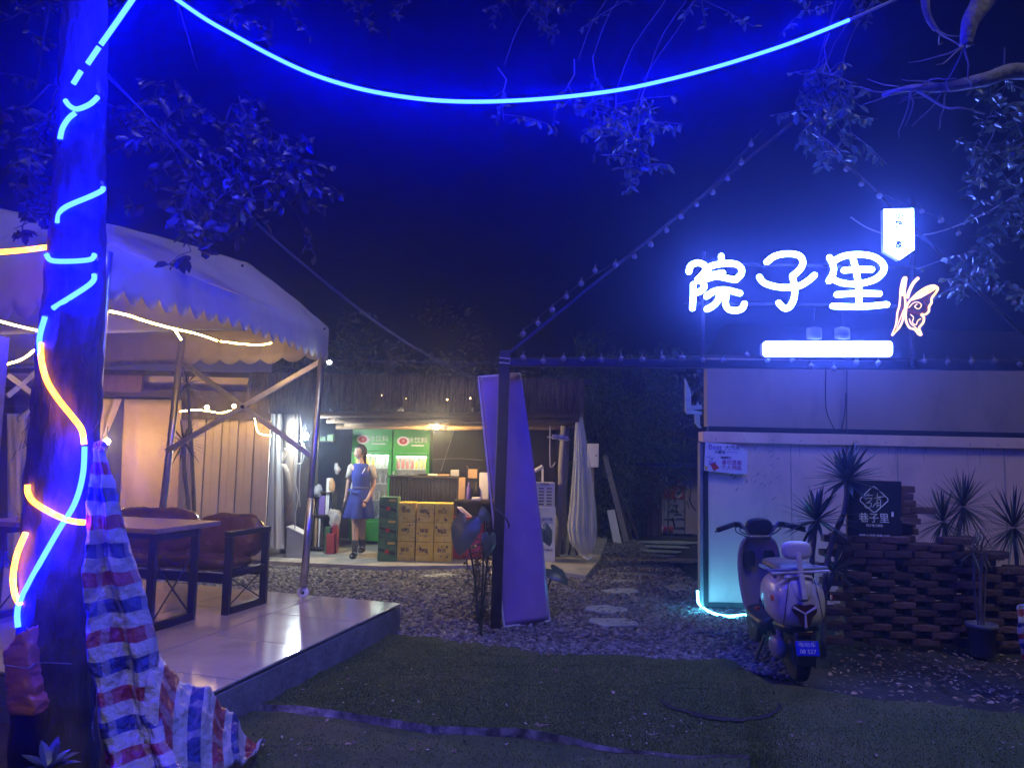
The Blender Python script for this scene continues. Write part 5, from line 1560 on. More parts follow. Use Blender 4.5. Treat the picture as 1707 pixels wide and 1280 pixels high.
item('white_register', 'white cash register on the side desk against the panel', 'register', 800, 816, 788, zd, dy + .3, 'white_plastic', d=.18)
item('tissue', 'crumpled pinkish tissue on the side desk edge', 'tissue', 788, 803, 829, zd, dy + .05, 'poster')
cb = thing('open_cardboard_box', 'small open cardboard box on a stand above the desk', 'box', at(789, 800, dy + .35))
y_ = dy + .38
x0_, x1_ = x_at(781, y_), x_at(796, y_); zb_, zt2 = at(788, 797, y_).z, at(788, 782, y_).z
for a, b in (((x0_, y_, zb_), (x1_, y_ + .008, zt2)), ((x0_, y_ + .14, zb_), (x1_, y_ + .148, zt2)), ((x0_, y_ + .009, zb_), (x0_ + .008, y_ + .139, zt2)), ((x1_ - .008, y_ + .009, zb_), (x1_, y_ + .139, zt2)), ((x0_ + .009, y_ + .009, zb_), (x1_ - .009, y_ + .139, zb_ + .008))):
    MB().span(a, b).build('side', 'cardboard', cb)
MB().prism([V((x0_, y_, zt2)), V((x0_, y_ + .148, zt2)), V((x0_ - .03, y_ + .148, zt2 + .05)), V((x0_ - .03, y_, zt2 + .05))], (.004, 0, 0)).build('flap', 'cardboard', cb)
MB().prism([V((x1_, y_, zt2)), V((x1_, y_ + .148, zt2)), V((x1_ + .04, y_ + .148, zt2 + .03)), V((x1_ + .04, y_, zt2 + .03))], (.004, 0, 0)).build('flap', 'cardboard', cb)
MB().span((x0_ + .03, y_ + .03, zd + .001), (x1_ - .03, y_ + .10, zb_ - .001)).build('stand', 'black_board', cb)

# white appliance: slotted cooler on a white carton
ac = thing('slotted_white_cooler', 'white slotted air cooler standing on a printed carton', 'air cooler', gnd(910, 930, FZ))
ay = 10.75
x0_, x1_ = x_at(894, ay), x_at(927, ay); z0_, z1_ = at(910, 845, ay).z, at(910, 804, ay).z
MB().span((x0_ - .004, ay, z0_ + .002), (x1_ - .01, ay + .26, z1_)).build('body', 'white_plastic', ac, bevel=.012)
W_ = x1_ - x0_
for k in range(6):
    zz = lerp(z1_ - .09, z0_ + .03, k / 5)
    for s_ in (.16, .55):
        MB().span((x0_ + W_ * s_, ay - .006, zz), (x0_ + W_ * (s_ + .26), ay + .004, zz + .014)).build('slot', 'black_paint', ac)
    MB().blob((x0_ + W_ * .485, ay - .002, zz + .006), .009, 8, 5).build('button', 'white_ink', ac)
text('冷风机', .045, 'black_ink', ac, (x0_ + W_ * .45, ay - .003, z1_ - .03), (1, 0, 0), (0, 0, 1))
wc_ = thing('white_printed_carton', 'tall white printed carton under the slotted cooler', 'carton', (x0_, ay, FZ))
MB().span((x0_, ay - .01, FZ + .002), (x1_ + .005, ay + .28, z0_)).build('box', 'white_plastic', wc_, bevel=.006)
text('冰温空调', .05, 'blue_ink', wc_, (x0_ + W_ * .5, ay - .013, z0_ - .17), (1, 0, 0), (0, 0, 1))
MB().span((x0_ + W_ * .1, ay - .012, z0_ - .215), (x0_ + W_ * .9, ay - .0105, z0_ - .207)).build('rule', 'blue_ink', wc_)
text('一汽净化', .042, 'black_ink', wc_, (x0_ + W_ * .6, ay - .013, FZ + .16), (1, 0, 0), (0, 0, 1))

# white chair back peeping over it
wch = thing('white_chair', 'white wooden chair peeping out behind the slotted cooler', 'chair', gnd(895, 915, FZ))
yy = 11.6
xs0, xs1 = x_at(884, yy), x_at(905, yy)
zt3 = at(895, 779, yy).z
for x_ in (xs0, xs1):
    MB().beam(V((x_, yy, FZ + .001)), V((x_, yy + .02, zt3 + .01)), .03).build('leg', 'white_plastic', wch)
    MB().beam(V((x_, yy - .4, FZ + .001)), V((x_, yy - .4, .52)), .03).build('leg', 'white_plastic', wch)
MB().tube(smooth_path([V((xs0, yy + .02, zt3)), V(((xs0 * 2 + xs1) / 3, yy + .02, zt3 - .05)), V(((xs0 + xs1 * 2) / 3, yy + .02, zt3 - .02)), V((xs1, yy + .02, zt3 + .02))], 4), .03, 8).build('top_rail', 'white_plastic', wch, smooth=True)
MB().span((xs0, yy - .42, .52), (xs1, yy + .0, .55)).build('seat', 'white_plastic', wch)

# ------------------------------------------------------------------ left corner of the shack
sf = thing('black_bookshelf', 'low black shelf with boxes and books by the left post', 'shelf', gnd(540, 905, FZ))
sy = 11.35
x0_, x1_ = x_at(522, sy), x_at(556, sy)
zl = [FZ + .06, at(540, 858, sy).z, at(540, 820, sy).z]
for x_ in (x0_, x1_):
    MB().span((x_ - .012, sy, FZ + .001), (x_ + .012, sy + .3, zl[2])).build('side', 'black_paint', sf)
for z_ in zl:
    MB().span((x0_ + .0125, sy, z_ - .02), (x1_ - .0125, sy + .3, z_)).build('board', 'timber_dark', sf)
def shelf_item(nm, lab, px0, px1, py0, z, m_, y=sy + .03, cat='book', d=.18):
    o = MB().span((x_at(px0, y), y, z + .001), (x_at(px1, y), y + d, at(px0, py0, y).z)).build(nm, m_, bevel=.004)
    tag(o, lab, cat, 'things on the black shelf')
shelf_item('white_binder', 'white binder standing on the top of the black shelf', 546, 552, 815 - 18, zl[1] + .002, 'white_plastic', cat='binder')
shelf_item('blue_box', 'blue and white box on the middle board of the black shelf', 535, 545, 826, zl[1], 'violet_ink', cat='box')
shelf_item('cream_book', 'cream book leaning on the lowest board of the black shelf', 530, 534, 862, zl[0], 'cardboard')
shelf_item('pale_book', 'pale book upright beside the cream book', 536, 539, 864, zl[0], 'white_plastic')
for (nm, lab, cat, m_, c, r) in (('clear_bag', 'bulging clear plastic bag beside the black shelf', 'bag', 'clear_sheet', at(557, 862, 11.2), (.095, .10, .16)),
                               ('brown_bag', 'small brown paper bag hanging above the shelf', 'bag', 'cardboard', at(553, 806, 11.3), (.05, .05, .12)),
                               ('white_bag', 'white plastic bag hanging on the shelf wall', 'bag', 'grey_plastic', at(562, 782, 11.5), (.045, .05, .13)),
                               ('net_bag', 'dark stuffed bag on top of the black shelf', 'bag', 'grey_plastic', at(531, 818, 11.4), (.08, .08, .09))):
    mb = MB().blob(c, r, 20, 14)
    mb.v = [tuple(V(p) + (V(p) - c) * (.55 * nz(V(p), 8, 3) + .4 * nz(V(p), 19, 5) - .12)) for p in mb.v]
    tag(mb.build(nm, m_, smooth=True), lab, cat, 'bags round the black shelf')
for k, (px0, px1, py0, m_) in enumerate(((560, 568, 880, 'red_plastic'), (549, 558, 884, 'carton_green'), (553, 566, 894, 'red_plastic'))):
    o = MB().span((x_at(px0, 11.2), 11.15 - .03 * k, FZ + .002), (x_at(px1, 11.2), 11.3 - .05 * k, at(px0, py0 - 6, 11.2).z)).build('snack_box', m_, bevel=.004)
    tag(o, ('red snack box standing by the clear bag', 'green snack box below the clear bag', 'low red snack box in front of the clear bag')[k], 'box', 'snack boxes on the floor')
gb = thing('grey_storage_bin', 'grey plastic bin with slanted lid beside the driftwood post', 'bin', gnd(500, 920, FZ))
gy_ = 10.6
x0_, x1_ = x_at(484, gy_), x_at(512, gy_)
za, zb_ = at(490, 880, gy_).z, at(510, 893, gy_).z
MB().prism([V((x0_, gy_, FZ + .002)), V((x1_, gy_, FZ + .002)), V((x1_, gy_, zb_)), V((x0_ + .02, gy_, za)), V((x0_, gy_, za))], (0, .25, 0)).build('body', 'grey_plastic', gb, bevel=.008)
MB().prism([V((x0_ - .006, gy_ - .01, za + .002)), V((x0_ + .02, gy_ - .01, za + .002)), V((x1_ + .008, gy_ - .01, zb_ + .002)), V((x1_ + .008, gy_ - .01, zb_ + .02)), V((x0_ + .02, gy_ - .01, za + .02)), V((x0_ - .006, gy_ - .01, za + .02))], (0, .27, 0)).build('lid', 'white_plastic', gb)
# shelf high on the wall with small packs
hs = thing('wall_ledge', 'narrow dark ledge high on the left wall with small green packs', 'ledge', at(548, 735, 11.45))
MB().span((x_at(533, 11.45), 11.3, at(545, 735, 11.45).z - .02), (x_at(558, 11.45), 11.5, at(545, 735, 11.45).z)).build('board', 'timber_dark', hs)
MB().span((x_at(546, 11.4), 11.32, at(545, 735, 11.45).z + .001), (x_at(556, 11.4), 11.42, at(545, 724, 11.45).z)).build('pack', 'carton_green', hs)
MB().span((x_at(534, 11.4), 11.32, at(545, 735, 11.45).z + .001), (x_at(543, 11.4), 11.42, at(545, 728, 11.45).z)).build('pack', 'carton_green', hs)

# ------------------------------------------------------------------ hanging stars, fans, lamps
def star(label, px, py, R_, y, outline):
    c = at(px, py, y)
    s_ = thing('hanging_star', label, 'star ornament', c, 'star ornaments under the thatch')
    pts = []
    for k in range(10):
        a = math.pi / 2 + k * math.pi / 5 + .12
        r = R_ if k % 2 == 0 else R_ * .42
        pts.append(c + V((math.cos(a) * r, 0, math.sin(a) * r)))
    if outline:
        MB().tube(pts + pts[:2], .011, 6).build('outline', 'white_plastic', s_)
    else:
        MB().prism(pts, (0, .02, 0)).build('body', 'white_plastic', s_)
    MB().tube([c + V((0, .01, R_)), c + V((0, .01, R_ + .14))], .003, 5).build('cord', 'pale_cable', s_)
star('large open outlined star hanging left of the fridges', 552, 692, .095, 10.4, True)
star('small white star hanging above the first fridge', 594, 691, .055, 10.5, False)
star('small white star hanging beside the warm lamp', 743, 712, .05, 10.7, False)
star('small white star on the right shack post', 943, 697, .05, 10.6, False)
def fan(label, px, py, y):
    c = at(px, py, y)
    f = thing('ceiling_fan', label, 'ceiling fan', c, 'ceiling fans in the shack')
    MB().tube([c + V((0, 0, .32)), c + V((0, 0, .05))], .016, 8).build('rod', 'pale_cable', f)
    MB().lathe([(.03, .10), (.05, .09), (.055, -.01), (.085, -.03), (.085, -.055), (.03, -.07)], c, 16).build('motor', 'grey_plastic', f, smooth=True)
    for k in range(3):
        a = k * 2.094 + .25
        d = V((math.cos(a), math.sin(a), 0)); s_ = V((-math.sin(a), math.cos(a), .15))
        MB().prism([c + d * .08 + s_ * .03 + V((0, 0, -.045)), c + d * .42 + s_ * .055 + V((0, 0, -.045)), c + d * .44 - s_ * .02 + V((0, 0, -.045)), c + d * .08 - s_ * .03 + V((0, 0, -.045))], (0, 0, .008)).build('blade', 'white_plastic', f)
fan('ceiling fan between the two green fridges', 671, 698, 11.4)
fan('ceiling fan beside the leaning panel', 788, 698, 11.4)
def lamp(label, px, py, y, m_, r, shade=True, name='bare_lamp', rod=.15, grp=None):
    c = at(px, py, y)
    l_ = thing(name, label, 'lamp', c, grp)
    MB().blob(c, r, 14, 10).build('bulb', m_, l_, smooth=True)
    if shade:
        MB().loft([[c + V((math.cos(a) * q, math.sin(a) * q, z)) for a in np.linspace(0, 2 * math.pi, 17)[:-1]] for q, z in ((r * 2.2, r * .9), (r * 1.5, r * 1.7), (r * .5, r * 2.3))], cap=False).build('shade', 'green_tinted_steel', l_, thick=.003)
    MB().tube([c + V((0, 0, r)), c + V((0, 0, r + rod))], .008, 6).build('cord', 'cable', l_)
    return l_
lamp('blazing white lamp on the left log post', 508, 727, 10.5, 'lamp_white', .05, False)
lamp('small warm shaded lamp hanging right of the fridges', 728, 711, 10.75, 'lamp_warm', .032, True)
lamp('warm lamp glowing behind the orange curtain gap', 178, 736, 9.4, 'lamp_amber', .035, False)
lamp('small fairy bulb over the cream boards nearest the pole', 345, 679, 9.9, 'fairy', .028, False, 'fairy_bulb', grp='fairy bulbs over the cream boards')
lamp('small fairy bulb over the cream boards at the brace crossing', 390, 677, 9.9, 'fairy', .026, False, 'fairy_bulb', grp='fairy bulbs over the cream boards')
o = MB().tube(smooth_path([at(300, 686, 9.9), at(325, 683, 9.9), at(345, 685, 9.88), at(370, 688, 9.9), at(390, 683, 9.88), at(420, 686, 9.9), at(430, 720, 10.1), at(452, 726, 10.1)], 4), .006, 5).build('fairy_wire', 'led_warm')
tag(o, 'thin glowing wire looping between the two fairy bulbs', 'light wire')
for px, py, wh in ((462, 634, 'at its far left under the tent brace'), (515, 653, 'just left of the tent pole'), (558, 658, 'above the large outlined star'), (636, 659, 'above the gap between the fridges'), (676, 664, 'above the second fridge'), (746, 666, 'above the small lamp'), (784, 664, 'next to the leaning board')):
    o = MB().blob(at(px, py, 10.05), .010, 8, 6).build('fairy_bulb', 'fairy')
    tag(o, 'tiny warm fairy bulb in the thatch, ' + wh, 'fairy bulb', 'fairy bulbs in the thatch')
fl = thing('floodlight', 'small white floodlight clamped at the tent corner', 'floodlight', at(549, 604, 6.5))
c = at(549, 604, 6.48)
MB().box(c + V((0, .03, 0)), (.06, .05, .045)).build('housing', 'dark_steel', fl, bevel=.005)
MB().blob(c + V((0, -.002, 0)), (.018, .006, .014), 12, 8).build('lens', 'spot_white', fl)
MB().beam(c + V((0, .03, 0)), at(540, 598, AY), .012).build('bracket', 'dark_steel', fl)

# ------------------------------------------------------------------ leaning panel behind the post, purple light put into its colour
lp = thing('leaning_signboard', 'tall narrow board with purple light put into its colour, leaning behind the dark post', 'board', gnd(880, 1046))
f0, f1 = gnd(841, 1050), gnd(917, 1040)
t0_, t1_ = at(798, 628, 6.95), at(868, 622, 6.90)
f0.z = f1.z = .03
n_p = (f1 - f0).cross(t0_ - f0).normalized()
rows = []
for j in range(41):
    v = j / 40; row = []
    for i in range(13):
        u = i / 12
        p = f0.lerp(f1, u).lerp(t0_.lerp(t1_, u), v)
        row.append(p + n_p * (.030 * math.sin(math.pi * v) + .012 * nz((u * 2.5, v * 5, 0), 1, 3) + .006 * nz((u * 6, v * 14, 0), 1, 8)))
    rows.append(row)
MB().grid(rows).build('sheet', 'light_tinted_panel', lp, smooth=True, thick=.008)
for a, b in ((f0, t0_), (f1, t1_), (t0_, t1_), (f0, f1)):
    MB().beam(a - n_p * .006, b - n_p * .006, .016, .016).build('edge_rail', 'white_plastic', lp)
for p in ((804, 632), (863, 627)):
    MB().tube([at(*p, 6.86), at(*p, 6.90)], .014, 10).build('grommet', 'steel', lp)
# ------------------------------------------------------------------ meter box, leaning boards, far shed
mb_ = thing('meter_box', 'white electric meter box on the bamboo edge', 'meter box', at(990, 778, 11.6))
a, b = at(980, 739, 11.6), at(998, 779, 11.6)
MB().span((a.x, 11.6, b.z), (b.x, 11.72, a.z)).build('case', 'white_plastic', mb_, bevel=.008)
MB().blob(at(994, 759, 11.585), .012, 8, 6).build('lock', 'dark_steel', mb_)
MB().beam(V(((a.x + b.x) / 2, 11.78, 0)), V(((a.x + b.x) / 2, 11.78, a.z)), .06).build('post', 'grey_post', mb_)
def plank(label, p0, p1, w, m_, th=.03):
    p0, p1 = V(p0), V(p1)
    o = MB().beam(p0, p1, w, th, up=(0, -1, .3)).build('leaning_plank', m_, bevel=.004)
    return tag(o, label, 'plank', 'planks leaning on the bamboo')
plank('short bright white plank leaning on the bamboo', gnd(1030, 908), at(1018, 850, 14.0), .14, 'white_plastic')
plank('long grey plank leaning behind the white one', gnd(1045, 906), at(1008, 760, 14.4), .10, 'grey_post')
plank('thin dark plank crossing behind the long grey one', gnd(1052, 903), at(1022, 800, 14.5), .08, 'timber_dark')
plank('thin plank leaning low by the stool', gnd(1064, 899), at(1042, 840, 14.6), .05, 'driftwood')
sh = thing('far_shed', 'small far shed with red graffiti door and pale panel', 'shed', gnd(1120, 890))
sy2 = 15.8
def xs(px): return at(px, 800, sy2).x
zr = at(1120, 778, sy2).z
MB().span((xs(1068), sy2 + .05, 0), (xs(1180), sy2 + 2, zr)).build('wall', 'shed_wall', sh)
MB().span((xs(1062), sy2 - .25, zr + .01), (xs(1185), sy2 + 2.2, zr + .07)).build('roof', 'tarp_blue', sh)
dd = MB().span((xs(1101), sy2, .03), (xs(1141), sy2 + .04, at(1120, 792, sy2).z)).build('door', 'graffiti', sh)
MB().span((xs(1102), sy2 - .006, at(1120, 832, sy2).z), (xs(1140), sy2 - .001, at(1120, 793, sy2).z)).build('painted_field', 'red_plastic', dd)
random.seed(77)
for k in range(9):                                 # pale torn patches and dark brush marks
    cx, cz = random.uniform(xs(1106), xs(1138)), random.uniform(at(1120, 830, sy2).z, at(1120, 796, sy2).z)
    pts = [V((cx + math.cos(t) * random.uniform(.02, .11), sy2 - .009, cz + math.sin(t) * random.uniform(.02, .09))) for t in np.linspace(0, 5.6, 7)]
    MB().prism(pts, (0, .002, 0)).build('torn_patch', 'white_plastic', dd)
for k in range(15):
    cx, cz = random.uniform(xs(1103), xs(1130)), random.uniform(at(1120, 884, sy2).z, at(1120, 834, sy2).z)
    L_ = random.uniform(.08, .22)
    h_ = random.random() < .65
    MB().tube(smooth_path([V((cx, sy2 - .004, cz)), V((cx + (L_ * .5 if h_ else .01), sy2 - .004, cz + (.015 if h_ else L_ * .4))), V((cx + (L_ if h_ else -.01), sy2 - .004, cz + (0 if h_ else L_ * .8)))], 3), .014, 5).build('brush_mark', 'black_ink', dd)
MB().span((xs(1142), sy2 - .02, .03), (xs(1163), sy2 + .03, at(1120, 795, sy2).z)).build('pale_panel', 'panel_cream', sh)
MB().tube(smooth_path([V((xs(1143), sy2 - .03, 1.0)), V((xs(1152), sy2 - .03, 1.1)), V((xs(1150), sy2 - .03, .7)), V((xs(1160), sy2 - .03, .5))], 4), .008, 5).build('cord', 'cable', sh)
for k in range(6):
    a_, b_ = xs(1066 + k * 5.6), xs(1071 + k * 5.6)
    MB().span((a_, sy2 - .25 - .02 * (k % 2), 0), (b_, sy2 - .2, at(1080, 786 + 3 * (k % 3), sy2).z)).build('board', 'rust_wood', sh)
# yellow boots, red tub, stool
for i, (px, lab) in enumerate(((1083, 'yellow rubber boot standing by the far shed, left of its pair'), (1088, 'yellow rubber boot standing by the far shed, right of its pair'))):
    p = gnd(px, 891)
    b_ = MB().loft([[p + V((math.cos(a) * r * sx + ox, math.sin(a) * r + oy, z)) for a in np.linspace(0, 2 * math.pi, 13)[:-1]] for r, z, sx, ox, oy in ((.06, 0, 1, 0, -.10), (.065, .04, 1, 0, -.08), (.065, .09, 1, 0, -.02), (.06, .16, 1, 0, .02), (.065, .30, 1, 0, .02), (.075, .42, 1, 0, .02))])
    tag(b_.build('rubber_boot', 'boot_yellow', smooth=True), lab, 'boot', 'pair of yellow boots')
def crescent(name, lab, cat, px, py, r, m_):
    p = gnd(px, py)
    o = MB().lathe([(r * .6, 0), (r * .9, .02), (r, .16), (r * .96, .17), (r * .85, .04), (r * .5, .025)], p + V((0, 0, .002)), 18).build(name, m_, smooth=True)
    tag(o, lab, cat)
crescent('red_basin', 'red plastic basin on the ground before the graffiti door', 'basin', 1108, 890, .22, 'red_plastic')
crescent('pink_basin', 'small pinkish basin beside the yellow boots', 'basin', 1096, 891, .12, 'poster')
o = MB().lathe([(.30, -.03), (.32, 0), (.30, .03), (.28, 0)], gnd(1107, 889) + V((0, .3, .36)), 22, Matrix.Rotation(math.radians(78), 3, 'X')).build('red_tyre', 'red_plastic', smooth=True)  # a plain red painted tyre set upright, nothing planted in it
tag(o, 'red painted tyre standing against the graffiti door', 'tyre')
stl = thing('low_stool', 'low dark wooden stool in front of the bamboo', 'stool', gnd(1060, 892))
p = gnd(1060, 892)
MB().box(p + V((0, 0, .42)), (.45, .3, .04)).build('seat', 'timber_dark', stl)
for a in (-.18, .18):
    for b in (-.11, .11):
        MB().beam(p + V((a, b, 0)), p + V((a, b, .40)), .04).build('leg', 'timber_dark', stl)
# folded chair and bag by the curtain foot
fc = thing('folding_chair', 'black folding chair leaning inside the clear curtain', 'chair', gnd(955, 925, FZ))
for a, b in (((948, 925), (958, 870)), ((962, 925), (948, 872)), ((950, 880), (964, 884)), ((949, 905), (962, 905))):
    MB().tube([at(*a, 10.9), at(*b, 10.95)], .014, 7).build('tube', 'black_paint', fc)
MB().prism([at(946, 862, 10.95), at(962, 858, 10.95), at(960, 878, 10.95), at(948, 882, 10.95)], (0, .03, 0)).build('seat', 'timber', fc)
# ------------------------------------------------------------------ electric scooter seen from behind
s0 = gnd(1346, 1149)
sco = thing('electric_scooter', 'pale beige electric scooter parked facing the white wall', 'scooter', s0)
HD = math.radians(-4.0)                        # heading, slightly towards the wall corner
fwd = V((math.sin(-HD) * 1.0, math.cos(HD), 0)); rgtv = V((fwd.y, -fwd.x, 0))
LEAN = math.radians(-3.0)                     # rests on its side stand
def sl3(x, s, z):
    x2 = x * math.cos(LEAN) + z * math.sin(LEAN); z2 = -x * math.sin(LEAN) * .6 + z * math.cos(LEAN)
    return V((s0.x, s0.y, 0)) + rgtv * x2 + fwd * s + V((0, 0, z2))
def srings(spec, n=24, p=2.4):
    """spec: (s, z centre, half width, half height, x centre) superellipse cross sections in the x-z plane"""
    rings = []
    for s, zc, hw, hh, xc in spec:
        ring = []
        for k in range(n):
            a = 2 * math.pi * k / n
            c, d = math.cos(a), math.sin(a)
            ring.append(sl3(xc + math.copysign(abs(c) ** (2 / p), c) * hw, s, zc + math.copysign(abs(d) ** (2 / p), d) * hh))
        rings.append(ring)
    return rings
def sloft(spec, name, m_, p=2.4, sub=1, n=24, parent=None):
    return MB().loft(srings(spec, n, p)).build(name, m_, parent or sco, smooth=True, sub=sub)
def wheel(s, r, w):
    c = sl3(0, s, r)
    R = Matrix((rgtv, fwd, V((0, 0, 1)))).transposed() @ Matrix.Rotation(LEAN, 3, 'Y') @ Matrix.Rotation(math.pi / 2, 3, 'Y')
    t = MB().lathe([(r * .62, -w * .42), (r * .86, -w * .5), (r * .97, -w * .34), (r, 0), (r * .97, w * .34), (r * .86, w * .5), (r * .62, w * .42)], c, 32, R).build('wheel', 'rubber', sco, smooth=True)
    MB().lathe([(r * .12, -w * .44), (r * .60, -w * .40), (r * .60, w * .40), (r * .12, w * .44)], c, 24, R).build('rim', 'scooter_grey', t, smooth=False)
wheel(.20, .205, .095)
wheel(1.32, .205, .09)
# tail body
sloft([(-.045, .555, .075, .10, 0), (-.02, .56, .145, .150, 0), (.05, .555, .180, .182, 0), (.18, .56, .190, .190, 0), (.34, .56, .182, .185, 0), (.50, .54, .155, .165, 0), (.60, .50, .13, .13, 0)], 'tail_body', 'scooter_white', p=2.7)
# darker tail spine between the two flanks
sloft([(-.050, .60, .04, .04, 0), (-.035, .67, .07, .045, 0), (.03, .735, .10, .022, 0), (.14, .755, .11, .015, 0)], 'tail_spine', 'scooter_white', p=2.5)
# seat
sloft([(.02, .765, .10, .012, 0), (.05, .775, .135, .032, 0), (.20, .785, .150, .040, 0), (.40, .775, .140, .040, 0), (.58, .765, .115, .036, 0), (.68, .75, .07, .02, 0)], 'seat', 'scooter_seat', p=2.6)
# rear carrier and padded backrest
for a, b in (((-.19, .03, .775), (.19, .03, .790)), ((-.16, .0, .735), (-.19, .04, .775)), ((.16, .0, .735), (.19, .04, .790)), ((-.19, .03, .775), (-.15, .45, .755)), ((.19, .03, .79), (.15, .45, .755))):
    MB().tube([sl3(*a), sl3(*b)], .012, 8).build('carrier_bar', 'scooter_grey', sco, smooth=True)
MB().beam(sl3(0, -.082, .60), sl3(0, .0, .90), .036, .014).build('backrest_stem', 'scooter_white', sco, bevel=.004)
MB().beam(sl3(-.19, -.03, .765), sl3(.19, -.03, .78), .030, .014).build('carrier_plate', 'scooter_white', sco, bevel=.003)
sloft([(.015, .905, .055, .03, 0), (.02, .905, .098, .058, 0), (.05, .91, .108, .066, 0), (.075, .91, .095, .056, 0), (.085, .91, .05, .03, 0)], 'backrest_pad', 'scooter_white', p=2.8)
# tail lamp: dark red three-lobed badge, set in the rounded tail
def tail_y(x, z): return -.052 + .25 * (x * x) + .12 * (z - .56) ** 2
cz_ = .505
lampm = MB()
pts = []
for k in range(36):
    a = 2 * math.pi * k / 36
    r = .070 + .018 * math.cos(3 * (a - math.pi / 2 - math.pi / 3 * 1))
    x, z = math.cos(a) * r, cz_ + math.sin(a) * r
    pts.append((x, z))
MB().prism([sl3(x, tail_y(x, z) - .012, z) for x, z in pts], fwd * .03).build('tail_lamp', 'tail_red', sco)
for k in range(3):
    a = math.pi / 2 + math.pi / 3 + k * 2.0944
    q = [(math.cos(a) * t, cz_ + math.sin(a) * t) for t in (0, .042, .088)]
    MB().tube([sl3(x, tail_y(x, z) - .016, z) for x, z in q], [.006, .0075, .010], 6).build('badge_spoke', 'scooter_white', sco)
# lower dark tail, reflector, plate, mudguard
sloft([(-.01, .40, .10, .035, 0), (.04, .39, .13, .045, 0), (.22, .37, .13, .05, 0), (.42, .35, .12, .06, 0)], 'under_tail', 'scooter_black')
MB().prism([sl3(x, -.035, z) for x, z in ((-.05, .355), (.055, .355), (.055, .385), (-.05, .385))], fwd * .02).build('reflector', 'tail_red', sco, bevel=.004)
pq = [(-.075, .235), (.075, .235), (.075, .325), (-.075, .325)]
pl_ = MB().prism([sl3(x, -.075 + (z - .235) * .25, z) for x, z in pq], fwd * .006).build('number_plate', 'plate_blue', sco, bevel=.004)
pr, pu = rgtv, (sl3(0, -.0525, .325) - sl3(0, -.075, .235)).normalized()
text('电动车', .030, 'white_ink', pl_, sl3(0, -.0585, .302), pr, pu, squash=1.3)
text('08 527', .038, 'white_ink', pl_, sl3(0, -.072, .262), pr, pu)
for x in (-.045, .045):
    MB().blob(sl3(x, -.058, .318), .006, 8, 5).build('plate_bolt', 'steel', pl_)
mg = []
for x in (-.06, -.05, 0, .05, .06):
    row = []
    for k in range(9):
        a = math.radians(200 - k * 14)
        dz = -.018 if abs(x) > .055 else 0
        row.append(sl3(x, .20 + math.cos(a) * .235, .205 + math.sin(a) * .235 + dz + .03))
    mg.append(row)
MB().grid(mg).build('mudguard', 'scooter_black', sco, smooth=True, thick=.006)
MB().prism([sl3(x, -.045, z) for x, z in ((-.065, .235), (.065, .235), (.05, .165), (-.05, .165))], fwd * .008).build('plate_holder', 'scooter_black', sco)
# swing arm, shock absorbers, hub motor cover, side stand
for x in (-.085, .085):
    MB().beam(sl3(x, .20, .205), sl3(x * .9, .62, .26), .03, .05).build('swing_arm', 'scooter_black', sco)
    MB().tube([sl3(x * 1.15, .22, .25), sl3(x * 1.15, .27, .46)], .024, 10).build('shock_absorber', 'scooter_grey', sco)
sloft([(.10, .23, .035, .055, -.12), (.16, .23, .045, .075, -.12), (.30, .22, .045, .075, -.12), (.36, .22, .03, .05, -.12)], 'motor_cover', 'scooter_grey')
MB().tube([sl3(-.11, .60, .22), sl3(-.19, .63, .02)], .012, 7).build('side_stand', 'scooter_black', sco)
# floorboard and under body
sloft([(.52, .30, .14, .05, 0), (.60, .30, .17, .06, 0), (.95, .30, .17, .055, 0), (1.05, .33, .16, .07, 0)], 'floorboard', 'scooter_black', p=3)
# leg shield with storage pockets
ls = []
for z, hw, s in ((.26, .125, 1.02), (.36, .150, 1.05), (.50, .166, 1.08), (.64, .172, 1.09), (.76, .168, 1.08), (.85, .145, 1.06), (.90, .10, 1.05)):
    row = []
    for k in range(17):
        t = -1 + k / 8
        row.append(sl3(t * hw - .01, s + .08 * (1 - abs(t) ** 2.2) * 0 + .07 * (abs(t) ** 3) * -1 + .05, z))
    ls.append(row)
shd = MB().grid(ls).build('leg_shield', 'scooter_beige', sco, smooth=True, thick=.03, sub=1)
for x in (-.088, .072):
    q = [(x - .045, .66), (x + .045, .66), (x + .048, .76), (x + .03, .79), (x - .03, .79), (x - .045, .76)]
    MB().prism([sl3(a, 1.062, z) for a, z in q], fwd * .03).build('pocket', 'scooter_black', shd, bevel=.004)
# front apron in front of the shield, fork, front mudguard
sloft([(1.16, .56, .12, .28, 0), (1.20, .58, .125, .28, 0), (1.26, .62, .10, .24, 0), (1.31, .66, .06, .16, 0)], 'front_apron', 'scooter_white')
for x in (-.06, .06):
    MB().tube([sl3(x, 1.32, .205), sl3(x * .8, 1.17, .62)], .02, 8).build('fork', 'steel', sco)
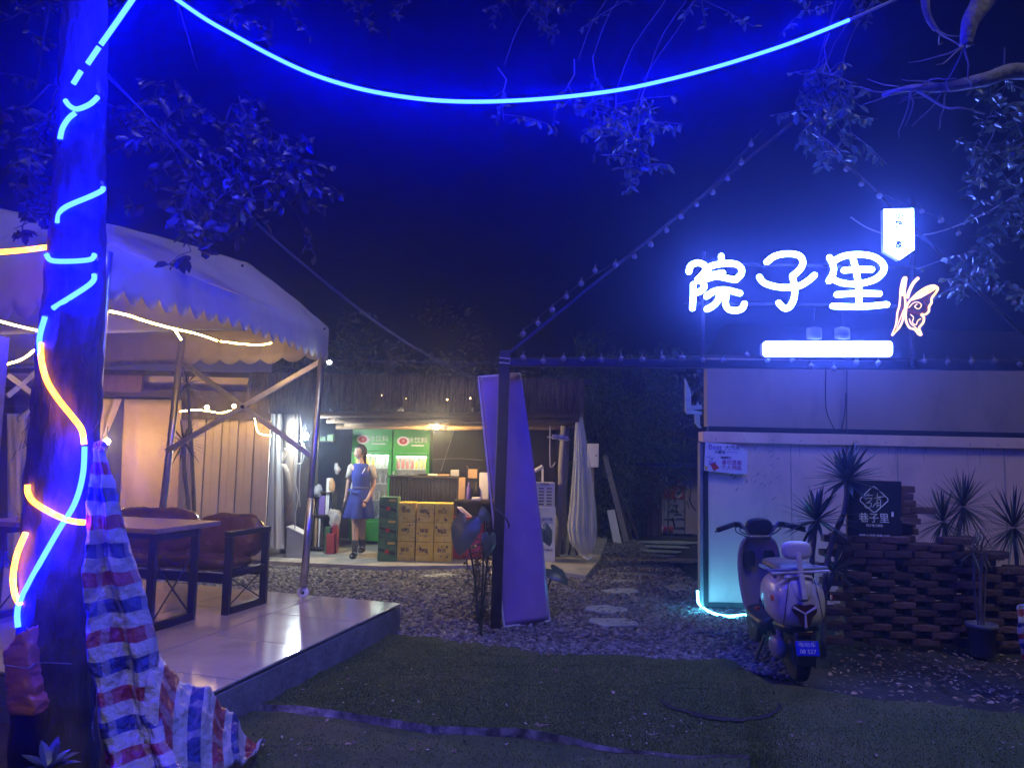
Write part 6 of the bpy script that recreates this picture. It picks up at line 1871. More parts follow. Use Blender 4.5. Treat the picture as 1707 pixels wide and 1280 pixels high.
# handlebar, instrument pod, grips, levers
MB().tube(smooth_path([sl3(-.33, .98, .965), sl3(-.20, 1.04, 1.0), sl3(-.10, 1.09, .965), sl3(0, 1.10, .95), sl3(.10, 1.09, .965), sl3(.20, 1.04, 1.0), sl3(.33, .98, .965)], 5), .015, 10).build('handlebar', 'scooter_black', sco, smooth=True)
for sgn in (-1, 1):
    MB().tube([sl3(.21 * sgn, 1.035, .998), sl3(.345 * sgn, .972, .962)], .021, 12).build('grip', 'rubber', sco, smooth=True)
    MB().tube(smooth_path([sl3(.20 * sgn, 1.075, .985), sl3(.28 * sgn, 1.05, .975), sl3(.36 * sgn, .995, .945)], 4), .007, 7).build('brake_lever', 'scooter_black', sco, smooth=True)
    MB().box(sl3(.175 * sgn, 1.045, 1.0), (.06, .05, .045)).build('switch_block', 'scooter_black', sco, bevel=.008)
    MB().beam(sl3(.155 * sgn, 1.03, 1.02), sl3(.075 * sgn, 1.035, .905), .02, .02).build('bar_clamp', 'steel', sco, bevel=.004)
MB().beam(sl3(-.08, 1.03, .902), sl3(.08, 1.03, .902), .02, .02).build('bar_clamp', 'steel', sco, bevel=.004)
sloft([(1.015, .98, .09, .058, 0), (1.02, .98, .108, .074, 0), (1.06, .975, .112, .080, 0), (1.12, .965, .085, .06, 0), (1.15, .96, .04, .03, 0)], 'instrument_pod', 'scooter_black', p=2.6)
MB().tube([sl3(-.21, .36, .45), sl3(-.214, .36, .47)], .02, 10).build('side_reflector', 'reflector', sco)
# cables from the bars into the shield, panel seams on the tail, side vents
for x0_c, x1_c in ((-.18, -.05), (.18, .05), (-.14, .02)):
    MB().tube(smooth_path([sl3(x0_c, 1.05, .985), sl3(x0_c * .9, 1.13, .93), sl3(x1_c, 1.12, .88)], 4), .005, 6).build('cable', 'scooter_black', sco, smooth=True)
for sgn in (-1, 1):
    pts = []
    for k in range(13):
        t = k / 12; z = lerp(.72, .42, t); x = sgn * lerp(.085, .135, t)
        pts.append(sl3(x, -.046 + 1.9 * max(0, abs(x) - .06) ** 1.6 + .6 * max(0, z - .66) ** 1.2, z))
    MB().tube(smooth_path(pts, 2), .0028, 5).build('panel_seam', 'scooter_black', sco)
    for k in range(3):
        MB().beam(sl3(sgn * .188, .26 + .05 * k, .47), sl3(sgn * .186, .30 + .05 * k, .53), .008, .004).build('side_vent', 'scooter_black', sco)
MB().tube([sl3(-.19, -.01, .60), sl3(-.20, -.012, .60)], .022, 10).build('turn_lamp', 'reflector', sco)
MB().tube([sl3(.19, -.01, .60), sl3(.20, -.012, .60)], .022, 10).build('turn_lamp', 'reflector', sco)
# ------------------------------------------------------------------ woman walking out of the shack
f_ = gnd(597, 927, FZ)
PX, PYY = f_.x, f_.y
per = thing('person', 'woman in blue pinafore dress and white shirt walking out of the shack', 'person', (PX, PYY, FZ))
H = (at(600, 742, PYY).z - FZ)
S_ = H / 1.60
def pp3(x, y, z):
    """x to the picture's right, y away from the camera, z up from her soles; 1.60 m tall"""
    return V((PX + x * S_, PYY + y * S_, FZ + z * S_))
# skeleton with radii for one continuous body
J = {}; Ed = []
def jt(n, x, y, z, r): J[n] = (pp3(x, y, z), r * S_)
jt('pelvis', 0.00, 0, .86, .125); jt('waist', .005, 0, 1.00, .105); jt('chest', .0, 0, 1.16, .115); jt('upper', 0, .005, 1.26, .105)
jt('neckb', -.005, .0, 1.325, .052); jt('neck', -.015, -.005, 1.385, .045); jt('head', -.02, -.01, 1.44, .05)
jt('shR', .135, 0, 1.275, .055); jt('elR', .185, .02, 1.03, .038); jt('wrR', .125, -.09, .835, .026); jt('haR', .095, -.115, .775, .028)
jt('shL', -.135, 0, 1.275, .055); jt('elL', -.19, .04, 1.03, .038); jt('wrL', -.215, .02, .83, .026); jt('haL', -.225, .005, .765, .028)
jt('hipR', .075, 0, .80, .088); jt('knR', .035, .03, .45, .054); jt('caR', .03, .06, .33, .052); jt('anR', .025, .19, .12, .034)
jt('hipL', -.075, 0, .80, .088); jt('knL', -.04, -.10, .45, .054); jt('caL', -.032, -.10, .33, .053); jt('anL', -.022, -.17, .085, .034)
for a, b in (('pelvis', 'waist'), ('waist', 'chest'), ('chest', 'upper'), ('upper', 'neckb'), ('neckb', 'neck'), ('neck', 'head'), ('upper', 'shR'), ('shR', 'elR'), ('elR', 'wrR'), ('wrR', 'haR'),
             ('upper', 'shL'), ('shL', 'elL'), ('elL', 'wrL'), ('wrL', 'haL'), ('pelvis', 'hipR'), ('hipR', 'knR'), ('knR', 'caR'), ('caR', 'anR'), ('pelvis', 'hipL'), ('hipL', 'knL'), ('knL', 'caL'), ('caL', 'anL')):
    Ed.append((a, b))
names = list(J)
me = bpy.data.meshes.new('body')
me.from_pydata([J[n][0] for n in names], [(names.index(a), names.index(b)) for a, b in Ed], [])
ob = bpy.data.objects.new('body', me); COL.objects.link(ob)
sk = ob.modifiers.new('skin', 'SKIN'); ob.modifiers.new('sub', 'SUBSURF').levels = 2
if not me.skin_vertices: me.skin_vertices.new()
for i, n in enumerate(names):
    r = J[n][1]
    me.skin_vertices[0].data[i].radius = (r, r * (.78 if n in ('pelvis', 'waist', 'chest', 'upper') else 1))
    me.skin_vertices[0].data[i].use_root = (n == 'pelvis')
dg = bpy.context.evaluated_depsgraph_get(); dg.update()
bm_ = bmesh.new(); bm_.from_mesh(ob.evaluated_get(dg).to_mesh())
# fingers and the shaped head join the same mesh
def add_to(bm, mb):
    vs = [bm.verts.new(p) for p in mb.v]
    for f in mb.f:
        try: bm.faces.new([vs[i] for i in f])
        except ValueError: pass
for side, palm, wr in ((1, 'haR', 'wrR'), (-1, 'haL', 'wrL')):
    p, w = J[palm][0], J[wr][0]; d = (p - w).normalized()
    acr = V((0, 1, 0)) if side < 0 else V((.8, .6, 0)); acr = (acr - d * acr.dot(d)).normalized(); nn = d.cross(acr)
    for k, L_ in enumerate((.052, .062, .058, .044)):
        b = p + acr * (k - 1.5) * .0135 * S_ + d * .012 * S_
        mb = MB().tube([b, b + d * L_ * .5 * S_ + nn * .004 * side, b + d * L_ * S_ + nn * .016 * side * S_], [.0088 * S_, .0082 * S_, .006 * S_], 7)
        add_to(bm_, mb)
    b = w.lerp(p, .55) - acr * .018 * S_
    add_to(bm_, MB().tube([b, b - acr * .018 * S_ + d * .02 * S_, b - acr * .022 * S_ + d * .045 * S_], [.010 * S_, .009 * S_, .006 * S_], 7))
# head: turned to the picture's left, looking down a little
hc = pp3(-.025, -.012, 1.495)
HR = Matrix.Rotation(math.radians(38), 3, 'Z') @ Matrix.Rotation(math.radians(0), 3, 'X')
HR = Matrix.Rotation(math.radians(-46), 3, 'Z')
def hd(x, y, z): return hc + HR @ (V((x, y, z)) * S_)     # face looks towards -y in head space
hm_ = MB()
rings = []
for i in range(15):
    th = math.pi * i / 14
    z = math.cos(th) * .108
    for_r = math.sin(th)
    ring = []
    for k in range(20):
        a = 2 * math.pi * k / 20
        x, y = math.cos(a), math.sin(a)
        jaw = 1 - (.30 * max(0, -z - .02) / .09 if z < 0 else 0)
        rx = .070 * for_r * jaw; ry = .088 * for_r * (1 - (.12 * max(0, -z) / .108))
        oy = -.008 if z < -.02 else .004
        p = [x * rx, y * ry + oy, z]
        if y < -.8 and -.06 < z < .02: p[1] -= .004
        if y < -.93 and -.045 < z < .012: p[1] -= .012 * (1 - abs(z + .018) / .03)
        ring.append(hd(*p))
    rings.append(ring)
hm_.loft(rings)
hm_.blob(hd(0, -.094, -.022), (.010 * S_, .013 * S_, .012 * S_), 8, 6, HR)            # nose
for s_ in (-1, 1):
    hm_.blob(hd(.070 * s_, .005, -.01), (.008 * S_, .016 * S_, .026 * S_), 8, 6, HR)  # ears
add_to(bm_, hm_)
bmesh.ops.recalc_face_normals(bm_, faces=bm_.faces)
nm_ = bpy.data.meshes.new('body'); bm_.to_mesh(nm_); bm_.free()
bpy.data.objects.remove(ob, do_unlink=True)
nm_.polygons.foreach_set('use_smooth', [True] * len(nm_.polygons))
nm_.materials.append(M['skin'])
body = bpy.data.objects.new('body', nm_); COL.objects.link(body); put(body, per)
for s_ in (-1, 1):
    MB().blob(hd(.028 * s_, -.079, .006), (.012 * S_, .006 * S_, .006 * S_), 8, 6, HR).build('eye', 'eye_dark', body)
    MB().tube([hd(.014 * s_, -.083, .024), hd(.030 * s_, -.080, .028), hd(.044 * s_, -.068, .024)], .003 * S_, 5).build('eyebrow', 'hair', body)
MB().blob(hd(0, -.083, -.053), (.018 * S_, .006 * S_, .006 * S_), 8, 6, HR).build('mouth', 'lip', body)
# hair: cap and gathered tail down the nape
hr = MB(); rings = []
for i in range(10):
    th = math.pi * .60 * i / 9
    z = math.cos(th) * .118 + .004; fr = math.sin(th) if i else .02
    ring = []
    for k in range(22):
        a = 2 * math.pi * k / 22; x, y = math.cos(a), math.sin(a)
        back = (y + 1) / 2
        cut = 1.0 if y > -.35 else (.90 if z > .045 else .60)
        ring.append(hd(x * .079 * fr * (1 if y > -.3 else cut), y * .099 * fr * (1 if y > 0 else cut) + .008, z))
    rings.append(ring)
hr.loft(rings)
hr.loft([[hd(math.cos(a) * w, math.sin(a) * w * .7 + oy, z) for a in np.linspace(0, 2 * math.pi, 15)[:-1]] for w, oy, z in ((.060, .055, .05), (.072, .052, -.01), (.068, .050, -.07), (.058, .060, -.12), (.040, .072, -.17), (.025, .080, -.205))])
hr.build('hair', 'hair', per, smooth=True)
# clothes
def eliptic(spec, n=44, wav=0.0, seed=0):
    rings = []
    for x, y, z, rx, ry, wv in spec:
        ring = []
        for k in range(n):
            a = 2 * math.pi * k / n
            q = 1 + wv * math.sin(a * 7 + seed) + wv * .6 * math.sin(a * 4 + 1.3 + seed)
            ring.append(pp3(x + math.cos(a) * rx * q, y + math.sin(a) * ry * q, z))
        rings.append(ring)
    return rings
dress = MB().loft(eliptic([(-.01, 0, 1.335, .075, .06, 0), (-.005, 0, 1.315, .125, .088, 0), (0, 0, 1.25, .142, .108, 0), (0, -.005, 1.16, .142, .122, .0), (.003, 0, 1.05, .125, .108, .01), (.004, 0, .985, .120, .102, .01), (.002, 0, .90, .150, .125, .02), (-.004, 0, .80, .172, .145, .035), (-.012, 0, .70, .190, .160, .08), (-.018, -.005, .60, .202, .172, .12), (-.022, -.008, .545, .208, .178, .14)]), cap=False)
dr = dress.build('dress', 'apron_blue', per, smooth=True, thick=.006, sub=1)
MB().loft(eliptic([(.004, 0, 1.0, .126, .108, .01), (.004, 0, .965, .130, .110, .01)]), cap=False).build('waistband', 'apron_dark', dr, smooth=True, thick=.006)
MB().prism([pp3(.02, -.135, 1.19), pp3(.085, -.128, 1.185), pp3(.085, -.128, 1.165), pp3(.02, -.135, 1.17)], V((0, -.006, 0))).build('name_badge', 'plate_blue', dr)
MB().tube([pp3(.035, -.128, 1.19), pp3(.07, -.10, 1.27)], .006, 6).build('lanyard', 'white_ink', dr)
MB().prism([pp3(-.165, -.11, .975), pp3(-.06, -.15, .965), pp3(-.06, -.152, .935), pp3(-.165, -.115, .945)], V((0, -.01, 0))).build('pocket_flap', 'blue_ink', dr)
for s_, sh_, el in ((1, 'shR', 'elR'), (-1, 'shL', 'elL')):
    a, b = J[sh_][0], J[el][0]
    a2 = a + V((-.02 * s_, 0, .035)) * S_
    e_ = a.lerp(b, .62)
    MB().tube([a2, a, a.lerp(b, .3), e_], [.045 * S_, .064 * S_, .064 * S_, .066 * S_], 14, cap=False).build('sleeve', 'shirt_white', per, smooth=True, thick=.004)
# socks and shoes
for nmj, ca, an_, toe, zc in (('L', 'caL', 'anL', -.10, 0.0), ('R', 'caR', 'anR', -.085, .035)):
    a, b = J[an_][0], J[ca][0]
    MB().tube([a - V((0, 0, .02)), a, a.lerp(b, .62)], [.036 * S_, .038 * S_, .047 * S_], 14).build('sock', 'sock', per, smooth=True)
    ax, ay_ = (a.x - PX) / S_, (a.y - PYY) / S_
    rings = []
    for dy, hw, hh in ((.075, .020, .028), (.06, .035, .048), (.02, .040, .052), (-.03, .041, .045), (-.08, .046, .036), (-.12, .040, .028), (-.145, .018, .016)):
        ring = []
        for k in range(14):
            t = 2 * math.pi * k / 14
            zz = hh * (1 + math.sin(t)) if math.sin(t) > -.6 else 0
            ring.append(pp3(ax - .01 * (dy < 0) + math.cos(t) * hw, ay_ + dy, zc + max(.002, zz)))
        rings.append(ring)
    so = MB().loft(rings).build('shoe', 'shoe', per, smooth=True)
    MB().tube([pp3(ax - .038, ay_ - .03, .065 + zc), pp3(ax, ay_ - .055, .088 + zc), pp3(ax + .036, ay_ - .03, .065 + zc)], .007, 6).build('shoe_strap', 'shoe_trim', so)
# ------------------------------------------------------------------ yuccas
random.seed(12)
def rosette(mb, c, n, L_, w, tilt=(-.4, 1.35), droop=.12, seed=0, lean=V((0, 0, 0))):
    rr = random.Random(seed)
    for k in range(n):
        az = k * 2.39996 + rr.uniform(-.2, .2); el = lerp(tilt[1], tilt[0], (k / n) ** .9) + rr.uniform(-.12, .12)
        l_ = L_ * rr.uniform(.8, 1.08)
        d = V((math.cos(az) * math.cos(el), math.sin(az) * math.cos(el), math.sin(el))) + lean
        mb.blade(c + d * .02, c + d * l_, w * rr.uniform(.85, 1.1), droop * l_ * rr.uniform(.4, 1.3), 5)
def yucca(label, stems, group='yucca plants by the white wall', name='yucca_plant', m_='yucca_leaf'):
    """stems: list of (path of (px,py,Y), radius, leaf count, leaf length, leaf width, tilt)"""
    b = stems[0][0][0]
    t = thing(name, label, 'yucca', V((at(*b).x, at(*b).y, 0)), group)
    for i, (path, r, n, L_, w, tilt) in enumerate(stems):
        pts = smooth_path([at(*p) for p in path], 5)
        if i == 0: pts[0].z = min(pts[0].z, 0.0)
        MB().tube(pts, [r * (1 + .12 * math.sin(k * 2.1)) for k in range(len(pts))], 9).build('stem', 'yucca_stem', t, smooth=True)
        mb = MB(); rosette(mb, pts[-1], n, L_, w, tilt, seed=i * 7 + len(label))
        mb.build('leaves', m_, t)
yucca('tall broad leaved yucca rising in front of the black board', [([(1372, 1075, 6.2), (1376, 960, 6.2), (1388, 900, 6.25), (1408, 850, 6.3), (1412, 800, 6.35)], .022, 60, .36, .048, (-.45, 1.4))])
yucca('shorter broad leaved yucca between the scooter and the black board', [([(1356, 1075, 6.35), (1352, 980, 6.35), (1356, 900, 6.3), (1362, 868, 6.25)], .022, 56, .34, .038, (-.6, 1.4)), ([(1372, 1000, 6.25), (1392, 950, 6.2)], .02, 26, .24, .03, (-.6, 1.2))])
yucca('thin leaved yucca pair right of the black board', [([(1585, 1060, 6.75), (1580, 920, 6.8), (1572, 870, 6.8)], .018, 80, .36, .017, (-.9, 1.45)), ([(1592, 920, 6.85), (1606, 845, 6.85)], .018, 90, .40, .017, (-.9, 1.45))])
yucca('thin leaved yucca at the right picture edge', [([(1700, 1060, 6.6), (1695, 940, 6.65), (1690, 880, 6.65)], .018, 90, .40, .017, (-.9, 1.45))])
yucca('dark silhouetted yucca before the cream boards', [([(318, 940, 8.2), (316, 860, 8.2), (308, 790, 8.2), (306, 738, 8.2)], .022, 50, .30, .022, (-.8, 1.2))], group='yucca behind the tent', m_='leaf_dark')
yucca('dark silhouetted yucca head under the tent valance', [([(326, 940, 8.8), (322, 800, 8.8), (312, 640, 8.8)], .022, 44, .30, .022, (-.8, 1.0))], group='yucca behind the tent', m_='leaf_dark')
# pot with thin stems
pt_ = thing('potted_plant', 'grey pot with thin bare stems before the brick wall', 'potted plant', gnd(1638, 1096))
c = gnd(1638, 1094)
MB().lathe([(.075, 0), (.085, .01), (.105, .22), (.118, .225), (.118, .26), (.105, .262), (.098, .22)], c, 22).build('pot', 'pot_grey', pt_, smooth=True)
for k in range(6):
    a = random.uniform(0, 6.28)
    MB().tube(smooth_path([c + V((.02 * math.cos(a), .02 * math.sin(a), .22)), c + V((.04 * math.cos(a), .04 * math.sin(a), .5)), c + V((.05 * math.cos(a) + .02, .07 * math.sin(a), .78 + .06 * k / 6))], 4), .007, 6).build('stem', 'yucca_stem', pt_)
mb = MB()
for k in range(3): rosette(mb, c + V((.05 * (k - 1), .02 * k, .82)), 16, .22, .014, (-.7, 1.3), seed=k)
mb.build('leaves', 'leaf_dark', pt_)

# ------------------------------------------------------------------ taro leaves and climbers round the dark post
tr_ = thing('taro_plant', 'taro with big heart shaped leaves beside the dark post', 'plant', gnd(800, 1030))
def heart(mb, c, nrm, tip, R_):
    nrm = V(nrm).normalized(); t = V(tip); t = (t - nrm * t.dot(nrm)).normalized(); s_ = nrm.cross(t)
    prof = [(0, 1.15), (14, .98), (30, .80), (50, .68), (75, .64), (100, .66), (125, .70), (145, .70), (160, .60), (172, .36), (180, .16)]
    pol = [(a_, r_) for a_, r_ in prof] + [(360 - a_, r_) for a_, r_ in prof[-2:0:-1]]
    rim, mid = [], []
    for k, (a_, r_) in enumerate(pol):
        a = math.radians(a_); u_, v_ = math.cos(a) * r_ * R_, math.sin(a) * r_ * R_
        wv = .05 * R_ * math.sin(k * 2.1)
        rim.append(c + t * u_ + s_ * v_ + nrm * (-.55 * v_ * v_ / R_ * .6 - .35 * max(0, u_) ** 2 / R_ + wv))
        mid.append(c + t * u_ * .5 + s_ * v_ * .5 + nrm * (.05 * R_ + (.02 * R_ if k % 2 else -.02 * R_)))
    n = len(rim)
    mb.add([c] + mid + rim, [(0, 1 + k, 1 + (k + 1) % n) for k in range(n)] + [(1 + k, 1 + n + k, 1 + n + (k + 1) % n, 1 + (k + 1) % n) for k in range(n)])
for px, py, y, R_, n_, tp_ in ((775, 878, 6.5, .20, (-.25, -1, .45), (-.2, -.1, -1)), (808, 862, 6.55, .09, (.5, -1, .2), (0, 0, 1)), (817, 900, 6.5, .12, (.8, -1, .3), (0, -.2, -1)), (908, 885, 7.1, .12, (.3, -1, .5), (.4, 0, -1)), (925, 952, 7.2, .14, (.1, -.7, 1), (.7, -.6, -.2))):
    c = at(px, py, y); mb = MB(); heart(mb, c, n_, tp_, R_)
    mb.build('leaf', 'leaf_pale', tr_, smooth=True)
    g_ = V((at(805, 900, y).x if px < 850 else c.x - .1, y + .05, 0))
    MB().tube(smooth_path([g_, (g_ + c) / 2 + V((0, .05, .1)), c], 5), .009, 6).build('stalk', 'leaf', tr_, smooth=True)
cv = thing('climbing_vine', 'thin leafy climber twining up the foot of the dark post', 'vine', gnd(815, 1045))
mb, ml = MB(), MB()
for k in range(16):
    x = random.uniform(778, 832); p = gnd(x, 1040); pts = [p]
    for j in range(9):
        pts.append(pts[-1] + V((random.gauss(.004, .03), random.gauss(0, .02), random.uniform(.05, .11))))
        for q in range(3):
            a = random.uniform(0, 6.28)
            ml.leaf(pts[-1], (math.cos(a), math.sin(a), random.uniform(-.4, .4)), (0, -.5, 1), random.uniform(.03, .06), random.uniform(.015, .03))
    mb.tube(smooth_path(pts, 2), .004, 5)
mb.build('stem', 'yucca_stem', cv); ml.build('leaves', 'leaf', cv)
MB().tube(smooth_path([at(822, 846, GY - .08), at(838, 858, GY - .10), at(848, 872, GY - .10), at(848, 880, GY - .10)], 4), .008, 6).build('tendril', 'cable', cv)
# small plant at the foot of the roped trunk
sp_ = thing('ground_plant', 'small broad leaved plant at the foot of the roped trunk', 'plant', gnd(85, 1278))
mb = MB(); c = at(80, 1282, 3.05)
for k in range(13):
    az = k * 2.4; el = random.uniform(.1, .9); d = V((math.cos(az) * math.cos(el), math.sin(az) * math.cos(el), math.sin(el)))
    mb.blade(c, c + d * random.uniform(.10, .17), .045, .03, 4)
mb.build('leaves', 'leaf_pale', sp_)

# ------------------------------------------------------------------ bamboo behind the shack end
def foliage(mb, c, r, n, L_, W_, hang=0.0, rnd=random):
    for _ in range(n):
        while True:
            q = V((rnd.uniform(-1, 1), rnd.uniform(-1, 1), rnd.uniform(-1, 1)))
            if q.length < 1: break
        p = c + V((q.x * r[0], q.y * r[1], q.z * r[2]))
        d = V((rnd.gauss(0, 1), rnd.gauss(0, 1), rnd.gauss(-hang, .8)))
        mb.leaf(p, d, (rnd.gauss(0, .6), rnd.gauss(0, .6), 1), L_ * rnd.uniform(.6, 1.15), W_ * rnd.uniform(.7, 1.1))
def bamboo(label, px, y, ztop, spread, n):
    t = thing('bamboo_clump', label, 'bamboo', (at(px, 800, y).x, y, 0), 'bamboo clumps along the path')
    b = V((at(px, 800, y).x, y, 0)); ml = MB()
    for k in range(9):
        o_ = V((random.gauss(0, spread * .35), random.gauss(0, .25), 0)); h = ztop * random.uniform(.75, 1.0)
        ln = V((random.gauss(0, .12), random.gauss(0, .1), 0))
        pts = [b + o_ + ln * (t_ ** 2) * 2 + V((0, 0, h * t_)) for t_ in np.linspace(0, 1, 8)]
        MB().tube(pts, [.016 * (1 - .7 * t_) for t_ in np.linspace(0, 1, 8)], 6).build('culm', 'bamboo_leaf', t)
        for j in range(14):
            q = pts[0].lerp(pts[-1], random.uniform(.18, 1.0)) + ln * .8
            foliage(ml, q, (spread * .42, .3, .22), n // 110, .15, .022, .8)
    ml.build('foliage', 'bamboo_leaf', t)
bamboo('tall bamboo clump right behind the plastic curtain', 1005, 14.9, 4.0, .85, 5200)
bamboo('tall bamboo clump over the leaning planks', 1050, 15.2, 3.9, .95, 5200)
bamboo('lower bamboo clump beside the far shed', 1070, 17.2, 3.0, .8, 3000)
bamboo('dim bamboo clump behind the shack roof', 975, 15.6, 4.2, .9, 3400)
# ground shrubs under it
us = thing('low_shrub', 'low dark shrub at the bamboo foot beside the planks', 'shrub', gnd(1005, 905))
ml = MB()
for px, py, y in ((1000, 870, 14.6), (1012, 850, 14.6), (1005, 820, 14.7), (1060, 860, 15.0), (1006, 890, 14.4)):
    foliage(ml, at(px, py, y), (.25, .25, .28), 220, .09, .04, .2)
ml.build('foliage', 'leaf', us)
MB().tube([V((at(1005, 850, 14.6).x, 14.6, 0)), at(1006, 850, 14.6)], .015, 6).build('stem', 'yucca_stem', us)

# ------------------------------------------------------------------ overhanging branches
def spray(ml, mt, base, tip, n, L_, W_, tw=.006, rnd=random, spread=.16, hang=.7):
    """a twig from base to tip with leaves along it and side twigs"""
    base, tip = V(base), V(tip)
    pts = [base.lerp(tip, t) + V((rnd.gauss(0, .02), rnd.gauss(0, .02), -.05 * math.sin(math.pi * t))) for t in np.linspace(0, 1, 7)]
    mt.tube(pts, [tw * (1 - .7 * t) for t in np.linspace(0, 1, 7)], 5)
    for _ in range(max(3, n // 9)):
        t = rnd.uniform(.15, 1); b = poly_at(pts, t)
        e = b + V((rnd.gauss(0, spread), rnd.gauss(0, spread), rnd.gauss(-.06, spread * .6)))
        mt.tube([b, b.lerp(e, .5) + V((0, 0, .015)), e], tw * .4, 4)
        for j in range(9):
            q = b.lerp(e, rnd.uniform(.25, 1.0))
            d = V((rnd.gauss(0, 1), rnd.gauss(0, 1), rnd.gauss(-hang, .6)))
            ml.leaf(q, d, (rnd.gauss(0, .8), rnd.gauss(-.4, .7), 1), L_ * rnd.uniform(.55, 1.15), W_ * rnd.uniform(.75, 1.1))
# crown of the roped tree
rnd = random.Random(4)
ml, mt = MB(), MB()
for (px, py, y), n in (((330, 330, 4.1), 70), ((420, 300, 4.3), 90), ((480, 330, 4.3), 90), ((520, 320, 4.25), 50), ((400, 380, 4.0), 60), ((320, 420, 3.75), 34), ((360, 370, 3.9), 60), ((440, 250, 4.4), 70), ((330, 220, 4.4), 60), ((270, 260, 4.2), 50)):
    tip = at(px, py, y); b = tip + V((rnd.uniform(-.25, .05), rnd.uniform(-.1, .2), rnd.uniform(.3, .55)))
    spray(ml, mt, b, tip, int(n * 1.4), .088, .052, .006, rnd, .17, .8)
    spray(ml, mt, b, b.lerp(tip, .6) + V((rnd.gauss(0, .15), rnd.gauss(0, .15), 0)), n // 2, .07, .042, .005, rnd, .16, .6)
for (px, py, y), n in (((40, 300, 4.0), 90), ((70, 360, 4.2), 70), ((20, 380, 4.1), 60), ((60, 230, 4.4), 60), ((10, 250, 4.0), 60), ((90, 420, 4.4), 30)):
    tip = at(px, py, y); b = tip + V((rnd.uniform(-.05, .3), rnd.uniform(-.1, .2), rnd.uniform(.25, .5)))
    spray(ml, mt, b, tip, n, .085, .05, .006, rnd, .16, .5)
for _ in range(36):                                # darker canopy above the frame, seen along the top edge
    px, py = rnd.uniform(-100, 1000), rnd.uniform(-190, 60)
    tip = at(px, py, rnd.uniform(5.4, 7.0)); b = tip + V((rnd.gauss(0, .2), rnd.gauss(0, .2), rnd.uniform(.2, .5)))
    spray(ml, mt, b, tip, 26, .075, .042, .005, rnd, .2, .4)
ml.build('crown', 'leaf_dark', tr); stuff(mt.build('twigs', 'bark', tr))
for e in (at(330, 120, 4.2), at(60, 150, 4.3), at(620, -60, 5.2)):
    MB().tube(smooth_path([cl[-26], cl[-12] + V((.05, .1, .2)), (cl[-12] + e) / 2 + V((0, 0, .25)), e], 6), [lerp(.035, .004, k / 18) for k in range(19)], 9).build('branch', 'bark', tr, smooth=True)
# pale barked tree leaning in at the right
pt2 = thing('pale_barked_tree', 'pale barked tree reaching bare branches in at the upper corner', 'tree', (3.9, 4.7, 0))
base_ = V((3.9, 4.7, 0))
j0 = at(1790, 150, 4.6)
MB().tube(smooth_path([base_, base_ + V((-.05, 0, 1.2)), j0 + V((.1, 0, -.4)), j0, j0 + V((.05, .1, 1.0))], 6), .13, 14).build('trunk', 'bark_pale', pt2, smooth=True)
def limb(pts, r0, r1, nm='branch'):
    p = smooth_path(pts, 6)
    p = [q + V((.012 * nz(q, 5, 1), .012 * nz(q, 5, 4), .012 * nz(q, 5, 9))) for q in p]
    MB().tube(p, [lerp(r0, r1, i / (len(p) - 1)) * (1 + .10 * nz(p[i], 9, 2)) for i in range(len(p))], 10).build(nm, 'bark_pale', pt2, smooth=True)
limb([j0, at(1707, 118, 4.4), at(1640, 132, 4.3), at(1580, 143, 4.3), at(1520, 148, 4.3), at(1470, 160, 4.35)], .060, .010)
limb([at(1660, -60, 4.0), at(1640, 0, 3.9), at(1618, 40, 3.85), at(1608, 76, 3.85)], .075, .028)
limb([j0 + V((0, .05, .6)), at(1720, -120, 4.2), at(1660, -60, 4.0)], .09, .075)
limb([at(1540, -40, 4.2), at(1545, 20, 4.2), at(1560, 50, 4.2)], .03, .012)
for k in range(18):
    a = random.choice([at(1608, 76, 3.85), at(1560, 50, 4.2), at(1520, 148, 4.3), at(1580, 143, 4.3), at(1660, 130, 4.3)])
    pts = [a]
    dirv = V((random.gauss(-.4, .7), random.gauss(0, .3), random.gauss(-.1, .6))).normalized()
    for j in range(5): pts.append(pts[-1] + dirv * random.uniform(.03, .07) + V((random.gauss(0, .012), random.gauss(0, .012), random.gauss(0, .014))))
    MB().tube(pts, [.006, .005, .0045, .004, .003, .002], 5).build('twig', 'bark_pale', pt2)
limb([at(1530, 152, 4.3), at(1575, 178, 4.25), at(1600, 180, 4.2), at(1640, 190, 4.2)], .008, .004, 'twig')
ml, mt = MB(), MB(); rnd = random.Random(8)
for (px, py, y), n in (((1040, 235, 5.0), 60), ((1060, 275, 4.9), 50), ((1075, 290, 4.9), 30), ((1000, 215, 5.1), 30), ((930, 195, 5.2), 10), ((835, 205, 5.2), 8), ((1380, 200, 4.9), 50), ((1420, 225, 4.9), 36), ((1360, 250, 4.9), 40), ((1400, 170, 4.9), 30)):
    tip = at(px, py, y); b = tip + V((rnd.uniform(-.1, .15), rnd.uniform(-.1, .1), rnd.uniform(.35, .6)))
    spray(ml, mt, b, tip, n * 3, .078, .040, .005, rnd, .12, 1.0)
    mt.tube(smooth_path([b, b + V((.12, .02, .35)), b + V((.4, .05, .8)), b + V((.55, .1, 1.3))], 3), .0016, 4)
for (px, py, y), n in (((1640, 260, 4.6), 60), ((1690, 300, 4.7), 70), ((1660, 190, 4.5), 40), ((1600, 300, 4.8), 40), ((1690, 400, 5.0), 60), ((1640, 420, 5.2), 50), ((1600, 470, 5.5), 36), ((1690, 200, 4.5), 50), ((1700, 480, 5.2), 50), ((1660, 350, 4.9), 46)):
    tip = at(px, py, y); b = tip + V((rnd.uniform(.0, .35), rnd.uniform(-.1, .1), rnd.uniform(.1, .4)))
    spray(ml, mt, b, tip, n * 2, .075, .040, .005, rnd, .18, .5)
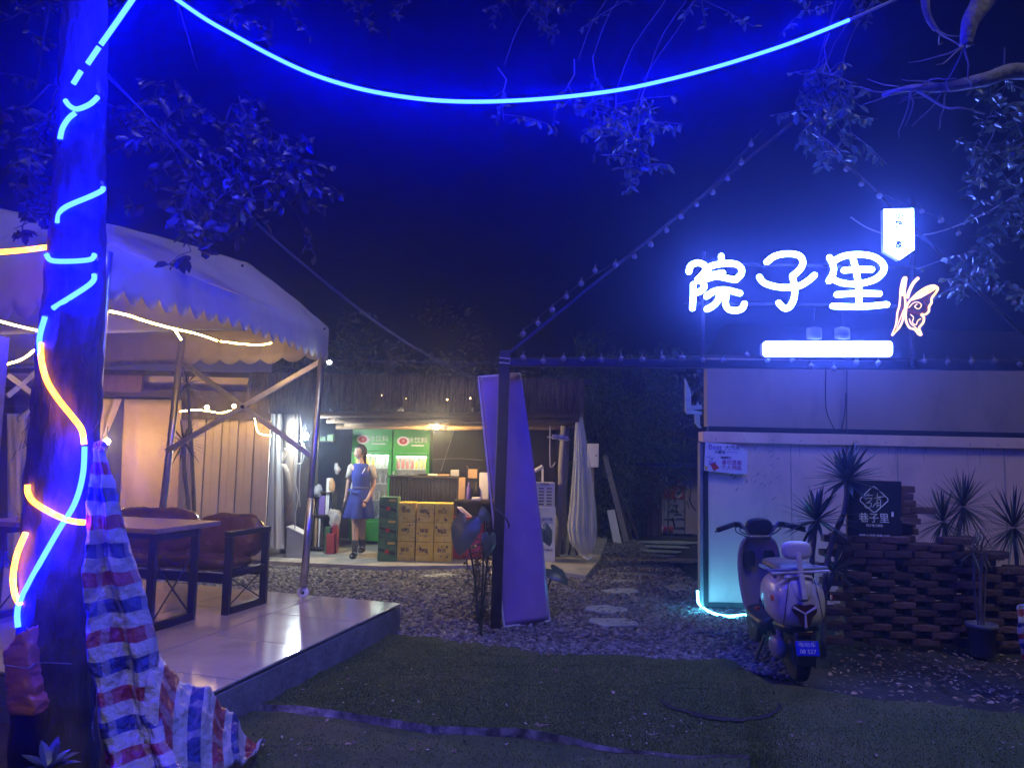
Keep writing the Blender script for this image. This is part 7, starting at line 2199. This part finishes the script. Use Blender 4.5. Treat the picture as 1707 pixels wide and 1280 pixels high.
for _ in range(13):
    px, py = rnd.uniform(1000, 1700), rnd.uniform(-160, 20)
    tip = at(px, py, rnd.uniform(5.6, 7.0)); b = tip + V((rnd.gauss(0, .2), rnd.gauss(0, .2), rnd.uniform(.2, .5)))
    spray(ml, mt, b, tip, 18, .07, .036, .005, rnd, .2, .6)
ml.build('crown', 'leaf_pale', pt2); stuff(mt.build('twigs', 'bark_pale', pt2))
limb([j0 + V((.03, .08, .9)), at(1500, -260, 4.9), at(1250, -230, 5.0), at(1020, -200, 5.1), at(850, -180, 5.2)], .05, .015)
# dim trees beyond the shack
for i, (px, y, zt4, w, lab) in enumerate(((640, 17, 4.6, 1.6, 'dim round tree far behind the green fridges'), (820, 18, 4.2, 1.5, 'dim tree far behind the leaning panel'), (430, 18, 4.8, 1.8, 'dim tree far behind the tent corner'), (1180, 19, 4.4, 1.7, 'dim tree far behind the wall bracket'))):
    b = V((at(px, 760, y).x, y, 0)); rnd = random.Random(i)
    t = thing('background_tree', lab, 'tree', b, 'dim trees behind the shack')
    MB().tube([b, b + V((.1, 0, 1.4)), b + V((0, 0, zt4 - .8))], [.16, .12, .05], 9).build('trunk', 'bark', t)
    ml = MB()
    for k in range(26):
        foliage(ml, b + V((rnd.gauss(0, w * .5), rnd.gauss(0, .6), zt4 - 1.2 + rnd.gauss(0, .55))), (.55, .5, .4), 46, .17, .08, .3, rnd)
    ml.build('crown', 'leaf_dark', t)
# ------------------------------------------------------------------ haze added to give the lights a glow
hz = MB().span((-30, -10, -1.02), (30, 26, 9.0))
hm = bpy.data.materials.new('haze'); hm.use_nodes = True
nt = hm.node_tree; nt.nodes.clear()
vo = nt.nodes.new('ShaderNodeVolumePrincipled'); ou = nt.nodes.new('ShaderNodeOutputMaterial')
vo.inputs['Color'].default_value = (.55, .68, 1, 1)
vo.inputs['Density'].default_value = HAZE
vo.inputs['Anisotropy'].default_value = HAZE_G
nt.links.new(vo.outputs[0], ou.inputs['Volume'])
ho = hz.build('haze', hm)
tag(ho, 'thin haze added to give the lights a glow', 'haze', kind='stuff')
